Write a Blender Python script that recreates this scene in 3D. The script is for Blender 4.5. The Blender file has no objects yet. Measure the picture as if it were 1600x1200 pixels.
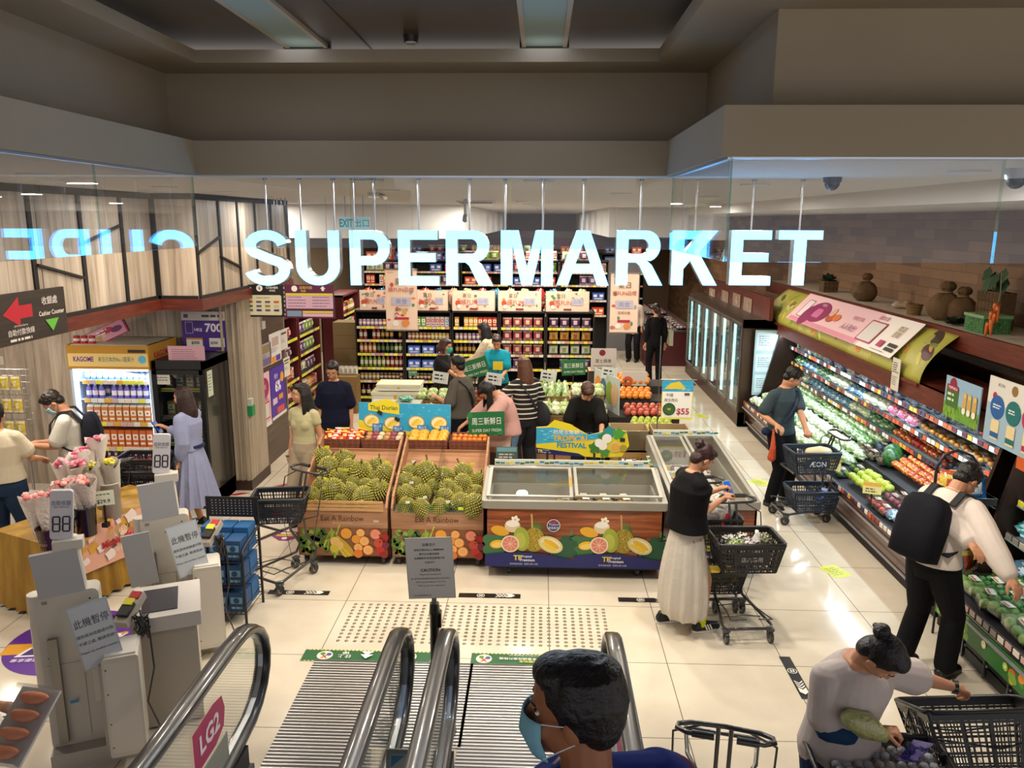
import bpy,math,random
from mathutils import Vector,Matrix,Euler
R=math.radians
PI=math.pi
V=Vector
random.seed(7)
scene=bpy.context.scene
COL=scene.collection
# ---------------------------------------------------------------- camera
CAM_H=3.32
cam_data=bpy.data.cameras.new('camera')
cam_data.sensor_width=36.0
cam_data.lens=36.0*1230.0/1600.0
cam_data.clip_start=0.05
cam_data.clip_end=200
cam=bpy.data.objects.new('camera',cam_data)
COL.objects.link(cam)
cam.location=(0,0,CAM_H)
CAM_M=Matrix.Rotation(R(2.05),4,'Z') @ Matrix.Rotation(R(90-11.7),4,'X') @ Matrix.Rotation(R(0.25),4,'Z')
cam.rotation_euler=CAM_M.to_euler()
scene.camera=cam
def at(px,py,X=None,Y=None,Z=None):
 """world point that the photograph shows at this pixel, on a given plane"""
 d=CAM_M.to_3x3() @ V(((px-800)/1230.0,-(py-600)/1230.0,-1.0))
 if X is not None:t=X/d.x
 elif Y is not None:t=Y/d.y
 else:t=(Z-CAM_H)/d.z
 return V((0,0,CAM_H))+d*t
# ---------------------------------------------------------------- world and exposure
w=bpy.data.worlds.new('world')
scene.world=w
w.use_nodes=True
w.node_tree.nodes['Background'].inputs[0].default_value=(0.95,0.92,0.94,1)
w.node_tree.nodes['Background'].inputs[1].default_value=0.95
vs=scene.view_settings
vs.view_transform='Standard'
vs.look='None'
vs.exposure=0.0
vs.gamma=1.0
vs.use_curve_mapping=False
cy=scene.cycles
cy.max_bounces=7
cy.diffuse_bounces=3
cy.glossy_bounces=3
cy.transmission_bounces=4
cy.transparent_max_bounces=10
cy.sample_clamp_indirect=4.0
cy.caustics_reflective=False
cy.caustics_refractive=False
cy.use_denoising=True
CEIL=3.585
STORE_LAMPS=[]   # (x, y, z, watts, diameter)
def area_lamp(name,loc,energy,size,color=(1,1,1),size_y=None,rot=(0,0,0),shape='DISK',spread=None):
 d=bpy.data.lights.new(name,'AREA')
 d.energy=energy
 d.color=color
 d.shape='RECTANGLE' if size_y else shape
 d.size=size
 if size_y:d.size_y=size_y
 if spread:d.spread=spread
 o=bpy.data.objects.new(name,d)
 o.location=loc
 o.rotation_euler=rot
 COL.objects.link(o)
 return o
# ---------------------------------------------------------------- colours and materials
_cc={}
def C(h):
 if isinstance(h,tuple):return h
 if h in _cc:return _cc[h]
 t=h.lstrip('#')
 if len(t) == 3:t=''.join(k*2 for k in t)
 o=[]
 for i in (0,2,4):
  x=int(t[i:i+2],16)/255.0
  o.append(x/12.92 if x <= 0.04045 else ((x+0.055)/1.055) ** 2.4)
 _cc[h]=(o[0],o[1],o[2],1.0)
 return _cc[h]
MATS={}
def base_mat(name):
 m=bpy.data.materials.new(name)
 m.use_nodes=True
 nt=m.node_tree
 b=nt.nodes['Principled BSDF']
 return m,nt,b
def N(nt,kind,**kw):
 n=nt.nodes.new(kind)
 for k,v in kw.items():
  if k.startswith('i_'):
   n.inputs[k[2:].replace('_',' ')].default_value=v
  else:
   setattr(n,k,v)
 return n
def vmat(name,rough=0.6,metal=0.0,coat=0.0,bump=None,spec=0.5,emit=0.0,sss=0.0):
 """a finish whose colour comes from the printed pattern stored on the faces"""
 m,nt,b=base_mat(name)
 a=N(nt,'ShaderNodeAttribute',attribute_name='Col')
 nt.links.new(a.outputs['Color'],b.inputs['Base Color'])
 b.inputs['Roughness'].default_value=rough
 b.inputs['Metallic'].default_value=metal
 b.inputs['Coat Weight'].default_value=coat
 b.inputs['Coat Roughness'].default_value=0.08
 b.inputs['Specular IOR Level'].default_value=spec
 if sss:
  b.inputs['Subsurface Weight'].default_value=sss
  b.inputs['Subsurface Scale'].default_value=0.02
 if emit:
  nt.links.new(a.outputs['Color'],b.inputs['Emission Color'])
  b.inputs['Emission Strength'].default_value=emit
 if bump:
  sc,st=bump
  tc=N(nt,'ShaderNodeTexCoord')
  n=N(nt,'ShaderNodeTexNoise')
  n.inputs['Scale'].default_value=sc
  n.inputs['Detail'].default_value=3
  bp=N(nt,'ShaderNodeBump')
  bp.inputs['Strength'].default_value=st
  bp.inputs['Distance'].default_value=0.02
  nt.links.new(tc.outputs['Object'],n.inputs['Vector'])
  nt.links.new(n.outputs['Fac'],bp.inputs['Height'])
  nt.links.new(bp.outputs['Normal'],b.inputs['Normal'])
 MATS[name]=m
 return m
vmat('matte',0.75)
vmat('print',0.45)
vmat('gloss',0.22,coat=0.3)
vmat('plastic',0.38)
vmat('metal',0.28,metal=1.0)
vmat('steel',0.42,metal=0.9)
vmat('rubber',0.3,coat=0.5,spec=0.6)
vmat('cloth',0.85,bump=(7,0.45),spec=0.2)
vmat('gown',0.85,bump=(14,0.5),spec=0.2)
vmat('skin',0.5,sss=0.12,spec=0.4)
vmat('hair',0.45,bump=(55,0.4),spec=0.4)
vmat('film',0.12,coat=0.6,bump=(38,0.8))
vmat('fruit',0.35,bump=(60,0.15),coat=0.2)
vmat('wicker',0.7,bump=(90,1.0))
vmat('glow',0.5,emit=1.0)
vmat('lamp',0.5,emit=7.0)
vmat('tube',0.5,emit=5.0)
vmat('letter',0.5,emit=14.0)
def glass(name,tint=(0.93,0.97,0.97),ior=1.5,k=1.6,rough=0.0,base=0.0):
 m=bpy.data.materials.new(name)
 m.use_nodes=True
 nt=m.node_tree
 nt.nodes.clear()
 o=N(nt,'ShaderNodeOutputMaterial')
 t=N(nt,'ShaderNodeBsdfTransparent')
 t.inputs[0].default_value=(*tint,1)
 g=N(nt,'ShaderNodeBsdfGlossy')
 g.inputs['Roughness'].default_value=rough
 f=N(nt,'ShaderNodeFresnel')
 ge=N(nt,'ShaderNodeNewGeometry')
 io=N(nt,'ShaderNodeMath',operation='MULTIPLY_ADD')
 io.inputs[1].default_value=1/ior-ior
 io.inputs[2].default_value=ior
 nt.links.new(ge.outputs['Backfacing'],io.inputs[0])
 nt.links.new(io.outputs[0],f.inputs[0])
 mu=N(nt,'ShaderNodeMath',operation='MULTIPLY_ADD',use_clamp=True)
 mu.inputs[1].default_value=k
 mu.inputs[2].default_value=base
 mx=N(nt,'ShaderNodeMixShader')
 L=nt.links.new
 L(f.outputs[0],mu.inputs[0])
 L(mu.outputs[0],mx.inputs[0])
 L(t.outputs[0],mx.inputs[1])
 L(g.outputs[0],mx.inputs[2])
 L(mx.outputs[0],o.inputs[0])
 MATS[name]=m
glass('glass')
glass('glass_clear',(0.97,0.985,0.98),k=1.0)
glass('glass_barrier',(0.86,0.91,0.98),k=1.0)
glass('glass_mirroring',(0.88,0.92,0.98),k=1.8,base=0.03)
glass('glass_green',(0.80,0.90,0.86),k=1.3)
glass('film_clear',(0.92,0.94,0.95),k=1.2,rough=0.15,base=0.10)
def floor_mat():
 m,nt,b=base_mat('floor_tiles')
 L=nt.links.new
 g=N(nt,'ShaderNodeNewGeometry')
 sp=N(nt,'ShaderNodeSeparateXYZ')
 L(g.outputs['Position'],sp.inputs[0])
 outs=[]
 for ax,off in ((0,100.10),(1,99.22)):
  a=N(nt,'ShaderNodeMath',operation='ADD');a.inputs[1].default_value=90.0-(off-100.0)
  L(sp.outputs[ax],a.inputs[0])
  d=N(nt,'ShaderNodeMath',operation='DIVIDE');d.inputs[1].default_value=0.9
  L(a.outputs[0],d.inputs[0])
  f=N(nt,'ShaderNodeMath',operation='FRACT');L(d.outputs[0],f.inputs[0])
  c=N(nt,'ShaderNodeMath',operation='LESS_THAN');c.inputs[1].default_value=0.0065
  L(f.outputs[0],c.inputs[0])
  outs.append(c)
 mx=N(nt,'ShaderNodeMath',operation='MAXIMUM')
 L(outs[0].outputs[0],mx.inputs[0]);L(outs[1].outputs[0],mx.inputs[1])
 no=N(nt,'ShaderNodeTexNoise');no.inputs['Scale'].default_value=2.2;no.inputs['Detail'].default_value=6
 L(g.outputs['Position'],no.inputs['Vector'])
 cr=N(nt,'ShaderNodeValToRGB')
 cr.color_ramp.elements[0].position=0.3;cr.color_ramp.elements[0].color=C('cdc2ae')
 cr.color_ramp.elements[1].position=0.7;cr.color_ramp.elements[1].color=C('ded3c0')
 L(no.outputs['Fac'],cr.inputs[0])
 mc=N(nt,'ShaderNodeMix',data_type='RGBA')
 mc.inputs[7].default_value=C('5c5448')
 L(mx.outputs[0],mc.inputs[0]);L(cr.outputs[0],mc.inputs[6])
 L(mc.outputs[2],b.inputs['Base Color'])
 b.inputs['Roughness'].default_value=0.125
 b.inputs['Specular IOR Level'].default_value=0.55
 MATS['floor']=m
floor_mat()
def grain_mat(name,c0,c1,c2,scale=(1,1,1),rough=0.5,plank=None,planks_axis=0,coat=0.0):
 """wood: colour streaks stretched along the small-scale axis"""
 m,nt,b=base_mat(name)
 L=nt.links.new
 tc=N(nt,'ShaderNodeTexCoord')
 mp=N(nt,'ShaderNodeMapping');mp.inputs['Scale'].default_value=scale
 L(tc.outputs['Object'],mp.inputs[0])
 no=N(nt,'ShaderNodeTexNoise');no.inputs['Scale'].default_value=1.0;no.inputs['Detail'].default_value=5
 no.inputs['Roughness'].default_value=0.62;no.inputs['Distortion'].default_value=0.35
 L(mp.outputs[0],no.inputs['Vector'])
 cr=N(nt,'ShaderNodeValToRGB')
 e=cr.color_ramp.elements
 e[0].position=0.28;e[0].color=C(c0)
 e[1].position=0.72;e[1].color=C(c2)
 x=e.new(0.5);x.color=C(c1)
 L(no.outputs['Fac'],cr.inputs[0])
 last=cr.outputs[0]
 if plank:
  sp=N(nt,'ShaderNodeSeparateXYZ');L(tc.outputs['Object'],sp.inputs[0])
  d=N(nt,'ShaderNodeMath',operation='DIVIDE');d.inputs[1].default_value=plank
  L(sp.outputs[planks_axis],d.inputs[0])
  fl=N(nt,'ShaderNodeMath',operation='FLOOR');L(d.outputs[0],fl.inputs[0])
  wn=N(nt,'ShaderNodeTexWhiteNoise',noise_dimensions='1D');L(fl.outputs[0],wn.inputs['W'])
  mr=N(nt,'ShaderNodeMapRange');mr.inputs[3].default_value=0.78;mr.inputs[4].default_value=1.1
  L(wn.outputs['Value'],mr.inputs[0])
  fr=N(nt,'ShaderNodeMath',operation='FRACT');L(d.outputs[0],fr.inputs[0])
  lt=N(nt,'ShaderNodeMath',operation='GREATER_THAN');lt.inputs[1].default_value=0.03;L(fr.outputs[0],lt.inputs[0])
  mr2=N(nt,'ShaderNodeMapRange');mr2.inputs[3].default_value=0.55;mr2.inputs[4].default_value=1.0
  L(lt.outputs[0],mr2.inputs[0])
  mm=N(nt,'ShaderNodeMath',operation='MULTIPLY');L(mr.outputs[0],mm.inputs[0]);L(mr2.outputs[0],mm.inputs[1])
  vm=N(nt,'ShaderNodeVectorMath',operation='SCALE')
  L(last,vm.inputs[0]);L(mm.outputs[0],vm.inputs['Scale'])
  last=vm.outputs[0]
 L(last,b.inputs['Base Color'])
 b.inputs['Roughness'].default_value=rough
 b.inputs['Coat Weight'].default_value=coat
 MATS[name]=m
grain_mat('pale_wood','8d7c6b','b5a491','cdbfae',(14,14,0.9),plank=0.19,planks_axis=0)
grain_mat('pale_wood_y','8d7c6b','b5a491','cdbfae',(14,14,0.9),plank=0.19,planks_axis=1)
grain_mat('slat_wood','8c7d6a','ad9d89','c8b9a4',(30,30,0.8),plank=0.06,planks_axis=0)
grain_mat('dark_wood','33261f','4a3930','5d4a3f',(0.8,0.8,16),rough=0.4,plank=0.17,planks_axis=2)
grain_mat('red_wood','4a1d14','61291c','75382a',(3,3,40),rough=0.35)
grain_mat('crate_wood','8a5f42','a87a58','bd9070',(1.4,20,20),rough=0.5)
grain_mat('slat_pine','a8794a','c79a62','dcb37c',(1.5,30,30),rough=0.5)
grain_mat('rosewood','451d0d','8a4520','b96c37',(1.3,30,26),rough=0.35,coat=0.3)
grain_mat('sign_wood','1f1712','2c211a','3a2d25',(2,2,60),rough=0.5)
grain_mat('plaster','9a8d7c','9f9281','a49786',(0.5,0.5,0.5),rough=0.85)
grain_mat('void_plaster','98896f','9e8f76','a4957c',(0.5,0.5,0.5),rough=0.85)
grain_mat('void_panel','4c3f31','534536','5a4b3c',(0.5,0.5,0.5),rough=0.35)
grain_mat('ceiling_white','e2d9cb','e6ddd0','e9e0d4',(0.5,0.5,0.5),rough=0.8)
grain_mat('shelf_stone','a3988a','b2a798','bfb5a7',(8,8,8),rough=0.6)
grain_mat('velvet','7d5a17','9c7524','b98f38',(6,6,1.5),rough=0.55)
def brick_mat():
 m,nt,b=base_mat('wall_blocks')
 L=nt.links.new
 tc=N(nt,'ShaderNodeTexCoord')
 sp=N(nt,'ShaderNodeSeparateXYZ');L(tc.outputs['Object'],sp.inputs[0])
 cb=N(nt,'ShaderNodeCombineXYZ')
 L(sp.outputs[1],cb.inputs[0]);L(sp.outputs[2],cb.inputs[1])
 br=N(nt,'ShaderNodeTexBrick')
 br.inputs['Color1'].default_value=C('8a6a4e');br.inputs['Color2'].default_value=C('5a3e2c')
 br.inputs['Mortar'].default_value=C('5a4030');br.inputs['Scale'].default_value=1.0
 br.inputs['Mortar Size'].default_value=0.003;br.inputs['Brick Width'].default_value=0.55
 br.inputs['Row Height'].default_value=0.12;br.inputs['Bias'].default_value=-0.25
 L(cb.outputs[0],br.inputs['Vector'])
 no=N(nt,'ShaderNodeTexNoise');no.inputs['Scale'].default_value=3
 L(tc.outputs['Object'],no.inputs['Vector'])
 mr=N(nt,'ShaderNodeMapRange');mr.inputs[3].default_value=0.8;mr.inputs[4].default_value=1.2
 L(no.outputs['Fac'],mr.inputs[0])
 vm=N(nt,'ShaderNodeVectorMath',operation='SCALE')
 L(br.outputs['Color'],vm.inputs[0]);L(mr.outputs[0],vm.inputs['Scale'])
 L(vm.outputs[0],b.inputs['Base Color'])
 b.inputs['Roughness'].default_value=0.55
 MATS['wall_blocks']=m
brick_mat()
def plate_mat():
 m,nt,b=base_mat('ribbed_steel')
 L=nt.links.new
 g=N(nt,'ShaderNodeNewGeometry')
 sp=N(nt,'ShaderNodeSeparateXYZ');L(g.outputs['Position'],sp.inputs[0])
 mu=N(nt,'ShaderNodeMath',operation='MULTIPLY');mu.inputs[1].default_value=2*PI/0.034
 L(sp.outputs[1],mu.inputs[0])
 sn=N(nt,'ShaderNodeMath',operation='SINE');L(mu.outputs[0],sn.inputs[0])
 mr=N(nt,'ShaderNodeMapRange');mr.inputs[1].default_value=-0.6;mr.inputs[2].default_value=0.6
 mr.inputs[3].default_value=0.08;mr.inputs[4].default_value=0.60
 L(sn.outputs[0],mr.inputs[0])
 cb=N(nt,'ShaderNodeCombineColor')
 for i in range(3):L(mr.outputs[0],cb.inputs[i])
 L(cb.outputs[0],b.inputs['Base Color'])
 bp=N(nt,'ShaderNodeBump');bp.inputs['Strength'].default_value=0.6;bp.inputs['Distance'].default_value=0.004
 L(sn.outputs[0],bp.inputs['Height']);L(bp.outputs['Normal'],b.inputs['Normal'])
 b.inputs['Metallic'].default_value=0.85
 b.inputs['Roughness'].default_value=0.34
 MATS['ribbed_steel']=m
plate_mat()
# ---------------------------------------------------------------- text outlines
_tc={}
def text_mesh(s,bold=0.0,res=2):
 k=(s,bold,res)
 if k in _tc:return _tc[k]
 c=bpy.data.curves.new('writing','FONT')
 c.body=s
 c.resolution_u=res
 c.offset=bold
 o=bpy.data.objects.new('writing',c)
 m=bpy.data.meshes.new_from_object(o)
 vs=[v.co.copy() for v in m.vertices]
 fs=[tuple(p.vertices) for p in m.polygons]
 bpy.data.objects.remove(o);bpy.data.meshes.remove(m);bpy.data.curves.remove(c)
 if vs:
  x0=min(v.x for v in vs);x1=max(v.x for v in vs)
  y0=min(v.y for v in vs);y1=max(v.y for v in vs)
 else:x0=x1=y0=y1=0
 _tc[k]=(vs,fs,x0,x1,y0,y1)
 return _tc[k]
# ---------------------------------------------------------------- mesh builder
class MB:
 def __init__(s,mat='matte'):
  s.v=[];s.f=[];s.c=[];s.s=[];s.mi=[]
  s.M=Matrix();s.mats=[mat];s.cur=0;s.lz=0.0
 def use(s,mat):
  if mat not in s.mats:s.mats.append(mat)
  s.cur=s.mats.index(mat);return s
 def add(s,vs,fs,col,smooth=False,cols=None):
  n=len(s.v);M=s.M
  s.v.extend([tuple(M @ V(p)) for p in vs])
  s.f.extend([tuple(i+n for i in f) for f in fs])
  k=len(fs)
  s.c.extend([C(x) for x in cols] if cols else [C(col)]*k)
  s.s.extend([smooth]*k);s.mi.extend([s.cur]*k)
  return s
 def box(s,cx,cy_,cz,sx,sy,sz,col='fff',rot=None,top=None,front=None):
  hx,hy,hz=sx/2,sy/2,sz/2
  p=[V((a*hx,b*hy,c*hz)) for c in (-1,1) for a,b in ((-1,-1),(1,-1),(1,1),(-1,1))]
  if rot is not None:
   q=Euler(rot).to_matrix();p=[q @ x for x in p]
  p=[x+V((cx,cy_,cz)) for x in p]
  f=[(3,2,1,0),(4,5,6,7),(0,1,5,4),(1,2,6,5),(2,3,7,6),(3,0,4,7)]
  cols=[col]*6
  if top:cols[1]=top
  if front:cols[2]=front
  return s.add(p,f,col,cols=cols)
 def bar(s,a,b,w_,h_,col='fff'):
  a=V(a);b=V(b);d=(b-a)
  if d.length < 1e-6:return s
  z=d.normalized()
  up=V((0,0,1)) if abs(z.z) < 0.95 else V((0,1,0))
  x=z.cross(up).normalized();y=x.cross(z)
  p=[]
  for q in (a,b):
   for i,j in ((-1,-1),(1,-1),(1,1),(-1,1)):
    p.append(q+x*(i*w_/2)+y*(j*h_/2))
  return s.add(p,[(3,2,1,0),(4,5,6,7),(0,1,5,4),(1,2,6,5),(2,3,7,6),(3,0,4,7)],col)
 def poly(s,pts,col,th=0.0,z=None):
  """flat shape in the local xy plane, lying z above it"""
  if z is None:s.lz += 0.0006;z=s.lz
  n=len(pts)
  ar=sum(pts[i][0]*pts[(i+1) % n][1]-pts[(i+1) % n][0]*pts[i][1] for i in range(n))
  if ar < 0:pts=pts[::-1]
  vs=[(p[0],p[1],z) for p in pts]
  fs=[tuple(range(n))]
  if th:
   vs += [(p[0],p[1],z-th) for p in pts]
   fs.append(tuple(range(2*n-1,n-1,-1)))
   fs += [(i,i+n,(i+1) % n+n,(i+1) % n) for i in range(n)]
  return s.add(vs,fs,col)
 def rect(s,x,y,w_,h_,col,th=0.0,r=0.0,z=None,a=0.0):
  if r > 0:
   pts=[]
   for cx,cy_,a0 in ((w_/2-r,h_/2-r,0),(-w_/2+r,h_/2-r,90),(-w_/2+r,-h_/2+r,180),(w_/2-r,-h_/2+r,270)):
    for k in range(5):
     t=R(a0+22.5*k);pts.append((cx+r*math.cos(t),cy_+r*math.sin(t)))
  else:pts=[(-w_/2,-h_/2),(w_/2,-h_/2),(w_/2,h_/2),(-w_/2,h_/2)]
  ca,sa=math.cos(a),math.sin(a)
  return s.poly([(x+p[0]*ca-p[1]*sa,y+p[0]*sa+p[1]*ca) for p in pts],col,th,z)
 def disc(s,x,y,rx,col,ry=None,n=20,a=0.0,th=0.0,z=None,w=None):
  ry=ry or rx
  ca,sa=math.cos(a),math.sin(a)
  pts=[]
  for i in range(n):
   t=2*PI*i/n;k=1.0 if w is None else w(t)
   px,py=rx*k*math.cos(t),ry*k*math.sin(t)
   pts.append((x+px*ca-py*sa,y+px*sa+py*ca))
  return s.poly(pts,col,th,z)
 def text(s,t,x,y,h,col,w=None,bold=0.0,align='c',z=None,maxw=None,a=0.0,th=0.0):
  """writing centred on (x, y), cap height h"""
  if any(ord(c_) > 0x2e80 for c_ in t):bold=0.0
  bold=min(bold,.03)
  vs,fs,x0,x1,y0,y1=text_mesh(t,bold)
  if not vs:return s
  if z is None:s.lz += 0.0006;z=s.lz
  sy=h/max(y1-y0,1e-6)
  sx=(w/(x1-x0)) if w else sy
  if maxw and (x1-x0)*sx > maxw:sx=maxw/(x1-x0)
  ax={'c':(x0+x1)/2,'l':x0,'r':x1}[align]
  ca,sa=math.cos(a),math.sin(a)
  o=[]
  for v in vs:
   px,py=(v.x-ax)*sx,(v.y-(y0+y1)/2)*sy
   o.append((x+px*ca-py*sa,y+px*sa+py*ca,z))
  return s.add(o,fs,col)
 def lines(s,x,y,w,n,pitch,h,col,seed=0,align='l'):
  """rows of print too fine to read"""
  rr=random.Random(seed)
  s.lz += 0.0006;z=s.lz
  for i in range(n):
   k=w*rr.uniform(0.6,1.0);px=x if align == 'l' else x+(w-k)/2;q=px
   while q < px+k:
    d=min(rr.uniform(1.2,4)*h,px+k-q)
    s.rect(q+d/2,y-i*pitch,d,h,col,z=z);q += d+h*0.7
  return s
 def cyl(s,a,b,r0,r1=None,n=12,col='fff',caps=True,smooth=True):
  a=V(a);b=V(b);r1=r0 if r1 is None else r1
  d=(b-a).normalized()
  up=V((0,0,1)) if abs(d.z) < 0.9 else V((1,0,0))
  x=d.cross(up).normalized();y=d.cross(x)
  vs=[]
  for q,r_ in ((a,r0),(b,r1)):
   for i in range(n):
    t=2*PI*i/n;vs.append(q+x*(r_*math.cos(t))+y*(r_*math.sin(t)))
  s.add(vs,[(i,i+n,(i+1) % n+n,(i+1) % n) for i in range(n)],col,smooth)
  if caps:
   s.add(vs[:n],[tuple(range(n))],col);s.add(vs[n:],[tuple(range(n-1,-1,-1))],col)
  return s
 def tube(s,pts,r,n=8,col='fff',closed=False):
  pts=[V(p) for p in pts]
  m=len(pts)
  rr=r if isinstance(r,(list,tuple)) else [r]*m
  vs=[];px=None
  for i,p in enumerate(pts):
   if closed:d=pts[(i+1) % m]-pts[i-1]
   else:d=pts[min(i+1,m-1)]-pts[max(i-1,0)]
   d.normalize()
   if px is None:
    up=V((0,0,1)) if abs(d.z) < 0.9 else V((1,0,0))
    px=d.cross(up).normalized()
   else:
    px=(px-d*px.dot(d)).normalized()
   y=d.cross(px)
   for k in range(n):
    t=2*PI*k/n;vs.append(p+px*(rr[i]*math.cos(t))+y*(rr[i]*math.sin(t)))
  fs=[]
  for i in range(m if closed else m-1):
   a=i*n;b=((i+1) % m)*n
   for k in range(n):fs.append((a+k,a+(k+1) % n,b+(k+1) % n,b+k))
  s.add(vs,fs,col,True)
  if not closed:
   s.add(vs[:n],[tuple(range(n-1,-1,-1))],col);s.add(vs[-n:],[tuple(range(n))],col)
  return s
 def lathe(s,prof,c=(0,0,0),n=16,col='fff',cols=None,smooth=True,sy=1.0):
  """prof: (radius, z) from the bottom up, around the vertical through c"""
  vs=[];fs=[];fc=[]
  for r_,z in prof:
   for i in range(n):
    t=2*PI*i/n;vs.append((c[0]+r_*math.cos(t),c[1]+sy*r_*math.sin(t),c[2]+z))
  for j in range(len(prof)-1):
   for i in range(n):
    fs.append((j*n+i,j*n+(i+1) % n,(j+1)*n+(i+1) % n,(j+1)*n+i));fc.append(cols[j] if cols else col)
  fs.append(tuple(range(n-1,-1,-1)));fc.append(cols[0] if cols else col)
  k=(len(prof)-1)*n
  fs.append(tuple(range(k,k+n)));fc.append(cols[-1] if cols else col)
  return s.add(vs,fs,col,smooth,cols=fc)
 def ball(s,c,r,col='fff',n=12,m=8,rot=None,fn=None,cols=None):
  rx,ry,rz=r if isinstance(r,(tuple,list)) else (r,r,r)
  q=Euler(rot).to_matrix() if rot is not None else None
  vs=[V((0,0,-rz))]
  for j in range(1,m):
   p=-PI/2+PI*j/m
   for i in range(n):
    t=2*PI*i/n
    k=fn(t,p) if fn else 1.0
    vs.append(V((rx*k*math.cos(p)*math.cos(t),ry*k*math.cos(p)*math.sin(t),rz*k*math.sin(p))))
  vs.append(V((0,0,rz)))
  if q is not None:vs=[q @ v for v in vs]
  c=V(c);vs=[v+c for v in vs]
  fs=[(0,1+(i+1) % n,1+i) for i in range(n)]
  for j in range(m-2):
   for i in range(n):
    a=1+j*n
    fs.append((a+i,a+(i+1) % n,a+n+(i+1) % n,a+n+i))
  a=1+(m-2)*n;e=len(vs)-1
  fs += [(a+i,a+(i+1) % n,e) for i in range(n)]
  return s.add(vs,fs,col,True)
 def loft(s,rings,n=20,col='fff',smooth=True,cap=True):
  """rings: (matrix, rx, ry[, fn]) ellipses in each matrix's xy plane"""
  vs=[]
  for rg in rings:
   m_,rx,ry=rg[:3];fn=rg[3] if len(rg) > 3 else None
   for i in range(n):
    t=2*PI*i/n;k=fn(t) if fn else 1.0
    vs.append(m_ @ V((rx*k*math.cos(t),ry*k*math.sin(t),0)))
  fs=[]
  for j in range(len(rings)-1):
   for i in range(n):
    fs.append((j*n+i,j*n+(i+1) % n,(j+1)*n+(i+1) % n,(j+1)*n+i))
  s.add(vs,fs,col,smooth)
  if cap:
   s.add(vs[:n],[tuple(range(n-1,-1,-1))],col,smooth);s.add(vs[-n:],[tuple(range(n))],col,smooth)
  return s
 def limb(s,pts,rad,n=12,col='fff'):
  """a rounded-ended tapering tube, closed, for bodies and cloth"""
  pts=[V(p) for p in pts]
  P=[pts[0]-(pts[1]-pts[0]).normalized()*rad[0]*0.85,pts[0]-(pts[1]-pts[0]).normalized()*rad[0]*0.5]+pts
  e=(pts[-1]-pts[-2]).normalized()
  P += [pts[-1]+e*rad[-1]*0.5,pts[-1]+e*rad[-1]*0.85]
  rr=[rad[0]*0.4,rad[0]*0.85]+list(rad)+[rad[-1]*0.85,rad[-1]*0.4]
  return s.tube(P,rr,n,col)
 def mesh(s,name):
  me=bpy.data.meshes.new(name)
  me.from_pydata(s.v,[],s.f)
  me.polygons.foreach_set('use_smooth',s.s)
  me.polygons.foreach_set('material_index',s.mi)
  ca=me.color_attributes.new('Col','FLOAT_COLOR','CORNER')
  buf=[]
  for f,c in zip(s.f,s.c):buf.extend(c*len(f))
  ca.data.foreach_set('color',buf)
  for m in s.mats:me.materials.append(MATS[m])
  me.update()
  return me
 def build(s,name,parent=None,loc=None,rot=None):
  o=bpy.data.objects.new(name,s.mesh(name))
  COL.objects.link(o)
  if parent is not None:o.parent=parent
  if loc is not None:o.location=loc
  if rot is not None:o.rotation_euler=rot
  return o
def X4(loc=(0,0,0),rz=0.0,rx=0.0,ry=0.0,s=1.0):
 return Matrix.Translation(V(loc)) @ Matrix.Rotation(rz,4,'Z') @ Matrix.Rotation(ry,4,'Y') @ Matrix.Rotation(rx,4,'X') @ Matrix.Scale(s,4)
ST=R(90)      # turns a flat panel drawn in xy so that it stands and faces -y
def thing(name,label,cat,loc=(0,0,0),rz=0.0,group=None,rot=None):
 o=bpy.data.objects.new(name,None)
 o.empty_display_size=0.1
 COL.objects.link(o)
 o.location=loc
 o.rotation_euler=rot if rot else (0,0,rz)
 return tag(o,label,cat,group)
def tag(o,label,cat,group=None,kind=None):
 o['label']=label;o['category']=cat
 if group:o['group']=group
 if kind:o['kind']=kind
 return o
def struct(name,mb,**kw):
 o=mb.build(name,**kw);o['kind']='structure'
 return o
_kids={}
def dup(root,loc,rz=None,label=None,group=None,rot=None,scale=None):
 r=root.copy();COL.objects.link(r);r.location=loc
 if rz is not None:r.rotation_euler=(0,0,rz)
 if rot is not None:r.rotation_euler=rot
 if scale is not None:r.scale=(scale,)*3 if not isinstance(scale,tuple) else scale
 if label:r['label']=label
 if group:r['group']=group
 for ch in KIDS(root):
  c=ch.copy();COL.objects.link(c);c.parent=r
  for g in KIDS(ch):
   d=g.copy();COL.objects.link(d);d.parent=c
 return r
def KIDS(o):
 return [c for c in _all_children(o)]
def _all_children(o):
 return list(o.children)
ORD=['first','second','third','fourth','fifth','sixth','seventh','eighth','ninth','tenth','eleventh','twelfth',
    'thirteenth','fourteenth','fifteenth','sixteenth','seventeenth','eighteenth','nineteenth','twentieth',
    'twenty-first','twenty-second','twenty-third','twenty-fourth','twenty-fifth','twenty-sixth','twenty-seventh','twenty-eighth','twenty-ninth','thirtieth']+['number %d' % k for k in range(31,90)]
class Stock:
 """prototypes of small goods: the first placing uses the prototype itself, later ones copy it"""
 def __init__(s):s.p={}
 def put(s,key,maker,name,label,cat,loc,rz=0.0,group=None,rot=None,scale=None):
  if key not in s.p:
   s.p[key]=maker().mesh(name)
  o=bpy.data.objects.new(name,s.p[key]);COL.objects.link(o)
  o.location=loc
  o.rotation_euler=rot if rot else (0,0,rz)
  if scale:o.scale=scale if isinstance(scale,tuple) else (scale,)*3
  return tag(o,label,cat,group)
stock=Stock()
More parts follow.
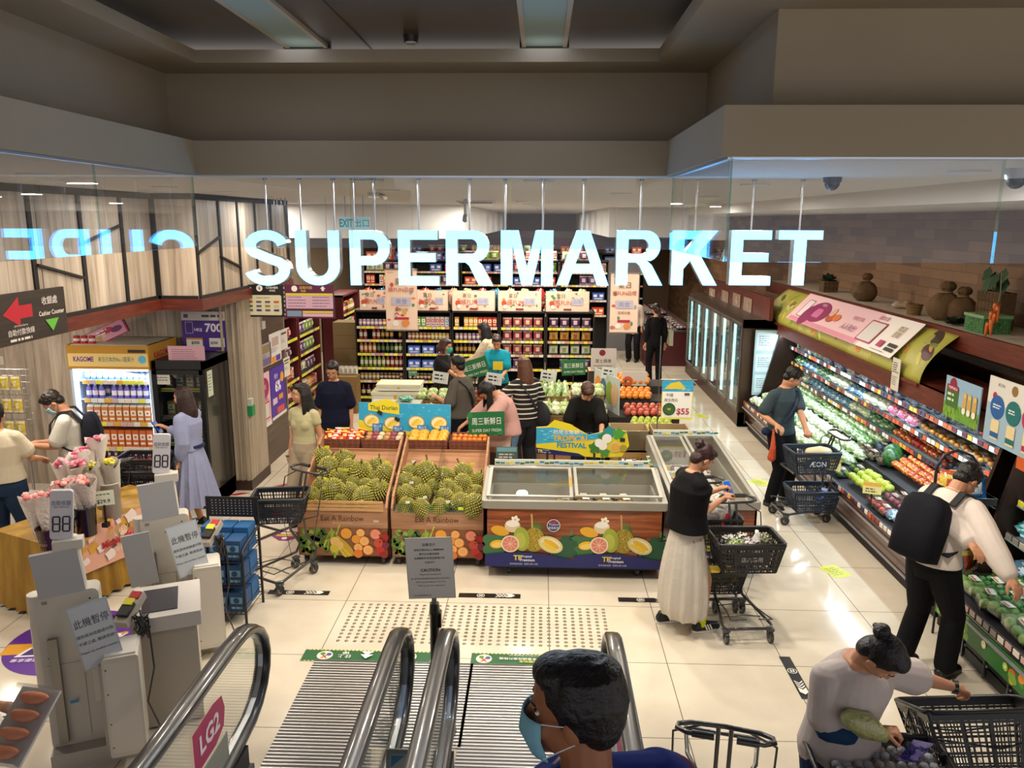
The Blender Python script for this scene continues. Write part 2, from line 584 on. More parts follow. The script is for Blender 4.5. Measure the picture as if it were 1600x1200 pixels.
# ================================================================ THE SETTING
def sbox(name,x0,x1,y0,y1,z0,z1,mat='matte',col='fff'):
 mb=MB(mat)
 mb.box((x0+x1)/2,(y0+y1)/2,(z0+z1)/2,x1-x0,y1-y0,z1-z0,col)
 return struct(name,mb)
def prism(mb,pts,z0,z1,col):
 n=len(pts)
 vs=[(p[0],p[1],z0) for p in pts]+[(p[0],p[1],z1) for p in pts]
 fs=[(i,(i+1) % n,(i+1) % n+n,i+n) for i in range(n)]+[tuple(range(n-1,-1,-1)),tuple(range(n,2*n))]
 return mb.add(vs,fs,col)
sbox('floor',-9,6,-3,31,-0.12,0,'floor')
VX0,VX1,VY1,VY2=-2.07,0.73,4.8,3.35     # edge of the escalator void
# store ceiling in slabs around the void
mb=MB('ceiling_white')
for x0,x1,y0,y1 in ((-9,VX0-0.08,-1.0,VY1+0.1),(-9,2.8,VY1+0.1,31),(VX1+0.08,2.8,VY2+0.1,VY1+0.1)):
 mb.box((x0+x1)/2,(y0+y1)/2,CEIL+0.04,x1-x0,y1-y0,0.08)
struct('ceiling',mb)
sbox('ceiling_right',2.8,5.0,VY2+0.1,31,3.45,3.6,'ceiling_white')
sbox('ceiling_back_left',-5.6,-1.3,13.5,31,3.02,CEIL-0.002,'ceiling_white')
sbox('ceiling_back_right',1.3,2.798,15.5,31,3.02,CEIL-0.002,'ceiling_white')
# fascia around the void
mb=MB('void_plaster')
path=[(VX0,-3.0),(VX0,VY1),(VX1,VY1),(VX1,VY2),(6.0,VY2)]
def band(mb,off0,off1,z0,z1):
 a=[(VX0-off0,-3),(VX0-off0,VY1+off0),(VX1+off0,VY1+off0),(VX1+off0,VY2+off0),(6,VY2+off0)]
 b=[(VX0-off1,-3),(VX0-off1,VY1+off1),(VX1+off1,VY1+off1),(VX1+off1,VY2+off1),(6,VY2+off1)]
 for i in range(4):
  q=[a[i],a[i+1],b[i+1],b[i]]
  if i == 2 or i == 3 or True:
   prism(mb,q[::-1],z0,z1,'fff')
band(mb,0.0,0.10,CEIL-0.002,3.78)
band(mb,0.10,0.34,3.66,3.775)
struct('trim_1',mb)
mb=MB('void_plaster')
band(mb,0.26,0.34,3.775,4.2)
band(mb,-0.08,0.34,4.2,4.27)
struct('wall_void',mb)
mb=MB('print');mb.box(3.3,3.44,4.31,4.9,0.1,0.08,'7a5a4a');mb.box(3.3,3.42,4.40,4.9,0.1,0.1,'4a342a')
struct('trim_2',mb)
# dark panelled ceiling above the void
mb=MB('void_panel')
mb.box(1.6,1.1,4.36,8.8,8.6,0.04)
for x in (-1.05,0.02):
 mb.box(x,2.6,4.337,0.012,5.0,0.006)
struct('ceiling_void',mb)
def panel_lamp(x0,x1,y0,y1,lab):
 t=thing('ceiling_light_panel',lab,'ceiling light',((x0+x1)/2,(y0+y1)/2,4.33))
 m=MB('print');w_,l_=x1-x0,y1-y0
 m.box(0,l_/2,0,w_+.05,.03,.02,'3a3026');m.box(0,-l_/2,0,w_+.05,.03,.02,'3a3026')
 m.box(w_/2,0,0,.025,l_,.02,'b8ac98');m.box(-w_/2,0,0,.025,l_,.02,'b8ac98')
 m.build('frame',t)
 m=MB('matte');m.box(0,0,.002,w_,l_,.012,'9fb3ad');m.build('diffuser',t)
 area_lamp('panel_lamp',((x0+x1)/2,(y0+y1)/2,4.30),5,w_,(.62,.72,1.0),l_)  # bluish fill added to tint the void; the panel itself is off
panel_lamp(-1.52,-1.29,2.2,4.95,'long frosted ceiling light panel above the left escalator')
panel_lamp(-0.115,0.125,2.2,4.95,'long frosted ceiling light panel above the right escalator')
p=at(642,56,Z=4.34)
mb=MB('print');mb.cyl((0,0,0),(0,0,-.035),.045,.04,16,'1c1612');mb.cyl((0,0,-.035),(0,0,-.042),.034,.03,16,'c9c2b4')
tag(mb.build('smoke_detector',loc=p),'small round detector on the dark ceiling over the escalators','detector')
# glass smoke barrier under the fascia
GB=CEIL-0.43
def barrier(name,x0,y0,x1,y1,n,lab,gm='glass_barrier'):
 t=thing(name,lab,'glass barrier',(x0,y0,GB))
 L_=math.hypot(x1-x0,y1-y0);a=math.atan2(y1-y0,x1-x0);t.rotation_euler=(0,0,a)
 for i in range(n):
  m=MB(gm);m.box(L_*(i+.5)/n,0,.21,L_/n-.008,.01,.42);m.build('pane',t)
 m=MB('metal');m.box(L_/2,0,.425,L_,.03,.012,'cfd6de');m.build('top_channel',t)
 for i in range(n+1):m=MB('glass_green');m.box(min(max(L_*i/n,.003),L_-.003),0,.21,.006,.012,.42);m.build('pane_edge',t)
yb=VY1+.05
barrier('smoke_barrier',VX0-.05,-1.6,VX0-.05,yb,6,'glass smoke barrier along the left side of the escalator void, reflecting the sign','glass_mirroring')
barrier('smoke_barrier',VX0-.05,yb,VX1+.05,yb,3,'glass smoke barrier across the far end of the escalator void')
barrier('smoke_barrier',VX1+.05,yb,VX1+.05,VY2+.05,1,'short glass smoke barrier pane overlapping the last letters of the sign')
barrier('smoke_barrier',VX1+.05,VY2+.05,5.2,VY2+.05,4,'glass smoke barrier in front of the produce wall')
# walls
sbox('wall_left',-9.1,-9,-3,9.4,0,3.7,'pale_wood_y')
sbox('wall_back_left',-9,-3.84,9.4,9.5,0,2.46,'pale_wood')
mb=MB('pale_wood_y')
prism(mb,[(-9,-1),(-4.05,-1),(-4.05,8.2),(-9,8.2)],2.5,CEIL,'fff')
prism(mb,[(-9,8.2),(-3.6,8.2),(-3.6,11.2),(-9,11.2)],2.5,CEIL,'fff')
struct('wall_upper_left',mb)
mb=MB('red_wood')
prism(mb,[(-9,-1),(-4.0,-1),(-4.0,8.15),(-9,8.15)],2.38,2.5,'fff')
prism(mb,[(-9,8.15),(-3.55,8.15),(-3.55,11.25),(-9,11.25)],2.38,2.5,'fff')
struct('trim_3',mb)
# black strips dividing the upper left panels
mb=MB('matte');K='120f0e'
def strip(X,a,b,w=0.045):
 p,q=at(a[0],a[1],X=X),at(b[0],b[1],X=X)
 mb.bar((X+.008,p.y,min(max(p.z,2.5),CEIL)),(X+.008,q.y,min(max(q.z,2.5),CEIL)),w,.02,K)
for x in (47,126,190,241):
 y_=at(x,370,X=-4.05).y;mb.box(-4.045,y_,(2.5+CEIL)/2,.02,.05,CEIL-2.5,K)
for x in (305,343,372,399,424):
 y_=at(x,370,X=-3.6).y;mb.box(-3.595,min(max(y_,8.22),11.15),(2.5+CEIL)/2,.02,.045,CEIL-2.5,K)
mb.box(-4.03,8.19,(2.5+CEIL)/2,.06,.03,CEIL-2.5,K);mb.box(-3.6,11.2,(2.5+CEIL)/2,.06,.05,CEIL-2.5,K)
for x0,x1,X in ((-1.0,8.2,-4.05),(8.2,11.2,-3.6)):
 mb.box(X+.01,(x0+x1)/2,2.515,.03,x1-x0,.035,K);mb.box(X+.01,(x0+x1)/2,CEIL-.03,.03,x1-x0,.06,K)
mb.box(-3.83,8.19,2.515,.44,.03,.035,K);mb.box(-3.83,8.19,CEIL-.03,.44,.03,.06,K)
strip(-4.05,(55,414),(128,434));strip(-4.05,(128,380),(185,352));strip(-3.6,(307,396),(340,371));strip(-3.6,(343,401),(374,417))
struct('trim_4',mb)
mb=MB('slat_wood');mb.box(-3.72,9.62,1.19,.26,.62,2.38)
for i in range(4):mb.box(-3.86+.02+i*.07,9.3,1.25,.03,.03,2.26)
struct('wall_column',mb)
mb=MB('print');mb.box(-3.72,9.6,.06,.29,.68,.12,'33211a');struct('baseboard_left',mb)
mb=MB('dark_wood');mb.box(-3.76,10.55,1.19,.1,1.28,2.38);struct('wall_door_side',mb)
sbox('wall_store_left',-5.7,-5.6,11.2,31,0,3.6,'matte','8f7f6c')
sbox('wall_store_near',-5.6,-3.72,11.19,11.25,0,3.55,'matte','8f7f6c')
mb=MB('matte');mb.box(-.3,30.5,1.8,10.6,.1,3.6,'8a745e');struct('wall_back',mb)
mb=MB('print');mb.box(-.3,25.4,2.62,10.4,.06,.34,'5c1f22');mb.box(-.3,25.42,2.9,10.4,.05,.2,'6b5647');struct('trim_5',mb)
sbox('wall_right',4.9,5.0,2.9,31,0,3.5,'wall_blocks')
# ledge over the produce cases
mb=MB('shelf_stone');mb.box(4.52,9.0,2.262,.74,11.2,.03);mb.use('red_wood');mb.box(4.14,9.0,2.185,.05,11.2,.19);mb.box(4.5,9,2.2,.7,11.2,.06)
struct('trim_6',mb)
# escalators: landing plates, steps, balustrades
mb=MB('ribbed_steel');mb.box(-1.24,4.19,.004,.92,2.5,.012);mb.box(-.02,4.19,.004,.96,2.5,.012)
mb.box(-.63,4.95,.004,.30,.98,.012)
o=mb.build('landing_plate');o['kind']='structure'
def rail_path():
 """centre line of a handrail: comes down the slope, runs level, loops round the newel and back"""
 pts=[]
 for i in range(5):pts.append((0,.1+i*.5,1.0+.5774*(2.6-(.1+i*.5))))
 pts += [(0,2.45,1.07),(0,2.7,1.015),(0,3.0,1.0),(0,3.9,1.0)]
 for i in range(1,10):
  t=R(90-i*18);pts.append((0,3.98+.42*math.cos(t)*1.0,.70+.30*math.sin(t)))
 pts += [(0,3.9,.395),(0,3.6,.37)]
 return pts
RP=rail_path()
def balustrade(x,label,sgn,text=None):
 t=thing('escalator_balustrade',label,'escalator balustrade',(x,0,0))
 m=MB('rubber')
 # flattened rubber section
 pr=[]
 n=12
 prev=None
 vs=[]
 for i,p in enumerate(RP):
  a=V(RP[max(i-1,0)]);b=V(RP[min(i+1,len(RP)-1)]);d=(b-a).normalized()
  nrm=V((0,-d.z,d.y))
  for k in range(n):
   q=2*PI*k/n
   vs.append(V(p)+V((1,0,0))*(.049*math.copysign(abs(math.cos(q)) ** .6,math.cos(q)))+nrm*(.028*math.copysign(abs(math.sin(q)) ** .7,math.sin(q))))
 fs=[(i*n+k,i*n+(k+1) % n,(i+1)*n+(k+1) % n,(i+1)*n+k) for i in range(len(RP)-1) for k in range(n)]
 m.add(vs,fs,'1c1d20',True)
 m.add(vs[:n],[tuple(range(n-1,-1,-1))],'1c1d20');m.add(vs[-n:],[tuple(range(n))],'1c1d20')
 m.build('handrail',t)
 m=MB('metal')
 inner=[]
 for i,p in enumerate(RP):
  a=V(RP[max(i-1,0)]);b=V(RP[min(i+1,len(RP)-1)]);d=(b-a).normalized()
  inner.append(V(p)-V((0,-d.z,d.y))*.034)
 for i in range(len(inner)-1):m.bar(inner[i],inner[i+1],.03,.022,'9a9da2')
 m.build('handrail_guide',t)
 m=MB('glass_clear')
 pts=[(p.y,p.z) for p in inner]
 base=[(3.6,.25),(2.75,.25)]+[(y,.25+.5774*(2.6-y)) for y in (2.1,1.6,1.1,.6,.1)]
 poly=pts+base
 vs=[(-.005,y,z) for y,z in poly]+[(.005,y,z) for y,z in poly];k=len(poly)
 m.add(vs,[tuple(range(k)),tuple(range(2*k-1,k-1,-1))],'fff')
 m.build('glass_panel',t)
 m=MB('steel')
 for a,b in (((0,.1,.12+.5774*2.5),(0,2.6,.12)),((0,2.6,.12),(0,3.95,.12))):m.bar(a,b,.16,.26,'6a6c70')
 m.box(0,3.75,.3,.12,.36,.16,'1b1b1e')
 m.build('skirt',t)
 return t
ba=balustrade(-1.70,'glass escalator balustrade with round pink floor sticker and black handrail',1)
balustrade(-.80,'black escalator handrail left of the notice post',1)
balustrade(-.52,'black escalator handrail right of the notice post',-1)
bd=balustrade(.44,'black escalator handrail on the far side of the man in the blue jacket',-1)
def lg2(x,sgn,par):
 m=MB('print');m.M=Matrix.Translation((sgn*.012,3.60,.60)) @ Matrix.Rotation(R(90),4,'Z') @ Matrix.Rotation(ST,4,'X')
 m.M=m.M @ Matrix.Rotation(0,4,'Z')
 m.poly([(-.22,.00),(-.22,.23),(.03,.24),(.14,.22),(.17,.13),(.14,.04),(.03,.0)],'b3245e')
 m.rect(-.02,-.1,.4,.17,'d8d8d0');m.rect(-.02,-.1,.388,.158,'8f9088')
 m.text('LG2',-.03,.12,.11,'f3e6ec',bold=.03,maxw=.32)
 m.disc(-.1,-.1,.05,'33312f');m.disc(-.1,-.1,.044,'aaa9a0');m.rect(-.1,-.1,.06,.02,'33312f')
 m.build('floor_sticker',par)
lg2(-1.70,1,ba);lg2(.44,-1,bd)
mb=MB('ribbed_steel')
for i in range(8):
 y0=2.75-i*.36
 for x in (-1.25,-.04):mb.box(x,y0-.18,.2*(i+1)-.1,.82,.36,.2)
o=mb.build('escalator_steps');o['kind']='structure'
# markings stuck to the floor
def decal(name,lab,cat,loc,rz,draw,group=None):
 m=MB('print');draw(m);o=m.build(name,loc=(loc[0],loc[1],.0012),rot=(0,0,rz));return tag(o,lab,cat,group)
def arrow(m):
 m.rect(0,0,.56,.085,'16120f')
 m.disc(-.08,0,.036,'e8e2d6');m.disc(-.08,0,.03,'16120f');m.rect(-.08,0,.036,.03,'e8e2d6');m.rect(-.08,0,.03,.008,'16120f')
 for i in range(3):
  x=.05+i*.03;m.poly([(x,.03),(x+.015,.03),(x+.045,0),(x+.015,-.03),(x,-.03),(x+.03,0)],'ece6da')
 m.poly([(.14,.03),(.2,.03),(.23,0),(.2,-.03),(.14,-.03),(.17,0)],'ece6da')
for px,py,lab,rz in ((467,926,'black floor strip with white arrows beneath the trolley holding an empty basket',0),(765,931,'black floor strip with white arrows near the notice post',0),
      (1015,938,'black floor strip partly under the long white skirt',0),(1243,1058,'black floor strip with white arrows pointing to the woman with the cabbage',R(-90))):
 p=at(px,py,Z=0);decal('floor_arrow_strip',lab,'floor marking',p,rz,arrow)
def green(kind):
 def d(m):
  m.rect(0,0,1.0,.17,'1d5c33')
  for s_ in (-1,1):
   m.rect(0,s_*.078,.98,.011,'d8cf6a')
   m.lz += .0006;z=m.lz
   for i in range(32):m.rect(-.48+i*.031,s_*.078,.012,.011,'1d5c33',z=z)
  for s_ in ((-1,1) if kind else (-.82,.82)):
   m.disc(s_*.40,0,.062,'ded9c6',n=24);m.lz += .0006
   m.disc(s_*.40-.02,.02,.02,'3f8a3a');m.disc(s_*.40+.03,.012,.02,'3a4f9a');m.text('X',s_*.4,-.02,.05,'c0282a',bold=.03)
  if kind:
   m.text('請勿使用購物車',0,-.035,.034,'d9d54a',maxw=.6,bold=.01,a=PI);m.text('攜兒童/嬰兒車/行李車請改乘升降機',0,.0,.034,'f0efe6',maxw=.62,bold=.01,a=PI)
   m.text('Please do not use baby trolley or shopping cart',0,.045,.02,'f0efe6',maxw=.6,a=PI)
  else:
   for x in (-.17,.17):
    m.text('up',x,.035,.04,'f0efe6',bold=.03,a=PI);m.text('往上',x,-.02,.05,'f0efe6',bold=.02,a=PI)
   m.poly([(-.05,.055),(.05,.055),(.0,.0)],'f0efe6');m.poly([(-.05,.01),(.05,.01),(.0,-.05)],'f0efe6')
 return d
decal('floor_sticker','green floor sticker reading up with two white arrowheads','floor marking',at(573,1026,Z=0),R(0),green(0))
decal('floor_sticker','green floor sticker warning against trolleys, before the man in the blue jacket','floor marking',at(837,1032,Z=0),R(0),green(1))
mb=MB('steel')
for j in range(12):
 for i in range(33):
  mb.cyl((-1.6+i*.068,5.74+j*.056,0),(-1.6+i*.068,5.74+j*.056,.006),.017,.012,8,'a49a8a' if (i+j) % 2 else 'a49a8a')
o=tag(mb.build('tactile_studs'),'rows of small steel warning studs in the floor before the escalators','tactile paving',kind='stuff')
def yellow(m):
 m.rect(0,0,.2,.26,'c9cf4c',r=.03);m.lines(-.07,.07,.14,5,.035,.015,'8a8f2c',5)
for px,py,lab in ((1187,754,'yellow floor sticker beside the far chest freezer'),(1305,893,'yellow floor sticker in front of the produce case'),(1095,650,'small yellow floor sticker by the price sign')):
 decal('floor_sticker',lab,'floor marking',at(px,py,Z=0),R(20),yellow)
def purple(m):
 m.disc(0,0,.5,'5a2a8f',n=48);m.rect(-.34,-.1,.3,.16,'d99a1e')
 m.poly([(-.36,-.22),(-.12,-.22),(-.08,-.08),(-.3,-.08)],'e9e4ee');m.poly([(-.32,-.2),(-.15,-.2),(-.12,-.1),(-.28,-.1)],'3b1c66')
 m.text('6',.18,.1,.26,'f2eef6',bold=.05);m.disc(.3,.06,.09,'e0a02a',ry=.02,a=.5);m.text('%',.34,.02,.12,'f2eef6',bold=.04)
 m.rect(.1,.33,.22,.1,'17141c',a=.3);m.rect(.06,.33,.05,.05,'e9e4ee',a=.3)
 m.text('積分 2x',.22,-.1,.06,'f2eef6',bold=.02);m.text('專享優惠',-.25,-.28,.05,'f2eef6',bold=.02)
decal('floor_sticker','large round purple promotion sticker on the floor behind the self checkouts','floor marking',at(117,1001,Z=0),R(8),purple)
def hexa(m):
 m.poly([(-.16,0),(-.1,.13),(.12,.13),(.16,0),(.06,-.12),(-.04,-.12)],'7a2f63');m.rect(0,.08,.16,.04,'e4dccf');m.rect(0,.02,.22,.05,'c9a33a');m.disc(0,-.06,.03,'e4dccf')
decal('floor_sticker','small purple floor sticker behind the trolley with the empty basket','floor marking',at(447,838,Z=0),0,hexa)
def dark(m):m.rect(0,0,.5,.06,'241d1a')
decal('floor_strip','plain black diagonal floor strip left of the trolley','floor marking',at(418,838,Z=0),R(60),dark)
def red(m):m.poly([(-.12,-.05),(0,-.05),(.14,.05),(.02,.05)],'a51d2c')
for px,py,l in ((372,772,'column'),(443,758,'dark wooden wall')):
 decal('floor_marker','red slanted floor marker at the foot of the ' +l,'floor marking',at(px,py,Z=0),0,red)
def maroon(m):m.rect(0,0,1.5,.6,'5e171c')
decal('floor_mat','dark red mat in the far aisle beside the freezers','mat',(2.5,16.4),0,maroon)
# ---------------------------------------------------------------- ceiling fittings
lampspots=[(55,272,'over the left wood panels, nearest the barrier'),(80,281,'second from the barrier over the left panels'),(257,292,'above the step in the left panelling'),(233,297,'just behind the step in the left panelling'),
      (350,300,'left of the hanging sign letters'),(415,308,'above the first sign letter'),(480,315,'above the second sign letter'),
      (575,281,'at the top of the barrier left of centre'),(605,297,'beside the exit sign'),(680,317,'beyond the exit sign'),
      (842,282,'at the top of the barrier above the middle letters'),(970,302,'right of the centre line'),(1180,288,'seen beside the green glass edge'),(1108,307,'behind the short barrier pane'),(1513,268,'over the produce wall between two cameras')]
def lampmb():
 m=MB('lamp');m.cyl((0,0,0),(0,0,-.006),.085,.085,20,'fff3e0');return m
def ringmb():
 m=MB('print');m.lathe([(.085,0),(.105,0),(.10,-.012),(.085,-.014)][::-1],(0,0,0),20,'e8e2d8');return m
rm,lm=ringmb().mesh('trim_ring'),lampmb().mesh('lens')
def downlight(x,y,z,lab,watts):
 t=thing('downlight','round white downlight ' +lab,'ceiling light',(x,y,z),0,'round downlights in the shop ceiling')
 for nm,me in (('trim_ring',rm),('lens',lm)):
  o=bpy.data.objects.new(nm,me);COL.objects.link(o);o.parent=t
 area_lamp('downlight_lamp',(x,y,z-.03),watts,.17,(1.0,.90,.76))
for px,py,lab in lampspots:
 zc=CEIL
 p=at(px,py,Z=zc-.002)
 if px in (680,):p=V((-1.6+.4,12.9,CEIL))
 downlight(p.x,p.y,zc,lab,9 if px < 300 else 17 if px < 500 else 42)
for i,y in enumerate((11.0,12.3,13.6,15.0,16.6,18.4,20.5,23.0,26.0)):
 downlight(-.25+.06*i,y,CEIL,ORD[i]+' in the straight row running to the back of the store',44)
for i,(x,y) in enumerate(((-4.6,13),(-4.3,17),(-3.0,20),(2.2,12),(2.2,18),(-2.6,16),(3.2,22))):
 z=CEIL if y < 13.5 or (x > 1.3 and y < 15.5) else (3.45 if x > 2.8 else 3.02)
 downlight(x,y,z,'of the back area, %s counted from the left panels' % ORD[i],44)
for i,(x,y) in enumerate(((-5.0,5.2),(-4.9,7.2),(-6.2,8.2))):  # unseen downlights added to brighten the lower left wall under the bulkhead
 downlight(x,y,2.378,'added unseen under the low ceiling on the left, %s of three' % ORD[i],24)
mb=MB('print');mb.box(0,0,0,.34,.05,.13,'cfe8ea');mb.M=X4((0,-.0262,0),rx=ST);mb.rect(0,0,.33,.12,'a5dfe6');mb.text('EXIT',-.085,0,.085,'1f7f96',bold=.02,maxw=.15);mb.text('出口',.085,0,.085,'1f7f96',bold=.02)
mb.M=Matrix();mb.cyl((-.1,0,.06),(-.1,0,.30),.005,n=6,col='999');mb.cyl((.1,0,.06),(.1,0,.30),.005,n=6,col='999')
p=at(553,324,Y=8.8);tag(mb.build('exit_sign',loc=(p.x,p.y,3.29)),'hanging exit sign reading EXIT behind the glass barrier','exit sign')
mb=MB('print');mb.box(0,0,0,.5,.5,.02,'d8cfc2')
for i in range(9):mb.box(-.2+i*.05,0,-.012,.03,.42,.012,'2a2724')
tag(mb.build('ceiling_vent',loc=(at(708,303,Z=CEIL).x,11.0,CEIL-.012)),'square slatted air vent in the shop ceiling','vent')
def dome(px,py,z,lab,dark):
 p=at(px,py,Z=z)
 t=thing('dome_camera',lab,'security camera',(p.x,p.y,z))
 m=MB('plastic');m.cyl((0,0,0),(0,0,-.03 if dark else -.05),.055,.05,20,'1a2138' if dark else 'cfc8ba');m.build('housing',t)
 m=MB('gloss');m.ball((0,0,-.03 if dark else -.05),(.046,.046,.05),'10131c');m.build('dome',t)
dome(1301,277,CEIL,'dark dome camera hanging from the ceiling right of the sign',True)
dome(1590,263,CEIL,'pale dome camera with black lens at the corner of the ceiling',False)
p=at(727,330,Y=10.0)
t=thing('security_camera','small bullet camera on a ceiling pole above the sign','security camera',(p.x,10,CEIL))
m=MB('steel');m.cyl((0,0,0),(0,0,-.2),.02,n=8,col='b5b0a8');m.build('pole',t)
m=MB('plastic');m.cyl((0,.02,-.2),(0,-.1,-.26),.03,n=12,col='8d8a84');m.build('body',t)
# pipes and small fittings in the ceiling
p=at(585,300,Z=CEIL)
m=MB('plastic');m.box(0,0,-.03,.12,.05,.05,'d6cec0');m.cyl((.05,0,-.03),(.12,-.08,-.05),.022,n=10,col='b9b2a5')
tag(m.build('security_camera',loc=(p.x,p.y,CEIL)),'small beige box camera near the exit sign','security camera')
# ---------------------------------------------------------------- the big hanging sign
LY=5.22
from mathutils.geometry import tessellate_polygon
def arc(cx,cy_,rx,ry,a0,a1,n=12):
 return [(cx+rx*math.cos(R(a0+(a1-a0)*i/n)),cy_+ry*math.sin(R(a0+(a1-a0)*i/n))) for i in range(n+1)]
def letter_loops(ch):
 if ch == 'E':return [[(0,0),(1,0),(1,.165),(.29,.165),(.29,.43),(.92,.43),(.92,.59),(.29,.59),(.29,.835),(.97,.835),(.97,1),(0,1)]]
 if ch == 'T':return [[(.36,0),(.64,0),(.64,.835),(1,.835),(1,1),(0,1),(0,.835),(.36,.835)]]
 if ch == 'M':return [[(0,0),(.225,0),(.225,.74),(.40,0),(.60,0),(.775,.74),(.775,0),(1,0),(1,1),(.665,1),(.50,.32),(.335,1),(0,1)]]
 if ch == 'A':return [[(0,0),(.22,0),(.30,.23),(.70,.23),(.78,0),(1,0),(.625,1),(.375,1)],[(.355,.39),(.5,.78),(.645,.39)]]
 if ch == 'K':return [[(0,0),(.26,0),(.26,.30),(.40,.45),(.70,0),(1,0),(.58,.60),(.97,1),(.63,1),(.26,.59),(.26,1),(0,1)]]
 if ch == 'P':return [[(0,0),(.27,0),(.27,.37),(.55,.37)]+arc(.60,.685,.40,.315,-90,90,14)+[(.5,1),(0,1)],[(.27,.53)]+arc(.56,.685,.16,.155,-90,90,10)+[(.27,.84)]]
 if ch == 'R':return [[(0,0),(.25,0),(.25,.42),(.42,.42),(.50,.36),(.71,0),(1,0),(.76,.37),(.64,.46)]+arc(.62,.715,.31,.285,-70,90,12)+[(0,1)],[(.25,.575)]+arc(.55,.71,.13,.135,-90,90,10)+[(.25,.845)]]
 if ch == 'U':return [[(0,1),(0,.38)]+arc(.5,.36,.5,.36,180,360,20)+[(1,1),(.745,1),(.745,.38)]+arc(.5,.36,.245,.20,0,-180,14)+[(.255,1)]]
 c=arc(.5,.72,.36,.20,8,215,18)+[(.34,.56),(.5,.505),(.68,.45)]+arc(.49,.285,.385,.205,45,-172,20)
 L_,Rr=[],[]
 for i,(x,y) in enumerate(c):
  x0,y0=c[max(i-1,0)];x1,y1=c[min(i+1,len(c)-1)]
  d=math.hypot(x1-x0,y1-y0);nx,ny=-(y1-y0)/d,(x1-x0)/d
  L_.append((x+nx*.125,y+ny*.085));Rr.append((x-nx*.125,y-ny*.085))
 return [L_+Rr[::-1]]
word='SUPERMARKET'
# measured letter extents in the photograph
ext=[(386,455),(465,533),(549,611),(624,687),(698,770),(783,864),(870,951),(962,1035),(1048,1120),(1139,1203),(1212,1280)]
for i,ch in enumerate(word):
 (xa,xb)=ext[i]
 a=at(xa,402,Y=LY);b=at(xb,402,Y=LY)
 zt=at((xa+xb)/2,360,Y=LY).z;zb=at((xa+xb)/2,445,Y=LY).z
 wd=b.x-a.x;hh=zt-zb
 names=ORD
 occ=word[:i].count(ch)
 sfx='' if word.count(ch) == 1 else (' (%s of them)' % ORD[occ])
 t=thing('sign_letter','glowing white capital %s%s of the hanging entrance sign' % (ch,sfx),'sign letter',((a.x+b.x)/2,LY,(zt+zb)/2),0,'letters of the hanging sign')
 loops=letter_loops(ch)
 P2=[((x-.5)*wd,(y-.5)*hh) for lp in loops for x,y in lp]
 fs=[tuple(f) for f in tessellate_polygon([[V((x,y,0)) for x,y in lp] for lp in loops])]
 fs=[f if ((P2[f[1]][0]-P2[f[0]][0])*(P2[f[2]][1]-P2[f[0]][1])-(P2[f[2]][0]-P2[f[0]][0])*(P2[f[1]][1]-P2[f[0]][1])) > 0 else f[::-1] for f in fs]
 m=MB('letter');m.add([(x,-.0405,z) for x,z in P2],fs,(.064,.32,.62,1.0));m.build('face',t)
 m=MB('metal')
 # side walls from boundary edges
 cnt={}
 for f in fs:
  for k in range(len(f)):
   e=(f[k],f[(k+1) % len(f)]);cnt[e]=1
 be=[e for e in cnt if (e[1],e[0]) not in cnt]
 for e in be:
  p0,p1=P2[e[0]],P2[e[1]]
  m.add([(p0[0],-.04,p0[1]),(p1[0],-.04,p1[1]),(p1[0],.04,p1[1]),(p0[0],.04,p0[1])],[(0,1,2,3)],'b4c0c8')
 m.add([(x,.04,z) for x,z in P2],[f[::-1] for f in fs],'6c7478')
 m.build('casing',t)
 rods={'S':[0],'U':[-.38,.38],'P':[.1],'E':[0],'R':[0],'M':[-.42,.3],'A':[0],'K':[.0],'T':[0]}[ch]
 if i == 2:rods=[-.4,.12]
 for r_ in rods:
  m=MB('metal');x=r_*wd;m.cyl((x,0,hh/2-.01),(x,0,CEIL-(zt+zb)/2),.006,n=8,col='d8d4cc')
  m.cyl((x,0,CEIL-(zt+zb)/2-.01),(x,0,CEIL-(zt+zb)/2),.015,n=8,col='b8b4ac');m.build('rod',t)
# light that the lit letters throw back on barrier and ceiling comes from their faces
# ================================================================ PEOPLE
def ik(a,b,l1,l2,pole):
 a=V(a);b=V(b);d=b-a;L_=d.length
 L_=min(L_,(l1+l2)*.998);d.normalize();b=a+d*L_
 x=(l1*l1-l2*l2+L_*L_)/(2*L_)
 h=math.sqrt(max(l1*l1-x*x,0))
 p=V(pole);p=(p-d*p.dot(d));p.normalize()
 return a+d*x+p*h,b
def remesh(o,vox,it=3):
 r=o.modifiers.new('one surface','REMESH');r.mode='VOXEL';r.voxel_size=vox;r.use_smooth_shade=True
 if it:
  q=o.modifiers.new('soften','SMOOTH');q.iterations=it;q.factor=.5
 return o
def tint_mat(kind,col,cache={}):
 """a finish in one colour (the joined surface keeps no printed pattern)"""
 k=kind+'_' +str(col)
 if k in MATS:return k
 src=MATS[kind]
 m=src.copy();m.name=kind
 nt=m.node_tree
 for n in list(nt.nodes):
  if n.type == 'ATTRIBUTE':nt.nodes.remove(n)
 nt.nodes['Principled BSDF'].inputs['Base Color'].default_value=C(col)
 MATS[k]=m
 return k
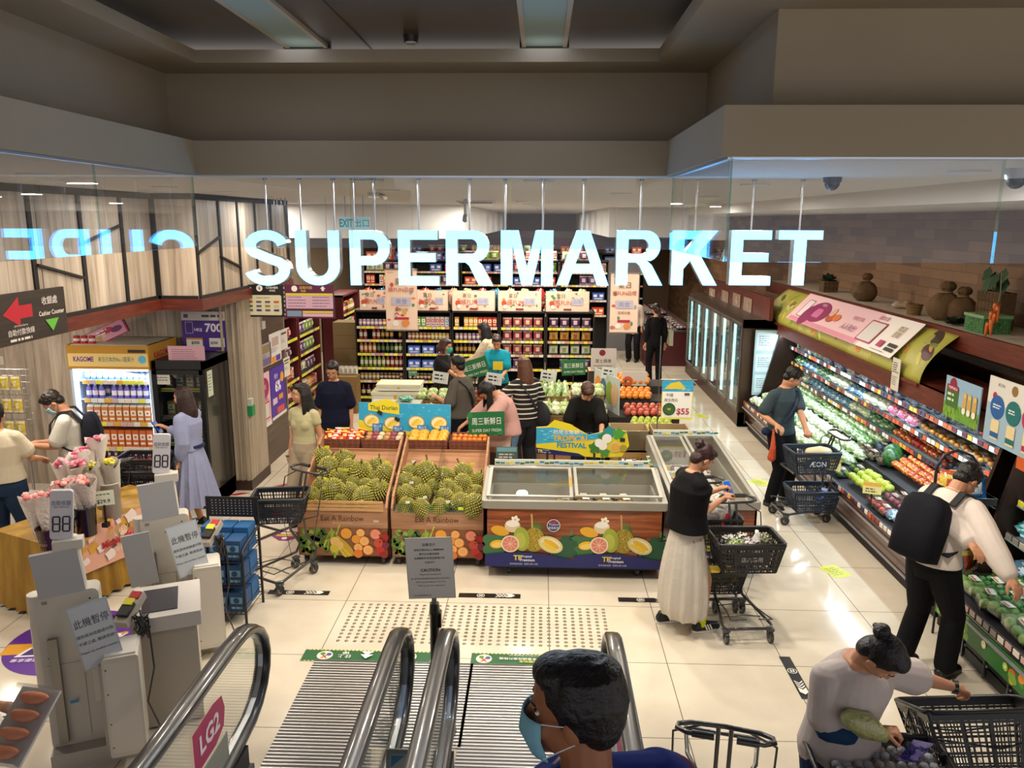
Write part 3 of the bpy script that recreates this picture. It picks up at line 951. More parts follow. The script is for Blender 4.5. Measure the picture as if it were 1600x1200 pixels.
def stripe_mat(k,c0,c1,per,ax=2,thr=.25):
 m,nt,b=base_mat(k);L=nt.links.new
 tc=N(nt,'ShaderNodeTexCoord');sp=N(nt,'ShaderNodeSeparateXYZ');L(tc.outputs['Object'],sp.inputs[0])
 d=N(nt,'ShaderNodeMath',operation='DIVIDE');d.inputs[1].default_value=per;L(sp.outputs[ax],d.inputs[0])
 f=N(nt,'ShaderNodeMath',operation='FRACT');L(d.outputs[0],f.inputs[0])
 g=N(nt,'ShaderNodeMath',operation='LESS_THAN');g.inputs[1].default_value=thr;L(f.outputs[0],g.inputs[0])
 mx=N(nt,'ShaderNodeMix',data_type='RGBA');mx.inputs[6].default_value=C(c0);mx.inputs[7].default_value=C(c1)
 L(g.outputs[0],mx.inputs[0]);L(mx.outputs[2],b.inputs['Base Color']);b.inputs['Roughness'].default_value=.85
 MATS[k]=m
stripe_mat('striped_knit','15130f','d8d0c2',.062)
stripe_mat('heather_knit','2c3a40','3a4a50',.022,thr=.4)
def speckle_mat(k,c0,c1,sc,thr):
 m,nt,b=base_mat(k);L=nt.links.new
 tc=N(nt,'ShaderNodeTexCoord');n=N(nt,'ShaderNodeTexNoise');n.inputs['Scale'].default_value=sc;n.inputs['Detail'].default_value=2
 L(tc.outputs['Object'],n.inputs['Vector']);r=N(nt,'ShaderNodeValToRGB');r.color_ramp.elements[0].position=thr;r.color_ramp.elements[0].color=C(c0)
 r.color_ramp.elements[1].position=thr+.04;r.color_ramp.elements[1].color=C(c1);L(n.outputs['Fac'],r.inputs[0]);L(r.outputs[0],b.inputs['Base Color'])
 b.inputs['Roughness'].default_value=.8;MATS[k]=m
speckle_mat('flower_print','15151c','b9a6b4',26,.56)
speckle_mat('cream_print','c2b39a','8f7d6a',30,.6)
SKIN='c08a68'
def person(label,loc,rz,H=1.65,lean=0,twist=0,side=0,head=(0,0,0),hands=None,feet=None,build=1.0,male=False,
     top=None,bottom=None,shoes='1a1a1c',hair=('short','120d0b'),skin=SKIN,vox=.008,grip=(.4,.4),mask=None,glasses=False,palm=((0,0,-1),(0,0,-1)),legs=True,face=True,pole=((-.3,-1,-.5),(.3,-1,-.5)),hdir=(None,None)):
 """facing +y; hands = (left, right) targets in the person's own frame; returns the root and useful frames"""
 t=thing('person',label,'person',loc,rz)
 s=H/1.7
 lean=R(lean);tw=R(twist);sd=R(side)
 PEL=X4((0,0,.93*s))
 def spine(z):     # progressive bend from pelvis to chest
  k=min(max((z-.93)/.42,0),1)
  zz=(z-.93)*s
  n=8;M=PEL.copy()
  for i in range(n):
   kk=min(max((i+1)/n,0),1)
   M=M @ Matrix.Rotation(-lean/n*k,4,'X') @ Matrix.Rotation(tw/n*k,4,'Z') @ Matrix.Rotation(sd/n*k,4,'Y') @ Matrix.Translation((0,0,zz/n))
  return M
 b_=build
 sw=(.168 if male else .148)*s*(1+(b_-1)*.5)
 NB=spine(1.43)
 prof=[(.80,.115,.09),(.86,.150,.105),(.93,.160,.112),(1.02,.140,.10),(1.10,.128,.095),(1.20,.140,.105),(1.30,.150,.110),(1.36,.140,.10),(1.41,.10,.08),(1.46,.058,.06)]
 if male:prof=[(z,rx*(1.0 if z < 1.15 else 1.07),ry*1.02) for z,rx,ry in prof]
 def torso(mb,z0,z1,inf,col='fff',flare=0.0,fn=None):
  rings=[]
  zs=[p for p in prof if z0 < p[0] < z1]
  def val(z):
   for a,c in zip(prof,prof[1:]):
    if a[0] <= z <= c[0]:
     k=(z-a[0])/(c[0]-a[0]);return (z,a[1]+(c[1]-a[1])*k,a[2]+(c[2]-a[2])*k)
   return (z,)+(prof[0][1:] if z < prof[0][0] else prof[-1][1:])
  zs=[val(z0)]+zs+[val(z1)]
  for z,rx,ry in zs:
   m_=spine(z) if z >= .93 else PEL @ Matrix.Translation((0,0,(z-.93)*s))
   g=flare*max(0,(1.15-z)/.3)
   i_=inf*(1.0 if z < 1.36 else .6 if z < 1.43 else .3)
   rings.append((m_,rx*s*b_+i_+g,ry*s*b_+i_+g*.8,fn))
  mb.loft(rings,24,col)
 body=MB(tint_mat('skin',skin))
 torso(body,.80,1.46,0)
 if not male:
  for sx in (-1,1):body.ball(spine(1.24) @ V((sx*.065*s,.068*s*b_,0)),(.058*s,.05*s,.062*s))
 # neck and head
 HB=spine(1.47)
 hp,hy,hr=head
 HM=HB @ Matrix.Translation((0,.012*s,.03*s)) @ Matrix.Rotation(R(hy),4,'Z') @ Matrix.Rotation(-R(hp),4,'X') @ Matrix.Rotation(R(hr),4,'Y') @ Matrix.Translation((0,.02*s,.095*s))
 # keep the head level-ish: head pitch is relative to the leaned chest
 q=s
 def HV(x,y,z):return HM @ V((x*q,y*q,z*q))
 def hball(mb,c,r,col='fff',rot=None,n=16,m=12,fn=None):
  sv=mb.M.copy();mb.M=mb.M @ HM;mb.ball([k*q for k in c],tuple(k*q for k in r),col,n,m,rot,fn);mb.M=sv
 body.limb([NB @ V((0,-.01,-.03)),HV(0,-.022,-.07)],[(.058 if male else .050)*s,(.056 if male else .047)*s])
 hball(body,(0,-.008,.028),(.072,.094,.090))
 hball(body,(0,.028,-.030),(.058,.062,.078),n=18)
 hball(body,(0,.062,-.088),(.024,.020,.018))
 hball(body,(0,.010,-.072),(.050,.052,.034))
 for sx in (-1,1):
  hball(body,(sx*.036,.062,-.030),(.022,.018,.022))
  hball(body,(sx*.073,-.006,-.012),(.010,.020,.032),rot=(R(-10),0,0))
  hball(body,(sx*.028,.078,.024),(.022,.010,.007))
 body.limb([HV(0,.082,.008),HV(0,.094,-.012),HV(0,.103,-.030)],[.008*q,.010*q,.012*q],10)
 for sx in (-1,1):hball(body,(sx*.010,.094,-.032),(.008,.010,.007))
 hball(body,(0,.084,-.055),(.022,.012,.010))
 # arms
 out={'HM':HM,'spine':spine,'s':s}
 UA,FA=.275*s,.245*s
 arms=[]
 if hands is None:hands=(None,None)
 for k,sx in ((0,-1),(1,1)):
  sh=spine(1.365) @ V((sx*sw,0,0))
  tgt=hands[k]
  if tgt is None:tgt=V((sx*(sw+.05),.03,.86*s))+(sh-V((sx*sw,0,1.365*s)))*V((1,1,.3))
  el,wr=ik(sh,V(tgt),UA,FA,pole[k])
  arms.append((sh,el,wr))
  ra=(.047 if male else .040)*s*(1+(b_-1)*.7)
  body.limb([spine(1.41) @ V((sx*.05,0,0)),sh,sh+(el-sh)*.4,el,el+(wr-el)*.35,wr],[ra*.9,ra*1.08,ra,ra*.8,ra*.82,ra*.55],12)
  # hand
  f=(wr-el).normalized() if hdir[k] is None else V(hdir[k]).normalized()
  pn=V(palm[k]);pn=(pn-f*pn.dot(f)).normalized()      # palm faces along pn
  la=f.cross(pn).normalized()*(1 if sx > 0 else -1)           # thumb side is -la... chosen below
  th=-la if sx > 0 else -la
  hs=s*(1.05 if male else .95)
  c0=wr+f*.045*hs
  body.limb([wr-f*.01,c0],[.024*hs,.026*hs],10)
  for j in range(4):
   off=(1.5-j)*.020*hs
   kn=wr+f*(.083-abs(j-1.3)*.005)*hs+th*off
   body.limb([wr+f*.02+th*off*.6,kn],[.014*hs,.0115*hs],8)
   ln=(.036,.041,.038,.030)[j]*hs
   cur=grip[k]*(1.15+.08*j)
   d1=(f*math.cos(cur)+pn*math.sin(cur));p1=kn+d1*ln
   d2=(f*math.cos(cur*2.1)+pn*math.sin(cur*2.1));p2=p1+d2*ln*.62
   d3=(f*math.cos(cur*2.9)+pn*math.sin(cur*2.9));p3=p2+d3*ln*.5
   body.limb([kn,p1,p2,p3],[.0098*hs,.0090*hs,.0082*hs,.0072*hs],8)
  tb=wr+f*.022*hs+th*.020*hs
  t1=tb+(th*.65+f*.6+pn*.30).normalized()*.040*hs
  t2=t1+(th*.25+f*.8+pn*(.25+grip[k]*.6)).normalized()*.032*hs
  t3=t2+(f*.8+pn*(.2+grip[k]*.6)).normalized()*.020*hs
  body.limb([tb,t1,t2,t3],[.015*hs,.0125*hs,.0105*hs,.009*hs],8)
  out['hand%d' % k]=wr+f*.085*hs+pn*.035*hs
  out['wrist%d' % k]=wr;out['el%d' % k]=el;out['sh%d' % k]=sh;out['f%d' % k]=f
 # legs
 legj=[]
 if feet is None:feet=((-.10,0,0,0),(.10,0,0,0))
 if legs:
  for k,sx in ((0,-1),(1,1)):
   fx,fy,fz,fa=feet[k]
   hip=V((sx*.085*s,0,.87*s));an=V((fx,fy,fz+.085*s))
   dr=V((math.sin(-R(fa)),math.cos(R(fa)),0))
   kn,an=ik(hip,an,.415*s,.40*s,(dr.x*.6+sx*.12,1,0))
   legj.append((hip,kn,an,dr))
   body.limb([hip,hip+(kn-hip)*.35,kn,kn+(an-kn)*.3,an],[.088*s*b_,.078*s*b_,.052*s,.050*s,.034*s],14)
   body.limb([an,an+dr*.05*s-V((0,0,.04*s)),an+dr*.13*s-V((0,0,.058*s))],[.034*s,.032*s,.024*s],10)
 o=remesh(body.build('body',t),vox,3);o.name='body'
 # ---- clothes
 if top:
  m=MB(top['mat'] if 'mat' in top else tint_mat('cloth',top['col']))
  inf=top.get('loose',.024);hem=top.get('hem',.90)
  rw=random.Random(len(label));a1,a2=rw.uniform(0,6),rw.uniform(0,6);wk=top.get('fold',.025)
  torso(m,hem,top.get('neck',1.445),inf,flare=top.get('flare',.0),fn=(lambda t_:1+wk*math.sin(5*t_+a1)*.5+wk*math.sin(3*t_+a2)*.5))
  if not male:
   for sx in (-1,1):m.ball(spine(1.24) @ V((sx*.055*s,.062*s*b_,0)),(.075*s+inf*.3,.055*s+inf*.5,.085*s+inf*.3))
  sl=top.get('sleeve',.5)
  for k,sx in ((0,-1),(1,1)):
   sh,el,wr=arms[k]
   ra=(.047 if male else .040)*s*(1+(b_-1)*.7);sr=inf*.7+.004+top.get('sl_loose',0)
   m.limb([spine(1.40) @ V((sx*.05,0,0)),sh],[ra*.95+inf*.5,ra*1.08+inf*.6],14)
   if sl > 0:
    P_=[sh];Q=[ra*1.06+sr*.8]
    if sl <= 1:
     P_ += [sh+(el-sh)*sl*.5,sh+(el-sh)*sl];Q += [ra*1.1+sr,ra*1.05+sr*1.4]
    else:
     P_ += [sh+(el-sh)*.5,el,el+(wr-el)*(sl-1)*.5,el+(wr-el)*(sl-1)];Q += [ra*1.1+sr,ra*.95+sr*1.1,ra*.85+sr,ra*.62+sr*.8]
    m.limb(P_,Q,14)
  if top.get('collar'):
   m.loft([(NB @ Matrix.Translation((0,.0,-.01)),.075*s,.072*s),(NB @ Matrix.Translation((0,-.004,.035*s)),.066*s,.064*s)],18)
  remesh(m.build(top.get('name','shirt'),t),max(vox,.007),3)
 if bottom:
  kind=bottom.get('kind','pants');inf=bottom.get('loose',.016)
  m=MB(bottom['mat'] if 'mat' in bottom else tint_mat('cloth' if kind == 'pants' else 'gown',bottom['col']))
  if kind == 'pants':
   torso(m,.79,bottom.get('waist',(top.get('hem',.9) if top else 1.0)+.04),inf*.6)
   for (hip,kn,an,dr) in legj:
    e=bottom.get('hem',.97);fl=bottom.get('flare',.012)
    en=kn+(an-kn)*e
    m.limb([hip+V((0,0,.03)),hip+(kn-hip)*.4,kn,kn+(an-kn)*.4,en],
        [.098*s*b_+inf*.5,.084*s*b_+inf*.8,.060*s+inf,.055*s+inf+fl*.5,.045*s+inf+fl],16)
   remesh(m.build('trousers',t),max(vox,.008),3)
  else:
   z1=bottom.get('waist',1.02);z0=bottom.get('hem',.35);fr=bottom.get('flare',.16);npl=bottom.get('pleats',9);puff=bottom.get('puff',0)
   rings=[]
   nn=12
   for i in range(nn+1):
    k=i/nn;z=z0+(z1-z0)*k
    u=1-k
    bell=(u ** .75)*fr
    if puff:bell=fr*math.sin(min(u*1.25,1)*PI/2)-(puff*max(0,(u-.93))/.07)
    amp=.10*u ** .8*bottom.get('fold',1)
    rings.append((X4((0,bottom.get('shift',0)*u,z*s)),(.13*b_*s+.01+bell),(.10*b_*s+.01+bell*.85),
          (lambda t_,amp=amp,u=u:1+amp*math.sin(npl*t_+1.3*u)+amp*.4*math.sin((npl*2+1)*t_+2))))
   m.loft(rings,120)
   m.build('skirt',t)
 if legs and shoes:
  for k,(hip,kn,an,dr) in enumerate(legj):
   m=MB(tint_mat('plastic',shoes))
   g=V((an.x,an.y,an.z-.085*s))
   a=math.atan2(-dr.x,dr.y)
   m.M=X4(g,rz=a)
   m.limb([(0,-.045*s,.045),(0,.03*s,.045),(0,.15*s,.032)],[.043*s,.047*s,.038*s],14)
   m.limb([(0,-.03*s,.075),(0,.05*s,.06)],[.040*s,.036*s],12)
   so=m.build('shoe',t);remesh(so,.006,2)
   m=MB('plastic');m.M=X4(g,rz=a)
   m.loft([(X4((0,.055*s,z)),.047*s,.145*s,lambda t_:1-.10*math.cos(t_) ** 2) for z in (.002,.022)],24,'e8e4dc' if shoes in ('0c0c0d',) else '15140f')
   m.build('sole',so)
   if shoes == '0c0c0d':
    m=MB('print');m.M=X4(g,rz=a)
    for sx in (-1,1):
     for i in range(3):m.bar((sx*.047,.035+i*.022,.03),(sx*.040,.015+i*.022,.075),.004,.010,'eeeae2')
    m.build('side_stripes',so)
 # ---- face details
 if face:
  for sx in (-1,1):
   m=MB('gloss');m.M=HM
   m.ball((sx*.029*q,.0715*q,.004*q),(.0125*q,.007*q,.0062*q),'e9e2da',10,8)
   m.ball((sx*.029*q,.0757*q,.004*q),(.0058*q,.0042*q,.0058*q),'1d120c',10,8)
   m.use('matte');m.tube([V((sx*(.017+.0075*i)*q,(.0795-.0026*abs(i-1))*q,(.0105+.002*math.sin(i*1.1))*q)) for i in range(4)],.0018*q,5,'1d1410')
   m.build('eye',t)
  m=MB(tint_mat('hair',hair[1]))
  for sx in (-1,1):m.tube([HV(sx*(.014+.011*i),.0885-.0035*i*i*.5,.025+.003*math.sin(i*.9)) for i in range(4)],[.0028*q,.0036*q,.003*q,.0018*q],6)
  m.build('eyebrows',t)
  if not mask:
   m=MB('skin');m.M=HM
   m.ball((0,.0945*q,-.0515*q),(.019*q,.005*q,.004*q),'a5584c',12,6);m.ball((0,.0935*q,-.0585*q),(.016*q,.006*q,.0045*q),'b0655a',12,6)
   m.build('mouth',t)
 if mask:
  m=MB(tint_mat('gown',mask));m.M=HM
  def mk(u,v):return V((math.sin(u)*.066*q,(.036+math.cos(u)*.073+.010*math.cos(u)*(1-abs(v)))*q-.01*q*max(0,-v),(-.046+v*.044)*q))
  vs=[];nu,nv=12,6
  for j in range(nv+1):
   for i in range(nu+1):vs.append(mk(-1.25+2.5*i/nu,-1+2*j/nv))
  f=[(j*(nu+1)+i,j*(nu+1)+i+1,(j+1)*(nu+1)+i+1,(j+1)*(nu+1)+i) for j in range(nv) for i in range(nu)]
  m.add(vs,f,'fff',True);mo=m.build('face_mask',t)
  sm=mo.modifiers.new('thickness','SOLIDIFY');sm.thickness=.003
  for sx in (-1,1):
   m=MB('matte');m.M=HM
   for z0,z1 in ((-.004,.006),(-.086,-.034)):m.tube([(sx*.062*q,.060*q,z0*q),(sx*.074*q,.02*q,(z0*.4+z1*.6)*q),(sx*.079*q,-.012*q,z1*q)],.0014*q,5,'dfe6ea')
   m.build('ear_loop',mo)
 if glasses:
  m=MB('gloss');m.M=HM
  for sx in (-1,1):
   m.tube([V((sx*.033*q+.024*q*math.cos(a_),.1*q,.002*q+.019*q*math.sin(a_))) for a_ in [2*PI*i/14 for i in range(14)]],.0016*q,5,'2a2220',True)
   m.tube([(sx*.057*q,.1*q,.006*q),(sx*.076*q,.0,.004*q)],.0014*q,5,'2a2220')
  m.tube([(-.01*q,.101*q,.006*q),(.01*q,.101*q,.006*q)],.0016*q,5,'2a2220')
  m.build('glasses',t)
 # ---- hair
 if hair:
  hk,hc=hair
  m=MB(tint_mat('hair',hc))
  rr=random.Random(len(label)*7)
  hball(m,(0,-.020,.040),(.079,.096,.088),n=24,m=16)
  hball(m,(0,.030,.085),(.060,.055,.035))
  for sx in (-1,1):
   hball(m,(sx*.066,-.012,.016),(.014,.036,.044))
  if hk in ('short','thin','thin2'):
   hball(m,(0,-.055,-.03),(.064,.052,.055))
   if hk == 'thin2':
    for i in range(60):
     a_=R(-200+220*i/59);x,y=math.cos(a_),math.sin(a_);m.limb([HV(x*.03,-.04+y*.035,.116),HV(x*.070,-.022+y*.080,.09),HV(x*.0815,-.02+y*.097,.03),HV(x*.074,-.02+y*.088,-.03 if y < .2 else .0)],[.004*q,.007*q,.006*q,.004*q],6)
   for i in range(0 if hk == 'thin2' else 90):
    a_=rr.uniform(0,2*PI);e_=rr.uniform(.15,1.3)
    x,y,z=math.cos(a_)*math.cos(e_),math.sin(a_)*math.cos(e_),math.sin(e_)
    p0=V((x*.078,-.02+y*.094,.042+z*.088));nn=V((x,y,z)).normalized();d=V((rr.uniform(-.3,.3),rr.uniform(-.5,.1),-1));d=(d-nn*d.dot(nn)).normalized()*.04;p0 -= nn*.003
    m.limb([HM @ (p0*q),HM @ ((p0+d)*q)],[.0075*q,.005*q],6)
  else:
   hball(m,(0,-.06,-.03),(.068,.045,.07))
   end={'long':-.36,'mid':-.22,'bob':-.11,'bun':-.06,'tail':-.06,'fwd':-.34}[hk]
   if hk in ('long','mid','bob','fwd'):
    for i in range(34):
     a_=R(-200+220*i/33)      # from one temple round the back to the other
     x,y=math.cos(a_),math.sin(a_)
     if hk == 'fwd':x,y=math.cos(R(-215+250*i/33)),math.sin(R(-215+250*i/33))
     top_=V((x*.060,-.02+y*.075,.085));mid_=V((x*.083,-.022+y*.09,.0))
     L_=end+rr.uniform(-.03,.04)
     down=HM.to_3x3().inverted() @ V((0,0,-1))
     p3=mid_+down*abs(L_)*.5+V((x*.012,y*.012-.0,0));p4=mid_+down*abs(L_)+V((x*.02+rr.uniform(-.01,.01),y*.01,0))
     if hk != 'fwd':
      back=V((0,-1,0));p3 += back*.03*(1 if y < 0.1 else .2);p4 += back*.035*(1 if y < .1 else .2)
     m.limb([HM @ (v*q) for v in (top_,mid_,p3,p4)],[.016*q,.016*q,.015*q,.008*q],7)
   if hk == 'bun':
    hball(m,(0,-.125,.070),(.042,.036,.040));hball(m,(0,-.10,.06),(.03,.03,.03))
    for i in range(10):hball(m,(rr.uniform(-.03,.03),-.125+rr.uniform(-.03,.03),.07+rr.uniform(-.035,.035)),(.016,.014,.012),rot=(rr.random(),rr.random(),0))
   if hk == 'tail':
    m.limb([HV(0,-.11,.03),HV(.01,-.15,-.02),HV(.02,-.15,-.12),HV(.03,-.13,-.22)],[.028*q,.036*q,.032*q,.012*q],10)
    for i in range(8):m.limb([HV(rr.uniform(-.05,.05),-.11,.03),HV(rr.uniform(-.03,.05),-.13,-.1)],[.012*q,.006*q],6)
  ho=m.build('hair',t)
  remesh(ho,.005 if vox <= .007 else .007,1)
 out['root']=t
 return out
def strap_path(mb,pts,w,th,col):
 for a,b in zip(pts,pts[1:]):mb.bar(a,b,w,th,col)
# ================================================================ GOODS
# the people are placed after the fixtures; small goods first
def g_can(c1,c2='e8e4dc',r=.033,h=.12):
 def f():
  m=MB('gloss');m.lathe([(r*.88,0),(r,.008),(r,h*.3),(r,h*.62),(r,h-.01),(r*.86,h)],n=12,cols=['b9b9b9',c1,c2,c1,'c5c5c5']);return m
 return f
def g_bottle(c1,c2='f0ece4',cap='c33',r=.033,h=.22):
 def f():
  m=MB('gloss');m.lathe([(r*.9,0),(r,.01),(r,h*.22),(r,h*.55),(r*.95,h*.66),(r*.45,h*.84),(r*.42,h*.88),(r*.42,h)],n=12,cols=[c1,c1,c2,c1,c1,c1,cap]);return m
 return f
def g_carton(c1,c2='f0ece4',w=.07,d=.07,h=.18,gable=False):
 def f():
  m=MB('print');m.box(0,0,h/2,w,d,h,c1)
  m.M=X4((0,-d/2-.0005,h*.5),rx=ST);m.rect(0,h*.1,w*.8,h*.34,c2);m.rect(0,-h*.28,w*.7,h*.12,c2);m.disc(0,h*.1,min(w,h)*.2,c1,z=m.lz+.001)
  m.M=Matrix()
  if gable:m.add([(-w/2,-d/2,h),(w/2,-d/2,h),(w/2,d/2,h),(-w/2,d/2,h),(-w/2,0,h+.03),(w/2,0,h+.03)],[(0,1,5,4),(2,3,4,5),(0,4,3),(1,2,5)],c2)
  return m
 return f
def g_pouch(c1,c2='f0e6d0',w=.15,h=.20,d=.06,sd=1):
 def f():
  rr=random.Random(sd);m=MB('film');n=7
  vs=[];fs=[];cs=[]
  for side in (-1,1):
   for j in range(n+1):
    for i in range(n+1):
     u,v=i/n*2-1,j/n*2-1
     b=(1-abs(u) ** 3)*(1-abs(v) ** 3)
     vs.append((u*w/2*(1-.05*(1-v*v)),side*(d/2*b+(rr.uniform(-.006,.006) if abs(u) < 1 and abs(v) < 1 else 0)),h/2+v*h/2))
  k=(n+1) ** 2
  for s_ in (0,1):
   for j in range(n):
    for i in range(n):
     a=s_*k+j*(n+1)+i;q=(a,a+1,a+n+2,a+n+1)
     fs.append(q if s_ == 0 else q[::-1])
     cs.append(c2 if (2 <= i <= 4 and 2 <= j <= 4) else (c1 if j not in (0,n-1) else c2))
  m.add(vs,fs,c1,True,cols=cs);return m
 return f
def g_tray(cols,w=.2,d=.15,h=.06,film=True,base='1c1c1e',items=6,r=.03,lbl=True):
 def f():
  rr=random.Random(len(cols[0])+items);m=MB('plastic')
  m.lathe([(.40,0),(.5,.03)],n=4,col=base);m.v=[(p[0]*w*1.38,p[1]*d*1.38,p[2]) for p in [tuple(Matrix.Rotation(R(45),3,'Z') @ V(v)) for v in m.v]]
  m.use('fruit')
  nx=max(1,int(w/(2*r)));ny=max(1,int(d/(2*r)))
  for i in range(nx):
   for j in range(ny):
    m.ball(((i+.5)*w/nx-w/2+rr.uniform(-.004,.004),(j+.5)*d/ny-d/2,.02+r*.7),(r,r,r*.9),rr.choice(cols),8,6)
  if lbl:
   m.use('print');m.lz=.02+r*1.75;m.rect(w*.12,-d*.1,w*.34,d*.34,'efe9df');m.rect(w*.12,-d*.02,w*.26,d*.08,'c8402e')
  if film:
   m.use('film_clear');m.box(0,0,.02+r*.9,w*.98,d*.98,r*2*.9)
  return m
 return f
def g_lump(c1,c2,w=.22,d=.16,h=.09,sd=1,mat='film',n=20):
 """leafy or bagged produce: an uneven mound"""
 def f():
  rr=random.Random(sd);ph=[rr.uniform(0,6) for _ in range(4)]
  m=MB(mat);b=len(m.f)
  fn=lambda t,p:1+.12*math.sin(5*t+ph[0]+3*p)+.10*math.sin(9*p+4*t+ph[1])+rr.uniform(-.04,.04)
  m.ball((0,0,h*.48),(w/2,d/2,h/2),c1,n,13,fn=fn)
  m.c=[C(c2) if rr.random() < .38 else c for c in m.c];return m
 return f
def g_round(c1,c2=None,r=.045,stem=True,sy=1.0,sz=.92):
 def f():
  m=MB('fruit');m.ball((0,0,r*sz),(r,r*sy,r*sz),c1,14,10,fn=lambda t,p:1-.08*max(0,math.sin(p)) ** 8)
  if c2:
   rr=random.Random(3);m.c=[C(c2) if rr.random() < .25 else c for c in m.c]
  if stem:m.use('matte');m.cyl((0,0,r*sz*1.7),(.003,0,r*sz*2.15),.004,.003,6,'4a3a1e')
  return m
 return f
def g_melon(r=.11):
 def f():
  m=MB('fruit');m.ball((0,0,r),(r,r,r),'2f6a35',32,12)
  m.c=[C('1c4426') if (i // 2) % 3 == 0 else c for i,c in enumerate(m.c)];return m
 return f
def g_durian(sd):
 def f():
  rr=random.Random(sd)
  bm_v=[];R0=.088;lat=15
  m=MB('fruit')
  # husk sphere with a pointed cone on every cell of a spiral lattice
  el=(rr.uniform(.92,1.05),rr.uniform(.92,1.0),rr.uniform(1.10,1.32))
  ph=rr.uniform(0,6)
  def lob(x,y,z):return 1+.05*math.cos(5*math.atan2(y,x)+ph)*(1-z*z)
  m.ball((0,0,0),(R0*el[0],R0*el[1],R0*el[2]),'5a5a20',16,12,fn=lambda t,p:lob(math.cos(t),math.sin(t),math.sin(p)))
  n=250;vs=[];fs=[];cs=[]
  for i in range(n):
   z=1-2*(i+.5)/n;a=i*2.399963;q=math.sqrt(1-z*z);x,y=q*math.cos(a),q*math.sin(a)
   k=lob(x,y,z);N_=V((x/el[0],y/el[1],z/el[2])).normalized();P_=V((x*el[0],y*el[1],z*el[2]))*R0*k
   u=N_.orthogonal().normalized();v=N_.cross(u);b0=len(vs);w_=.0105
   for j in range(4):
    t=PI/2*j+a;vs.append(P_*.985+(u*math.cos(t)+v*math.sin(t))*w_)
   vs.append(P_+N_*rr.uniform(.012,.016))
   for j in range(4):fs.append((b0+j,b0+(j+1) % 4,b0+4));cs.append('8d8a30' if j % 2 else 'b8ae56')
  m.add(vs,fs,'fff',False,cols=cs)
  m.use('matte');m.tube([(0,0,R0*el[2]*.95),(.004,0,R0*el[2]+.03),(.012,0,R0*el[2]+.05)],[.009,.007,.010],8,'6b5a2e')
  return m
 return f
def g_tag(txt,c='f3efe6',w=.13,h=.085,band=None):
 def f():
  m=MB('print');m.M=X4(rx=ST);m.rect(0,h/2,w,h,c,th=.002)
  if band:m.rect(0,h*.8,w,h*.3,band)
  m.text(txt,0,h*.34,h*.36,'b02a26' if band else '2a2622',bold=.02,maxw=w*.9)
  m.M=Matrix();m.box(0,.004,-.015,.02,.008,.05,'17140f');return m
 return f
# ---------------------------------------------------------------- fruit stands
def plank_text(m,txt,x,y,h,col):m.text(txt,x,y,h,col)
def rainbow_art(m,w,h):
 """printed photograph of fruit and vegetables running from green to red"""
 rr=random.Random(11)
 m.rect(0,0,w,h,'8a5a3c')
 for i in range(70):
  x=rr.uniform(-.48,-.18);y=rr.uniform(-.42,.42)
  m.disc(x*w,y*h,rr.uniform(.015,.035),rr.choice(['3f5f26','56792f','6d8d38','48662a','8aaa44']),n=7,z=m.lz+.0001*(i % 3)+.0003)
 m.lz += .001
 for i in range(26):
  x=rr.uniform(-.22,-.04);m.rect(x*w,rr.uniform(-.4,.42)*h,.012,rr.uniform(.08,.14),rr.choice(['a9b83a','8fae38','c6c83e','74962e']),a=rr.uniform(-.7,.7),z=m.lz+.0003+.0001*(i % 3))
 m.lz += .001
 for i in range(4):
  m.disc(-.02*w+i*.016,-.10*h-.02,.032,('e0bf3e','c9a42e')[i % 2],ry=.12,a=.35+i*.12,n=14)
 for x,y,r_,c_,k in ((-.09,.02,.038,'e0c45a',1),(-.05,-.12,.038,'d9bd5a',1),(-.10,-.24,.034,'d4c23a',0),(.04,.33,.042,'e8a032',0),(.15,.12,.035,'e59a2e',0),(.20,.36,.034,'e88a2e',1),
       (.24,.06,.040,'e4842c',1),(.17,-.18,.036,'e37f2b',1),(.28,-.26,.042,'e1782c',1),(.17,-.40,.034,'dd7a2c',0),(.37,.33,.042,'e0704e',1),(.40,.0,.036,'c24a34',0),
       (.42,-.28,.036,'b8291f',0),(.47,.22,.03,'a81e1c',0),(.46,-.42,.028,'8e1b20',0),(.48,-.06,.026,'7a1c3a',0)):
  r_ *= 1.28
  m.disc(x*w,y*h,r_,c_,n=18)
  if k:
   m.disc(x*w,y*h,r_*.82,'f0c27a' if c_ != 'e0704e' else 'e99a80',n=18)
   m.lz += .0002
   for j in range(8):m.rect(x*w+r_*.42*math.cos(j*PI/4),y*h+r_*.42*math.sin(j*PI/4),r_*.55,.004,c_,a=j*PI/4,z=m.lz)
   m.lz += .0006
 for i in range(12):m.disc((.44+rr.uniform(-.03,.05))*w,rr.uniform(-.45,.45)*h,.010,rr.choice(['a3201f','8a1820','c4302a']),n=8,z=m.lz+.0004)
 m.lz += .001
def caster(par,x,y,h=.10,c='1a1a1c',name='caster'):
 m=MB('plastic');m.box(x,y,h-.012,.05,.06,.02,'4a4b4e');m.box(x-.017,y,h*.62,.006,.04,h*.6,c);m.box(x+.017,y,h*.62,.006,.04,h*.6,c)
 o=m.build(name,par)
 m=MB('rubber');m.cyl((x-.013,y+.01,h*.42),(x+.013,y+.01,h*.42),h*.42,n=16,col='141415');m.use('plastic');m.cyl((x-.0145,y+.01,h*.42),(x+.0145,y+.01,h*.42),h*.2,n=12,col='8a8c90');m.build('wheel',o)
SY0,SY1=7.15,8.12
BED=(.50,.40)      # height at the front, rise per metre
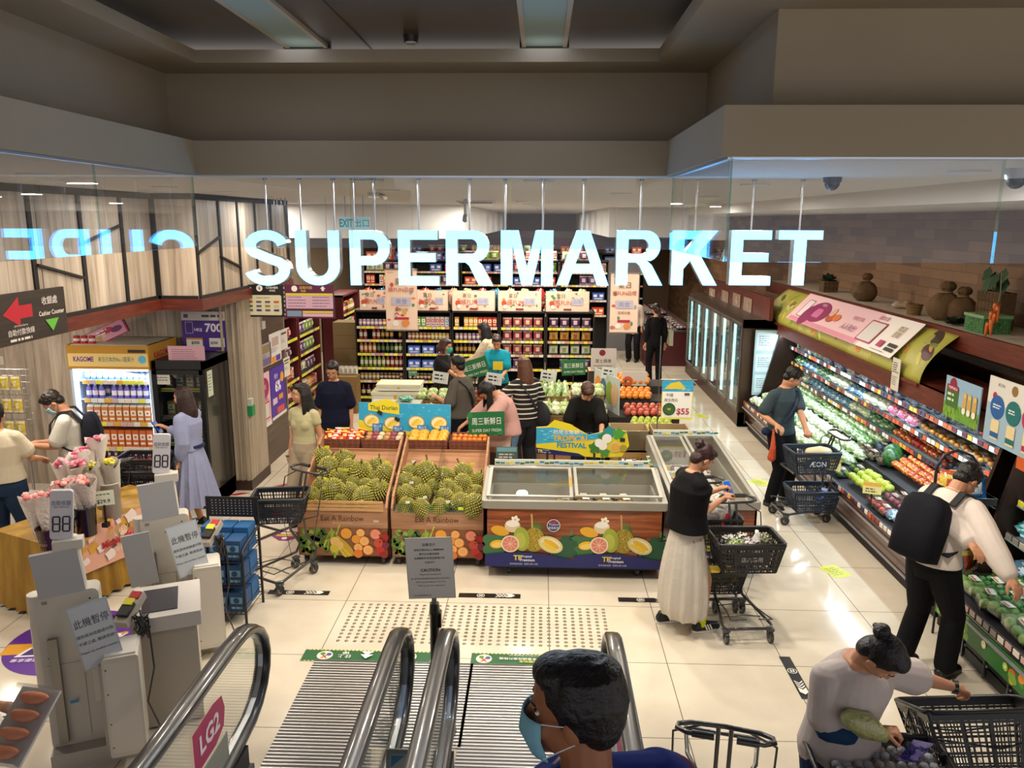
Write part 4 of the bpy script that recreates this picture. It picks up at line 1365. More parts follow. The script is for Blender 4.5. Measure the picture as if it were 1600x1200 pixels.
def stand(xc,label,slats,W=.90):
 t=thing('fruit_stand',label,'fruit stand',(xc,SY0,0))
 D_=SY1-SY0
 m=MB('print');m.box(0,.01,.245,W,.02,.29,'7a4e34');m.M=X4((0,-.0006,.245),rx=ST);rainbow_art(m,W-.01,.28);m.build('picture_panel',t)
 m=MB('crate_wood');m.box(0,.01,.475,W,.022,.17);m.use('print');m.M=X4((0,-.002,.475),rx=ST)
 m.text('Eat A Rainbow',0,.015,.055,'3a241a',maxw=.42);m.lines(-.1,-.035,.2,1,.02,.006,'d8c2a0',2)
 if slats:m.rect(.33,-.01,.05,.02,'cfc8bc')
 m.build('front_board',t)
 for sx in (-1,1):
  m=MB('crate_wood');x=sx*(W/2-.011)
  pr=[(0,.10),(0,.60),(.08,.70),(D_,1.06),(D_,.10)]
  vs=[(x-.011,y,z) for y,z in pr]+[(x+.011,y,z) for y,z in pr];k=len(pr)
  m.add(vs,[tuple(range(k)),tuple(range(2*k-1,k-1,-1))]+[(i,i+k,(i+1) % k+k,(i+1) % k) for i in range(k)],'fff');m.build('side_board',t)
 m=MB('crate_wood');m.add([(-W/2+.02,.02,BED[0]),(W/2-.02,.02,BED[0]),(W/2-.02,D_-.02,BED[0]+BED[1]*(D_-.02)),(-W/2+.02,D_-.02,BED[0]+BED[1]*(D_-.02))],[(0,1,2,3)],'fff');m.build('bed',t)
 m=MB('crate_wood');m.box(0,D_-.01,.50,W-.04,.02,.82);m.build('back_board',t)
 if slats:
  m=MB('slat_pine')
  for i in range(3):m.box(-.01,-.012+i*.004,.585+i*.034,W-.06,.012,.026)
  for x in (-.25,.2):m.box(x,.004,.62,.03,.01,.11)
  m.build('slat_rail',t)
 else:
  m=MB('glass_green');m.box(0,.0,.60,W-.05,.006,.10);m.build('clear_guard',t)
  m=MB('glass');m.box(-.02,D_*.45,.80,.006,D_*.85,.30,rot=(math.atan(BED[1]),0,0));m.build('clear_divider',t)
 for sx in (-1,1):
  for y in (.06,D_-.08):caster(t,sx*(W/2-.06),y)
 return t
def onbed(px,py,lift):
 d=CAM_M.to_3x3() @ V(((px-800)/1230.0,-(py-600)/1230.0,-1.0))
 a=BED[0]+lift;b=BED[1]
 t=(a-b*SY0-CAM_H)/(d.z-b*d.y)
 return V((0,0,CAM_H))+d*t
ax,bx=at(466,870,Y=SY0).x,at(609,870,Y=SY0).x
stand((ax+bx)/2,'wooden fruit stand of durians with pine slats along its front edge',True,bx-ax-.02)
cx,dx=at(611,870,Y=SY0).x,at(757,870,Y=SY0).x
stand((cx+dx)/2,'wooden fruit stand of durians with clear plastic guard, beside the chest freezer',False,dx-cx-.02)
D1=[(504,716,1.0),(512,733,1.05),(538,719,1.0),(544,733,.95),(564,739,1.15),(589,730,.85),(604,742,1.0),(583,748,.72),(530,748,.95),(501,759,.8),(519,767,1.05),(547,771,.95),(589,766,1.05),(567,778,1.0),(532,784,.7),(486,774,.8),(605,768,.7),(499,778,.7),(553,755,.75),(572,760,.7)]
D2=[(641,740,.9),(666,741,1.1),(694,745,.95),(724,741,1.0),(747,751,.85),(634,753,.85),(725,757,.92),(700,765,.95),(635,773,.92),(660,772,.9),(694,780,.9),(744,773,.9),(719,786,.9),(634,791,.8),(659,794,.85),(687,793,.8),(740,791,1.0),(676,761,.75),(651,757,.7),(712,772,.7)]
rr=random.Random(5)
for si,(lst,nm) in enumerate(((D1,'left'),(D2,'right'))):
 srt=sorted(range(len(lst)),key=lambda i:(round(lst[i][1]/14),lst[i][0]))
 rank={}
 rows={}
 for i in srt:
  rr_=round(lst[i][1]/14);rows.setdefault(rr_,[]).append(i)
 rk=sorted(rows)
 for ri,r_ in enumerate(rk):
  for ci,i in enumerate(rows[r_]):
   px,py,s_=lst[i]
   p=onbed(px,py,.088*s_)
   desc='durian in the %s stand, row %s from the back, %s from the left' % ('slatted' if si == 0 else 'clear-fronted',ORD[ri],ORD[ci])
   desc='%s %s' % (('big spiky' if s_ >= 1 else 'small spiky' if s_ < .8 else 'spiky green'),desc)
   stock.put('durian%d' % (i % 5),g_durian(i % 5),'durian',desc,'durian',p,group='durians in the %s stand' % ('slatted' if si == 0 else 'clear-fronted'),rot=(rr.uniform(-.5,.5),rr.uniform(-.5,.5),rr.uniform(0,6)),scale=s_*1.12)
def yl():m=MB('print');m.box(0,0,.012,.05,.006,.024,'d8d63a');return m
def wl():m=MB('print');m.box(0,0,.012,.04,.006,.022,'e6e2da');return m
for px,py,k in ((511,700,0),(605,724,0),(541,736,0),(505,766,0),(510,751,0),(738,727,0),(646,723,1),(637,787,1),(664,779,1),(700,786,1),(720,797,0),(643,756,1)):
 p=onbed(px,py,.19)
 stock.put('lab%d' % k,(yl,wl)[k],'fruit_label','%s tag tied to a durian at the %s of the heap' % (('yellow','white')[k],{511:'very back left',605:'back right corner',541:'back middle',505:'left side, lower',510:'left side, higher',738:'far right back',646:'left back, second stand',637:'front left, second stand',664:'front, second stand near divider',700:'front middle, second stand',720:'front right, second stand',643:'left middle, second stand'}[px]),'label',p,rz=.3*(k+1)-.3,group='tags on the durians')
# counter behind the stands with wicker trays
def wtray(w,d,h,c='7a3f2a',c2='8f5236'):
 m=MB('wicker')
 for i in range(4):m.box(0,-d/2,h*(i+.5)/4,w+i*.006,.016,h/4*.92,c if i % 2 else c2);m.box(0,d/2,h*(i+.5)/4,w,.016,h/4*.92,c if i % 2 else c2)
 for sx in (-1,1):m.box(sx*w/2,0,h/2,.016,d,h,c)
 for i in range(int(w/.03)):m.box(-w/2+.015+i*.03,-d/2-.008,h/2,.01,.006,h,c2 if i % 2 else c)
 m.tube([(-w/2,-d/2,h),(w/2,-d/2,h),(w/2,d/2,h),(-w/2,d/2,h)],.011,6,c2,True)
 m.box(0,0,.006,w,d,.012,c);return m
mb=MB('print');mb.box(0,0,.45,2.0,.48,.90,'33241c',top='5a3b2a');mb.box(0,-.243,.87,2.0,.01,.05,'6e4532')
tag(mb.build('display_counter',loc=((ax+dx)/2+.12,8.50,0)),'dark counter behind the durian stands carrying wicker trays','counter')
TY,TZ=8.33,.905
trays=[(505,565),(568,628),(637,700),(703,762)]
tn=['red packets','onions','yellow melons','tangerines']
for i,(a_,b_) in enumerate(trays):
 p,q=at(a_,708,Y=TY-.1),at(b_,708,Y=TY-.1);w_=q.x-p.x-.012;xc=(p.x+q.x)/2
 o=wtray(w_,.34,.085).build('wicker_tray',loc=(xc,TY,TZ));tag(o,'reddish wicker tray holding ' +tn[i],'wicker tray','wicker trays behind the durians')
 for r_ in range(3):
  n=(5,6,4,7)[i]
  for c_ in range(n):
   x=xc-w_/2+w_*(c_+.5)/n+rr.uniform(-.008,.008);y=TY-.11+r_*.10;z=TZ+.018+r_*.012
   lab=', %s from the left in the %s row' % (ORD[c_],('front','middle','back')[r_])
   if i == 0:stock.put('rp%d' % (c_ % 2),g_pouch(('c2231f','d8342a')[c_ % 2],('e8c24a','f0e0c8')[c_ % 2],.10,.11,.04,c_),'snack_packet','red packet in the wicker tray' +lab,'packet',(x,y,z),rz=rr.uniform(-.6,.6),group='red packets in the wicker tray',rot=(rr.uniform(-1.1,-.4),rr.uniform(-.4,.4),rr.uniform(-.7,.7)))
   elif i == 1:stock.put('on%d' % (c_ % 3),g_round(('c08a52','8e3a52','d8c8a0')[c_ % 3],None,.038),'onion','onion in the wicker tray' +lab,'onion',(x,y,z),group='onions in the wicker tray')
   elif i == 2:stock.put('ym',g_round('e0a326','e8b43a',.058),'yellow_melon','round yellow melon in the wicker tray' +lab,'melon',(x,y,z),group='yellow melons in the wicker tray')
   else:stock.put('ta',g_round('dd7a1e',None,.032),'tangerine','tangerine in the wicker tray' +lab,'tangerine',(x,y,z),group='tangerines in the wicker tray')
# ---------------------------------------------------------------- printed boards
def durian_pic(m,x,y,r,cut=True):
 m.disc(x,y,r,'b79a3a',ry=r*.8,n=26,w=lambda t:1+.05*math.sin(13*t));m.disc(x,y,r*.88,'efe3b8',ry=r*.68)
 if cut:m.disc(x-r*.1,y,r*.62,'e8c23e',ry=r*.26,a=.7);m.disc(x+r*.25,y-r*.1,r*.5,'f0cf52',ry=r*.2,a=.7)
def water(m,x0,x1,y0,y1,sd=1,n=90):
 rr=random.Random(sd);m.rect((x0+x1)/2,(y0+y1)/2,x1-x0,y1-y0,'2f9fc8');m.lz += .0004;z=m.lz
 for i in range(n):m.rect(rr.uniform(x0+.02,x1-.02),rr.uniform(y0+.01,y1-.01),rr.uniform(.015,.04),rr.uniform(.003,.007),rr.choice(['7fd0e6','1f86b8','55bcdc','a6e2ee']),z=z+.0001*(i % 4))
 m.lz += .0006
m=MB('print');W,H=1.06,.42
m.M=X4((0,0,0),rx=ST);m.box(0,0,-.004,W,H,.006,'e8e4d8')
water(m,-W/2,W/2,-H/2,H/2,3)
m.poly([(-W/2,-H/2),(W/2,-H/2),(W/2,-H/2+.10),(.1,-H/2+.09),(-W/2,-H/2+.22)],'e5d22a')
m.poly([(-W/2,-H/2),(W/2,-H/2),(W/2,-H/2+.02),(-W/2,-H/2+.10)],'1a2360')
m.poly([(-.42,.12),(-.06,.08),(-.06,.2),(-.2,.26),(-.42,.2)],'e5d22a');m.text('Thai Durian',-.24,.155,.05,'23402a',maxw=.32,bold=.01)
for x,y in ((-.38,-.0),(-.14,-.02),(.14,.0),(.40,.0)):
 durian_pic(m,x,y,.095);m.rect(x+.07,y-.08,.12,.10,'2478b8',r=.012);m.text('貓山王',x+.07,y-.055,.03,'eef2f4',maxw=.1);m.lines(x+.03,y-.08,.08,3,.015,.006,'e8eef2',4)
for x,y in ((-.28,.1),(-.08,.03)):m.rect(x,y,.06,.04,'2a1a1c',a=-.5)
m.text('TP',-.44,-.155,.045,'e0cc3a',bold=.04);m.text('Tropical',-.36,-.143,.022,'eceae2',bold=.02,align='c');m.text('Premium',-.36,-.168,.022,'eceae2',bold=.02)
m.text('風味極致追蹤',-.12,-.18,.02,'eceae2',maxw=.2)
p=at(632,659,Y=8.60)
o=m.build('display_board',loc=(p.x,8.60,p.z),rot=(R(-6),0,R(-4)));tag(o,'printed board reading Thai Durian standing behind the wicker trays','display board')
def green_sign(px,py,Y,lab,s=1.0,tilt=0,rz=0,stick=.35):
 t=thing('hanging_sign',lab,'sign',at(px,py,Y=Y),rz,'green fresh day signs')
 m=MB('print');m.M=X4(rx=ST) @ Matrix.Rotation(tilt,4,'Z') @ Matrix.Scale(s,4)
 m.rect(0,0,.40,.27,'1f6b3a',th=.005)
 m.disc(-.18,.10,.03,'2f7d4a');m.disc(.15,-.10,.035,'2f7d4a')
 m.text('周三新鮮日',0,.03,.085,'eef2ea',maxw=.32,bold=.012);m.text('SUPER DAY FRESH',0,-.075,.034,'dfe8da',maxw=.32)
 m.build('sign_face',t)
 m=MB('matte');m.cyl((0,.006,-.13*s),(0,.006,-.13*s-stick),.009,n=8,col='17140f');m.box(0,.006,-.13*s,.05,.02,.03,'17140f');m.build('clip',t)
green_sign(760,662,8.42,'square green sign with white writing above the tangerine tray',1.0,R(2),R(4),.32)
green_sign(742,576,11.0,'tilted green sign between the grey shirt and turquoise shirt',1.0,R(18),0,.3)
green_sign(896,574,12.4,'green sign above the bagged leaf vegetables',.95,R(3),0,.95)
green_sign(645,583,13.0,'small green sign half hidden by the foam boxes',.4,0,0,1.0)
# ---------------------------------------------------------------- chest freezers
def trop_art(m,w,h):
 """one printed panel: planks above, fruit in the middle, navy wave with a logo at the foot"""
 rr=random.Random(21)
 y0=-h/2
 for i in range(26):
  x=rr.uniform(-.48,.48)*w;y=y0+rr.uniform(.10,.22)
  m.rect(x,y,rr.uniform(.05,.11),.014,rr.choice(['1f4a2c','2f6a3c','47804a','173c24']),a=rr.uniform(.1,3.0),z=m.lz+.0004+.0001*(i % 3))
 m.lz += .001
 m.disc(-.40*w,y0+.15,.07,'3f6f44',n=18,w=lambda t:1+.5*abs(math.sin(7*t))-.2);m.disc(.40*w,y0+.13,.075,'24553a',n=22,w=lambda t:1+.5*abs(math.sin(8*t))-.2)
 m.disc(.08*w,y0+.27,.05,'4f7a3a',n=40,w=lambda t:1.3 if int(t*6.4) % 2 else .4)
 m.rect(.03*w,y0+.30,.012,.14,'c79a62',a=.06)
 m.disc(.055*w,y0+.19,.068,'a48c2a',ry=.085,n=30,w=lambda t:1+.05*math.sin(15*t));m.lz += .0004
 for i in range(60):
  a=rr.uniform(0,6.28);q=rr.uniform(0,.92) ** .5
  m.rect(.055*w+.064*q*math.cos(a),y0+.19+.08*q*math.sin(a),.006,.006,rr.choice(['5c4f14','d8c75a','7a6a1e']),a=.78,z=m.lz)
 m.lz += .0005
 m.disc(-.33*w,y0+.25,.062,'e0a62a',ry=.034,a=-.25);m.disc(-.36*w,y0+.155,.05,'e8b52c',ry=.030,a=.15);m.disc(-.36*w,y0+.15,.036,'f0cf6a',ry=.018,a=.15)
 m.disc(-.19*w,y0+.285,.052,'dcc6a0',ry=.045,n=18);m.disc(-.19*w,y0+.30,.045,'f3eee0',ry=.022);m.disc(-.16*w,y0+.33,.030,'f5f2e8',n=20,w=lambda t:.6+.4*abs(math.cos(2.5*t)));m.disc(-.16*w,y0+.33,.008,'e0c040')
 m.disc(-.09*w,y0+.205,.052,'9aa83a',ry=.085,a=.1,n=22,w=lambda t:1-.12*math.sin(t));m.disc(-.10*w,y0+.185,.036,'b4b84a',ry=.055,a=.1)
 m.disc(-.215*w,y0+.16,.06,'eadfc4');m.disc(-.215*w,y0+.16,.051,'d8836a');m.lz += .0003
 for j in range(9):m.rect(-.215*w+.025*math.cos(j*.698),y0+.16+.025*math.sin(j*.698),.045,.003,'efc9b4',a=j*.698,z=m.lz)
 m.lz += .0005
 m.disc(.24*w,y0+.16,.085,'d8c98a',ry=.055,a=-.4);m.disc(.24*w,y0+.16,.070,'e6dcc0',ry=.042,a=-.4);m.disc(.25*w,y0+.165,.06,'dfb42e',ry=.020,a=-.55);m.disc(.22*w,y0+.145,.055,'e8c540',ry=.016,a=-.5)
 pts=[(-w/2,y0),(w/2,y0)]+[(w/2-w*i/16,y0+.075+.03*math.sin(PI*(1-i/16)*1.1+.3)*(1.2-.4*i/16)) for i in range(17)]
 m.poly(pts,'151d63')
 m.text('TP',-.13*w,y0+.065,.036,'d9c43c',bold=.05);m.text('Tropical',-.03*w,y0+.073,.02,'e8e8ec',bold=.02,align='c');m.text('Premium',-.02*w,y0+.050,.02,'e8e8ec',bold=.02)
 m.text('風味極致追蹤 · 跟蹤水果134條',-.06*w,y0+.022,.013,'c8cbe0',maxw=.22)
def chest(label,loc,rz,L_,W_,np_,round_sticker=False,rise=.10,open_side=None):
 t=thing('chest_freezer',label,'chest freezer',loc,rz)
 z0,z1,z2=.12,.70,.78
 m=MB('rosewood')
 m.box(0,-W_/2+.01,(z0+z1)/2,L_,.02,z1-z0);m.box(0,W_/2-.01,(z0+z1)/2,L_,.02,z1-z0)
 for sx in (-1,1):m.box(sx*(L_/2-.01),0,(z0+z1)/2,.02,W_,z1-z0)
 m.use('print');m.M=X4((0,-W_/2-.001,(z0+z1)/2),rx=ST)
 pw=L_/np_
 for i in range(np_):
  m.M=X4((-L_/2+pw*(i+.5),-W_/2-.001,z0),rx=ST) @ Matrix.Diagonal((1.42,1.42,1,1));m.lz=0;trop_art(m,pw/1.42,0);m.M=X4((-L_/2+pw*(i+.5),-W_/2-.001,(z0+z1)/2),rx=ST)
  if round_sticker and i == 0:
   m.disc(0.27*pw,.13,.062,'e8e6ea');m.disc(0.27*pw,.13,.056,'1f2c6a');m.rect(0.27*pw,.165,.07,.016,'c22a34');m.text('Thailand',0.27*pw,.142,.022,'eceaf0',maxw=.09);m.text('泰國直送',0.27*pw,.108,.026,'eceaf0',bold=.01,maxw=.095)
 m.build('body',t)
 m=MB('matte');m.box(0,0,.34,L_-.04,W_-.04,.02,'a9a69e')
 for sx in (-1,1):
  m.box(sx*(L_/2-.03),0,.52,.02,W_-.04,.36,'b4b1a8');m.box(0,sx*(W_/2-.03),.52,L_-.04,.02,.36,'b4b1a8')
 m.build('liner',t)
 m=MB('plastic')
 zf,zb=z2,z2+rise
 g='928e83'
 m.box(0,-W_/2+.005,z1+.035,L_+.03,.05,.075,g);m.box(0,W_/2-.005,z1+.035+rise/2,L_+.03,.05,.075+rise,g)
 for sx in (-1,1):
  vs=[(sx*(L_/2+.005)+a,b,c) for a in (-.025,.025) for b,c in ((-W_/2,z1),(W_/2,z1),(W_/2,zb-.01),(-W_/2,zf-.01))]
  m.add(vs,[(3,2,1,0),(4,5,6,7),(0,1,5,4),(1,2,6,5),(2,3,7,6),(3,0,4,7)],g)
 m.build('rim',t)
 sl=math.atan2(rise,W_)
 for i in range(2):
  fr=MB('plastic');fr.M=X4((-L_/4+i*L_/2,0,(zf+zb)/2+.004+i*.012),rx=sl)
  w_,d_=L_/2-.02,W_-.10;c_='a5a196'
  for sx in (-1,1):fr.box(sx*(w_/2-.015),0,0,.03,d_,.014,c_);fr.box(0,sx*(d_/2-.015),0,w_-.06,.03,.014,c_)
  if i == 0:fr.use('print');fr.lz=.008;fr.rect(w_/2-.015,.05,.022,.08,'d88a1e');fr.rect(w_/2-.015,-.06,.022,.10,'d88a1e')
  o=fr.build('sliding_lid',t)
  gm=MB('glass_clear');gm.M=fr.M;gm.box(0,0,0,w_-.06,d_-.06,.005);gm.build('pane',o)
 m=MB('print');m.box(0,W_/2+.0,zb+.035,L_-.1,.012,.06,'d8dcd0');rr=random.Random(8)
 m.M=X4((0,W_/2-.007,zb+.035),rx=ST);m.lz=0
 for i in range(int(L_/.05)):m.rect(-L_/2+.08+i*.05,rr.uniform(-.012,.012),.045,.02,rr.choice(['3a9ac0','d8c83a','6fb8cc','3f6f44','e4d86a','4a86a8']),z=.0005+.0001*(i % 3))
 m.build('price_rail',t)
 m=MB('matte');m.box(0,0,.10,L_-.12,W_-.1,.05,'1b1a1a');m.build('underframe',t)
 for sx in (-1,1):
  for y in (-W_/2+.1,W_/2-.1):caster(t,sx*(L_/2-.22),y,.09)
 return t
FX0,FX1=at(758,870,Y=6.95).x,1.17
chest('long wood-print chest freezer facing the escalators, with fruit pictures',((FX0+FX1)/2,7.32,0),0,FX1-FX0,.74,2,True)
chest('second wood-print chest freezer standing crosswise at the aisle, beyond the woman in white skirt',(1.66,7.98,0),R(0),.76,1.92,1,rise=.10)
# packs of peeled fruit inside
def g_pack(c1):
 def f():
  m=MB('plastic');m.box(0,0,.012,.16,.11,.024,'2a2622');m.use('fruit')
  for i in range(3):m.ball((-.045+i*.045,0,.035),(.03,.045,.025),c1,8,6)
  m.use('film_clear');m.box(0,0,.04,.155,.105,.05);m.use('print');m.lz=.067;m.rect(.02,.01,.07,.05,'eee9dd');return m
 return f
k=0
for row in range(4):
 for c_ in range(4):
  x=.25+c_*.2-(row % 2)*.02;y=7.12+row*.13
  if c_ == 0 and row > 2:continue
  stock.put('pk%d' % (c_ % 2),g_pack(('dcc05a','c79a4a')[c_ % 2]),'fruit_pack','clear pack of peeled fruit in the freezer, %s across, %s row back' % (ORD[c_],ORD[row]),'fruit pack',(x,y,.58),rz=.1*(c_-1),group='packs of peeled fruit in the freezer');k += 1
for i in range(3):stock.put('pk0',g_pack('dcc05a'),'fruit_pack','pack of peeled fruit under the left lid, %s from the left' % ORD[i],'fruit pack',(-.06+i*.02+i*.12-.1,7.10,.45),group='packs under the left lid')
for i in range(4):
 for j in range(7):
  if j < 2 and i > 1:continue
  stock.put('fz%d' % ((i+j) % 4),g_pouch(('8e2a34','c8c4d0','d8c040','6a3a5a')[(i+j) % 4],'e8e2d8',.15,.19,.05,j),'frozen_packet','frozen food packet in the crosswise freezer, row %s, %s from left' % (ORD[j],ORD[i]),'frozen packet',(1.40+i*.17,7.22+j*.22,.50),rot=(R(-60),0,.2*(i-1)),group='frozen packets')
# the tropical festival board
m=MB('print');W,H=.98,.33;m.M=X4(rx=ST)
m.poly([(-.49,-.165),(.2,-.19),(.40,-.17),(.47,-.05),(.44,.10),(.30,.12),(.05,.05),(-.14,.16),(-.30,.20),(-.38,.13),(-.49,.12)],'e3cf28',th=.006)
m.poly([(-.49,-.06),(.1,.0),(.46,.09),(.30,.11),(.05,.05),(-.14,.08),(-.32,.12),(-.49,.11)],'3aa6cc')
rr=random.Random(4);m.lz += .0004
for i in range(60):
 x=rr.uniform(-.46,.10);m.rect(x,rr.uniform(-.02,.09),.03,.005,rr.choice(['8ad6e8','1f86b8','b8e8f0']),z=m.lz)
m.lz += .0006
m.poly([(-.49,-.165),(.02,-.185),(-.05,-.15),(-.49,-.10)],'1a2360')
m.text('熱帶水果節',-.18,.075,.05,'eef2f4',bold=.015,maxw=.3);m.text('TROPICAL',-.13,.01,.062,'e8b020',bold=.03,maxw=.46);m.text('FESTIVAL',-.12,-.065,.058,'2f86b0',bold=.03,maxw=.40)
m.text('TP',-.45,-.135,.035,'e0cc3a',bold=.04);m.text('Tropical',-.385,-.125,.018,'eceae2');m.text('Premium',-.385,-.148,.018,'eceae2')
for x,y,r_,c_ in ((.26,.09,.06,'2f8a8a'),(.36,.07,.06,'4a9a3a'),(.20,.03,.05,'3f7a34'),(.12,-.08,.06,'3f7a34'),(.22,-.13,.05,'4f8a3a')):m.disc(x,y,r_,c_,n=16,w=lambda t:1+.25*math.sin(5*t))
for x,y,r_ in ((.16,-.03,.045),(.24,.02,.05),(.20,-.06,.045)):m.disc(x,y,r_,'eeeade')
m.disc(.33,-.07,.055,'cfc0a0');m.disc(.33,-.07,.045,'e0a83a');m.disc(.41,-.08,.04,'a8912e');m.rect(.40,.01,.05,.04,'2a1a1c')
p=at(912,688,Y=7.85);m.M=Matrix()
for x in (-.3,.2):m.box(x,.012,-.56,.02,.012,1.1,'1a1816')
o=m.build('display_board',loc=(p.x,7.88,p.z),rot=(0,0,R(-3)));tag(o,'cut-out board reading Tropical Festival behind the chest freezer','display board')
mb=MB('matte')
for px in (795,855,928):q=at(px,724,Y=7.72);mb=MB('matte');mb.cyl((0,0,-.03),(0,0,.09),.012,n=8,col='15130f');mb.box(0,0,-.02,.06,.03,.04,'15130f');tag(mb.build('sign_clip',loc=(q.x,7.70,.93)),'black clip on the freezer back rail, %s of three' % {795:'left',855:'middle',928:'right'}[px],'clip')
m=MB('print');m.M=X4(rx=ST);m.rect(0,0,.22,.12,'4f5a54',th=.004);m.rect(0,.03,.2,.045,'6fa0a8');m.lines(-.08,-.02,.16,2,.03,.014,'c9c6ba',6);p=at(792,706,Y=7.7)
tag(m.build('price_card',loc=(p.x,7.68,p.z)),'small grey price card clipped at the left end of the freezer','price card')
# cartons and crates behind the freezer
def carton(loc,w,d,h,lab,rz=0,col='a8864e',txt=None,tcol='8a3a24',group=None,lid=True,top=None):
 t=thing('cardboard_box',lab,'cardboard box',loc,rz,group)
 m=MB('matte');m.box(0,0,h/2,w,d,h,col,top=top or 'b8945a');m.box(0,0,h+.0005,.004,d,.002,'7a6038')
 if txt:m.use('print');m.M=X4((0,-d/2-.001,h*.5),rx=ST);m.text(txt,0,0,h*.34,tcol,bold=.03,maxw=w*.75);m.disc(w*.3,-h*.3,.02,'4a7a34');m.disc(-w*.25,-h*.3,.02,'4a7a34')
 m.build('walls',t);return t
zs=0
for r_ in range(3):
 for c_,(a_,b_) in enumerate(((958,1017),(1021,1081))):
  p,q=at(a_,690,Y=9.15),at(b_,690,Y=9.15)
  carton(((p.x+q.x)/2,9.35,r_*.20),q.x-p.x-.01,.38,.195,'brown melon carton, %s column, %s from the floor' % (('left','right')[c_],ORD[r_]),txt='ROHUA' if r_ < 3 else None,group='melon cartons stacked behind the freezers')
def wrapped(px0,px1,py0,py1,Y,lab):
 p,q=at(px0,py1,Y=Y),at(px1,py0,Y=Y)
 t=thing('open_crate',lab,'crate',((p.x+q.x)/2,Y+.2,.605));w_=q.x-p.x;h=.26
 m=MB('matte')
 for sx in (-1,1):m.box(sx*(w_/2-.008),0,h/2,.016,.38,h,'a0845a');m.box(0,sx*.182,h/2,w_,.016,h,'a9906a')
 m.box(0,0,.01,w_,.38,.02,'8a7048');m.build('walls',t)
 m=MB('film_clear');m.box(0,-.194,h*.55,w_+.01,.004,h*.9);m.build('plastic_wrap',t)
wrapped(955,1017,640,668,9.15,'open brown crate wrapped in clear film on the left cartons');wrapped(1021,1082,640,668,9.15,'open brown crate wrapped in clear film on the right cartons')
stock.put('cab',g_lump('b7c878','8fae58',.14,.12,.10,3,'fruit'),'cabbage','single pale cabbage in the left film-wrapped crate','cabbage',(at(1005,652,Y=9.3).x,9.3,.66))
# price sign on a tall pole
def pole_sign():
 p=at(1058,625,Y=9.0)
 t=thing('price_sign','price sign reading $55 with a melon picture on a tall pole','sign',(p.x,9.0,0))
 m=MB('print');z=p.z;m.M=X4((0,0,z),rx=ST);m.rect(0,0,.36,.46,'e2d63a',th=.004);m.rect(0,-.01,.34,.40,'efece2')
 water(m,-.18,.18,.10,.23,9,30);m.poly([(-.16,.13),(.1,.13),(.02,.22),(-.08,.2)],'d8c23a')
 m.text('中國',-.09,.06,.04,'2a2622',bold=.01);m.text('甜玉西瓜',-.07,.0,.036,'2a2622',maxw=.16);m.disc(-.09,-.11,.075,'2c4a24');m.disc(-.09,-.11,.06,'3a5f2e',w=lambda t_:1+.06*math.sin(12*t_));m.text('W',-.09,-.11,.03,'c9c23a',bold=.03)
 m.text('$55',.07,-.14,.085,'b3243c',bold=.02,maxw=.17);m.rect(.11,.07,.06,.03,'6a4a5a');m.build('sign_face',t)
 m=MB('metal');m.cyl((-.22,-.02,0),(-.22,-.02,z+.75),.007,n=8,col='9a958c');m.cyl((-.22,0,z+.24),(.22,0,z+.24),.005,n=6,col='9a958c');m.build('pole',t)
pole_sign()
# sloping trays of bagged goods between cartons and freezer
for i,(px,py) in enumerate(((962,722),(985,722),(1010,716),(1024,735))):
 p=at(px,py,Y=8.3+.12*(i % 2))
 carton((p.x,p.y+.05,0),.20,.30,.60+.02*i,'dark display box behind the freezer, %s from the left board' % ORD[i],col='2e2a28',top='3f3a38')
 for j in range(2):stock.put('bg%d' % (i % 3),g_pouch(('2f6a3c','3c4048','77706a')[i % 3],'c0c4c4',.16,.12,.05,i),'bagged_produce','bagged goods %s on display box %s behind freezer' % (('front','back')[j],ORD[i]),'bag',(p.x,p.y-.05+j*.14,.62+.02*i),rot=(R(-70),0,0),group='bags on the dark display boxes')
# ================================================================ SHELVING
BR=['b5322c','c9772a','d8b23a','5f8a3a','2f6a8a','6a4a8a','b04a6a','d8d0c0','8a5a34','3a8a6a','c24a3a','dca0a8']
def rail_cols(m,x0,x1,y,z,n,rr,ylw=.6,h=.045,ax=0):
 """shelf edge with its printed price tickets; ax 0 runs along x facing -y, 1 runs along y facing -x, 2 along y facing +x"""
 L_=x1-x0
 for i in range(n):
  c=rr.choice(['d9cf3e','e0d660','cfc23a']) if rr.random() < ylw else rr.choice(['cfc6ba','b98a80','c9b8a8'])
  a=x0+L_*(i+.5)/n;w=L_/n*.92
  if ax == 0:m.box(a,y,z,w,.006,h,c)
  else:m.box(y,a,z,.006,w,h,c)
def gondola(label,x0,x1,y,zs,top,depth=.45,bays=1,header=None,back='1a1715',ylw=.6,group=None,name='shelving_unit'):
 t=thing(name,label,'shelving',((x0+x1)/2,y,0),0,group)
 W=x1-x0;rr=random.Random(int(x0*10+99))
 m=MB('matte');m.box(0,depth-.01,top/2,W,.02,top,back);m.build('back_panel',t)
 for sx in (-1,1):m=MB('plastic');m.box(sx*(W/2-.012),depth/2,top/2,.02,depth,top,'1c1a18');m.build('side_panel',t)
 for z in zs:
  m=MB('print');m.box(0,depth/2,z-.012,W-.04,depth-.01,.02,'2a2623');rail_cols(m,-W/2+.03,W/2-.03,-.004,z-.02,int(W/.085),rr,ylw);m.build('shelf',t)
 m=MB('plastic');m.box(0,depth/2,top-.015,W,depth,.03,'1c1a18');m.build('top_board',t);m=MB('plastic');m.box(0,depth/2,.05,W,depth-.04,.1,'14110f');m.build('plinth',t)
 return t
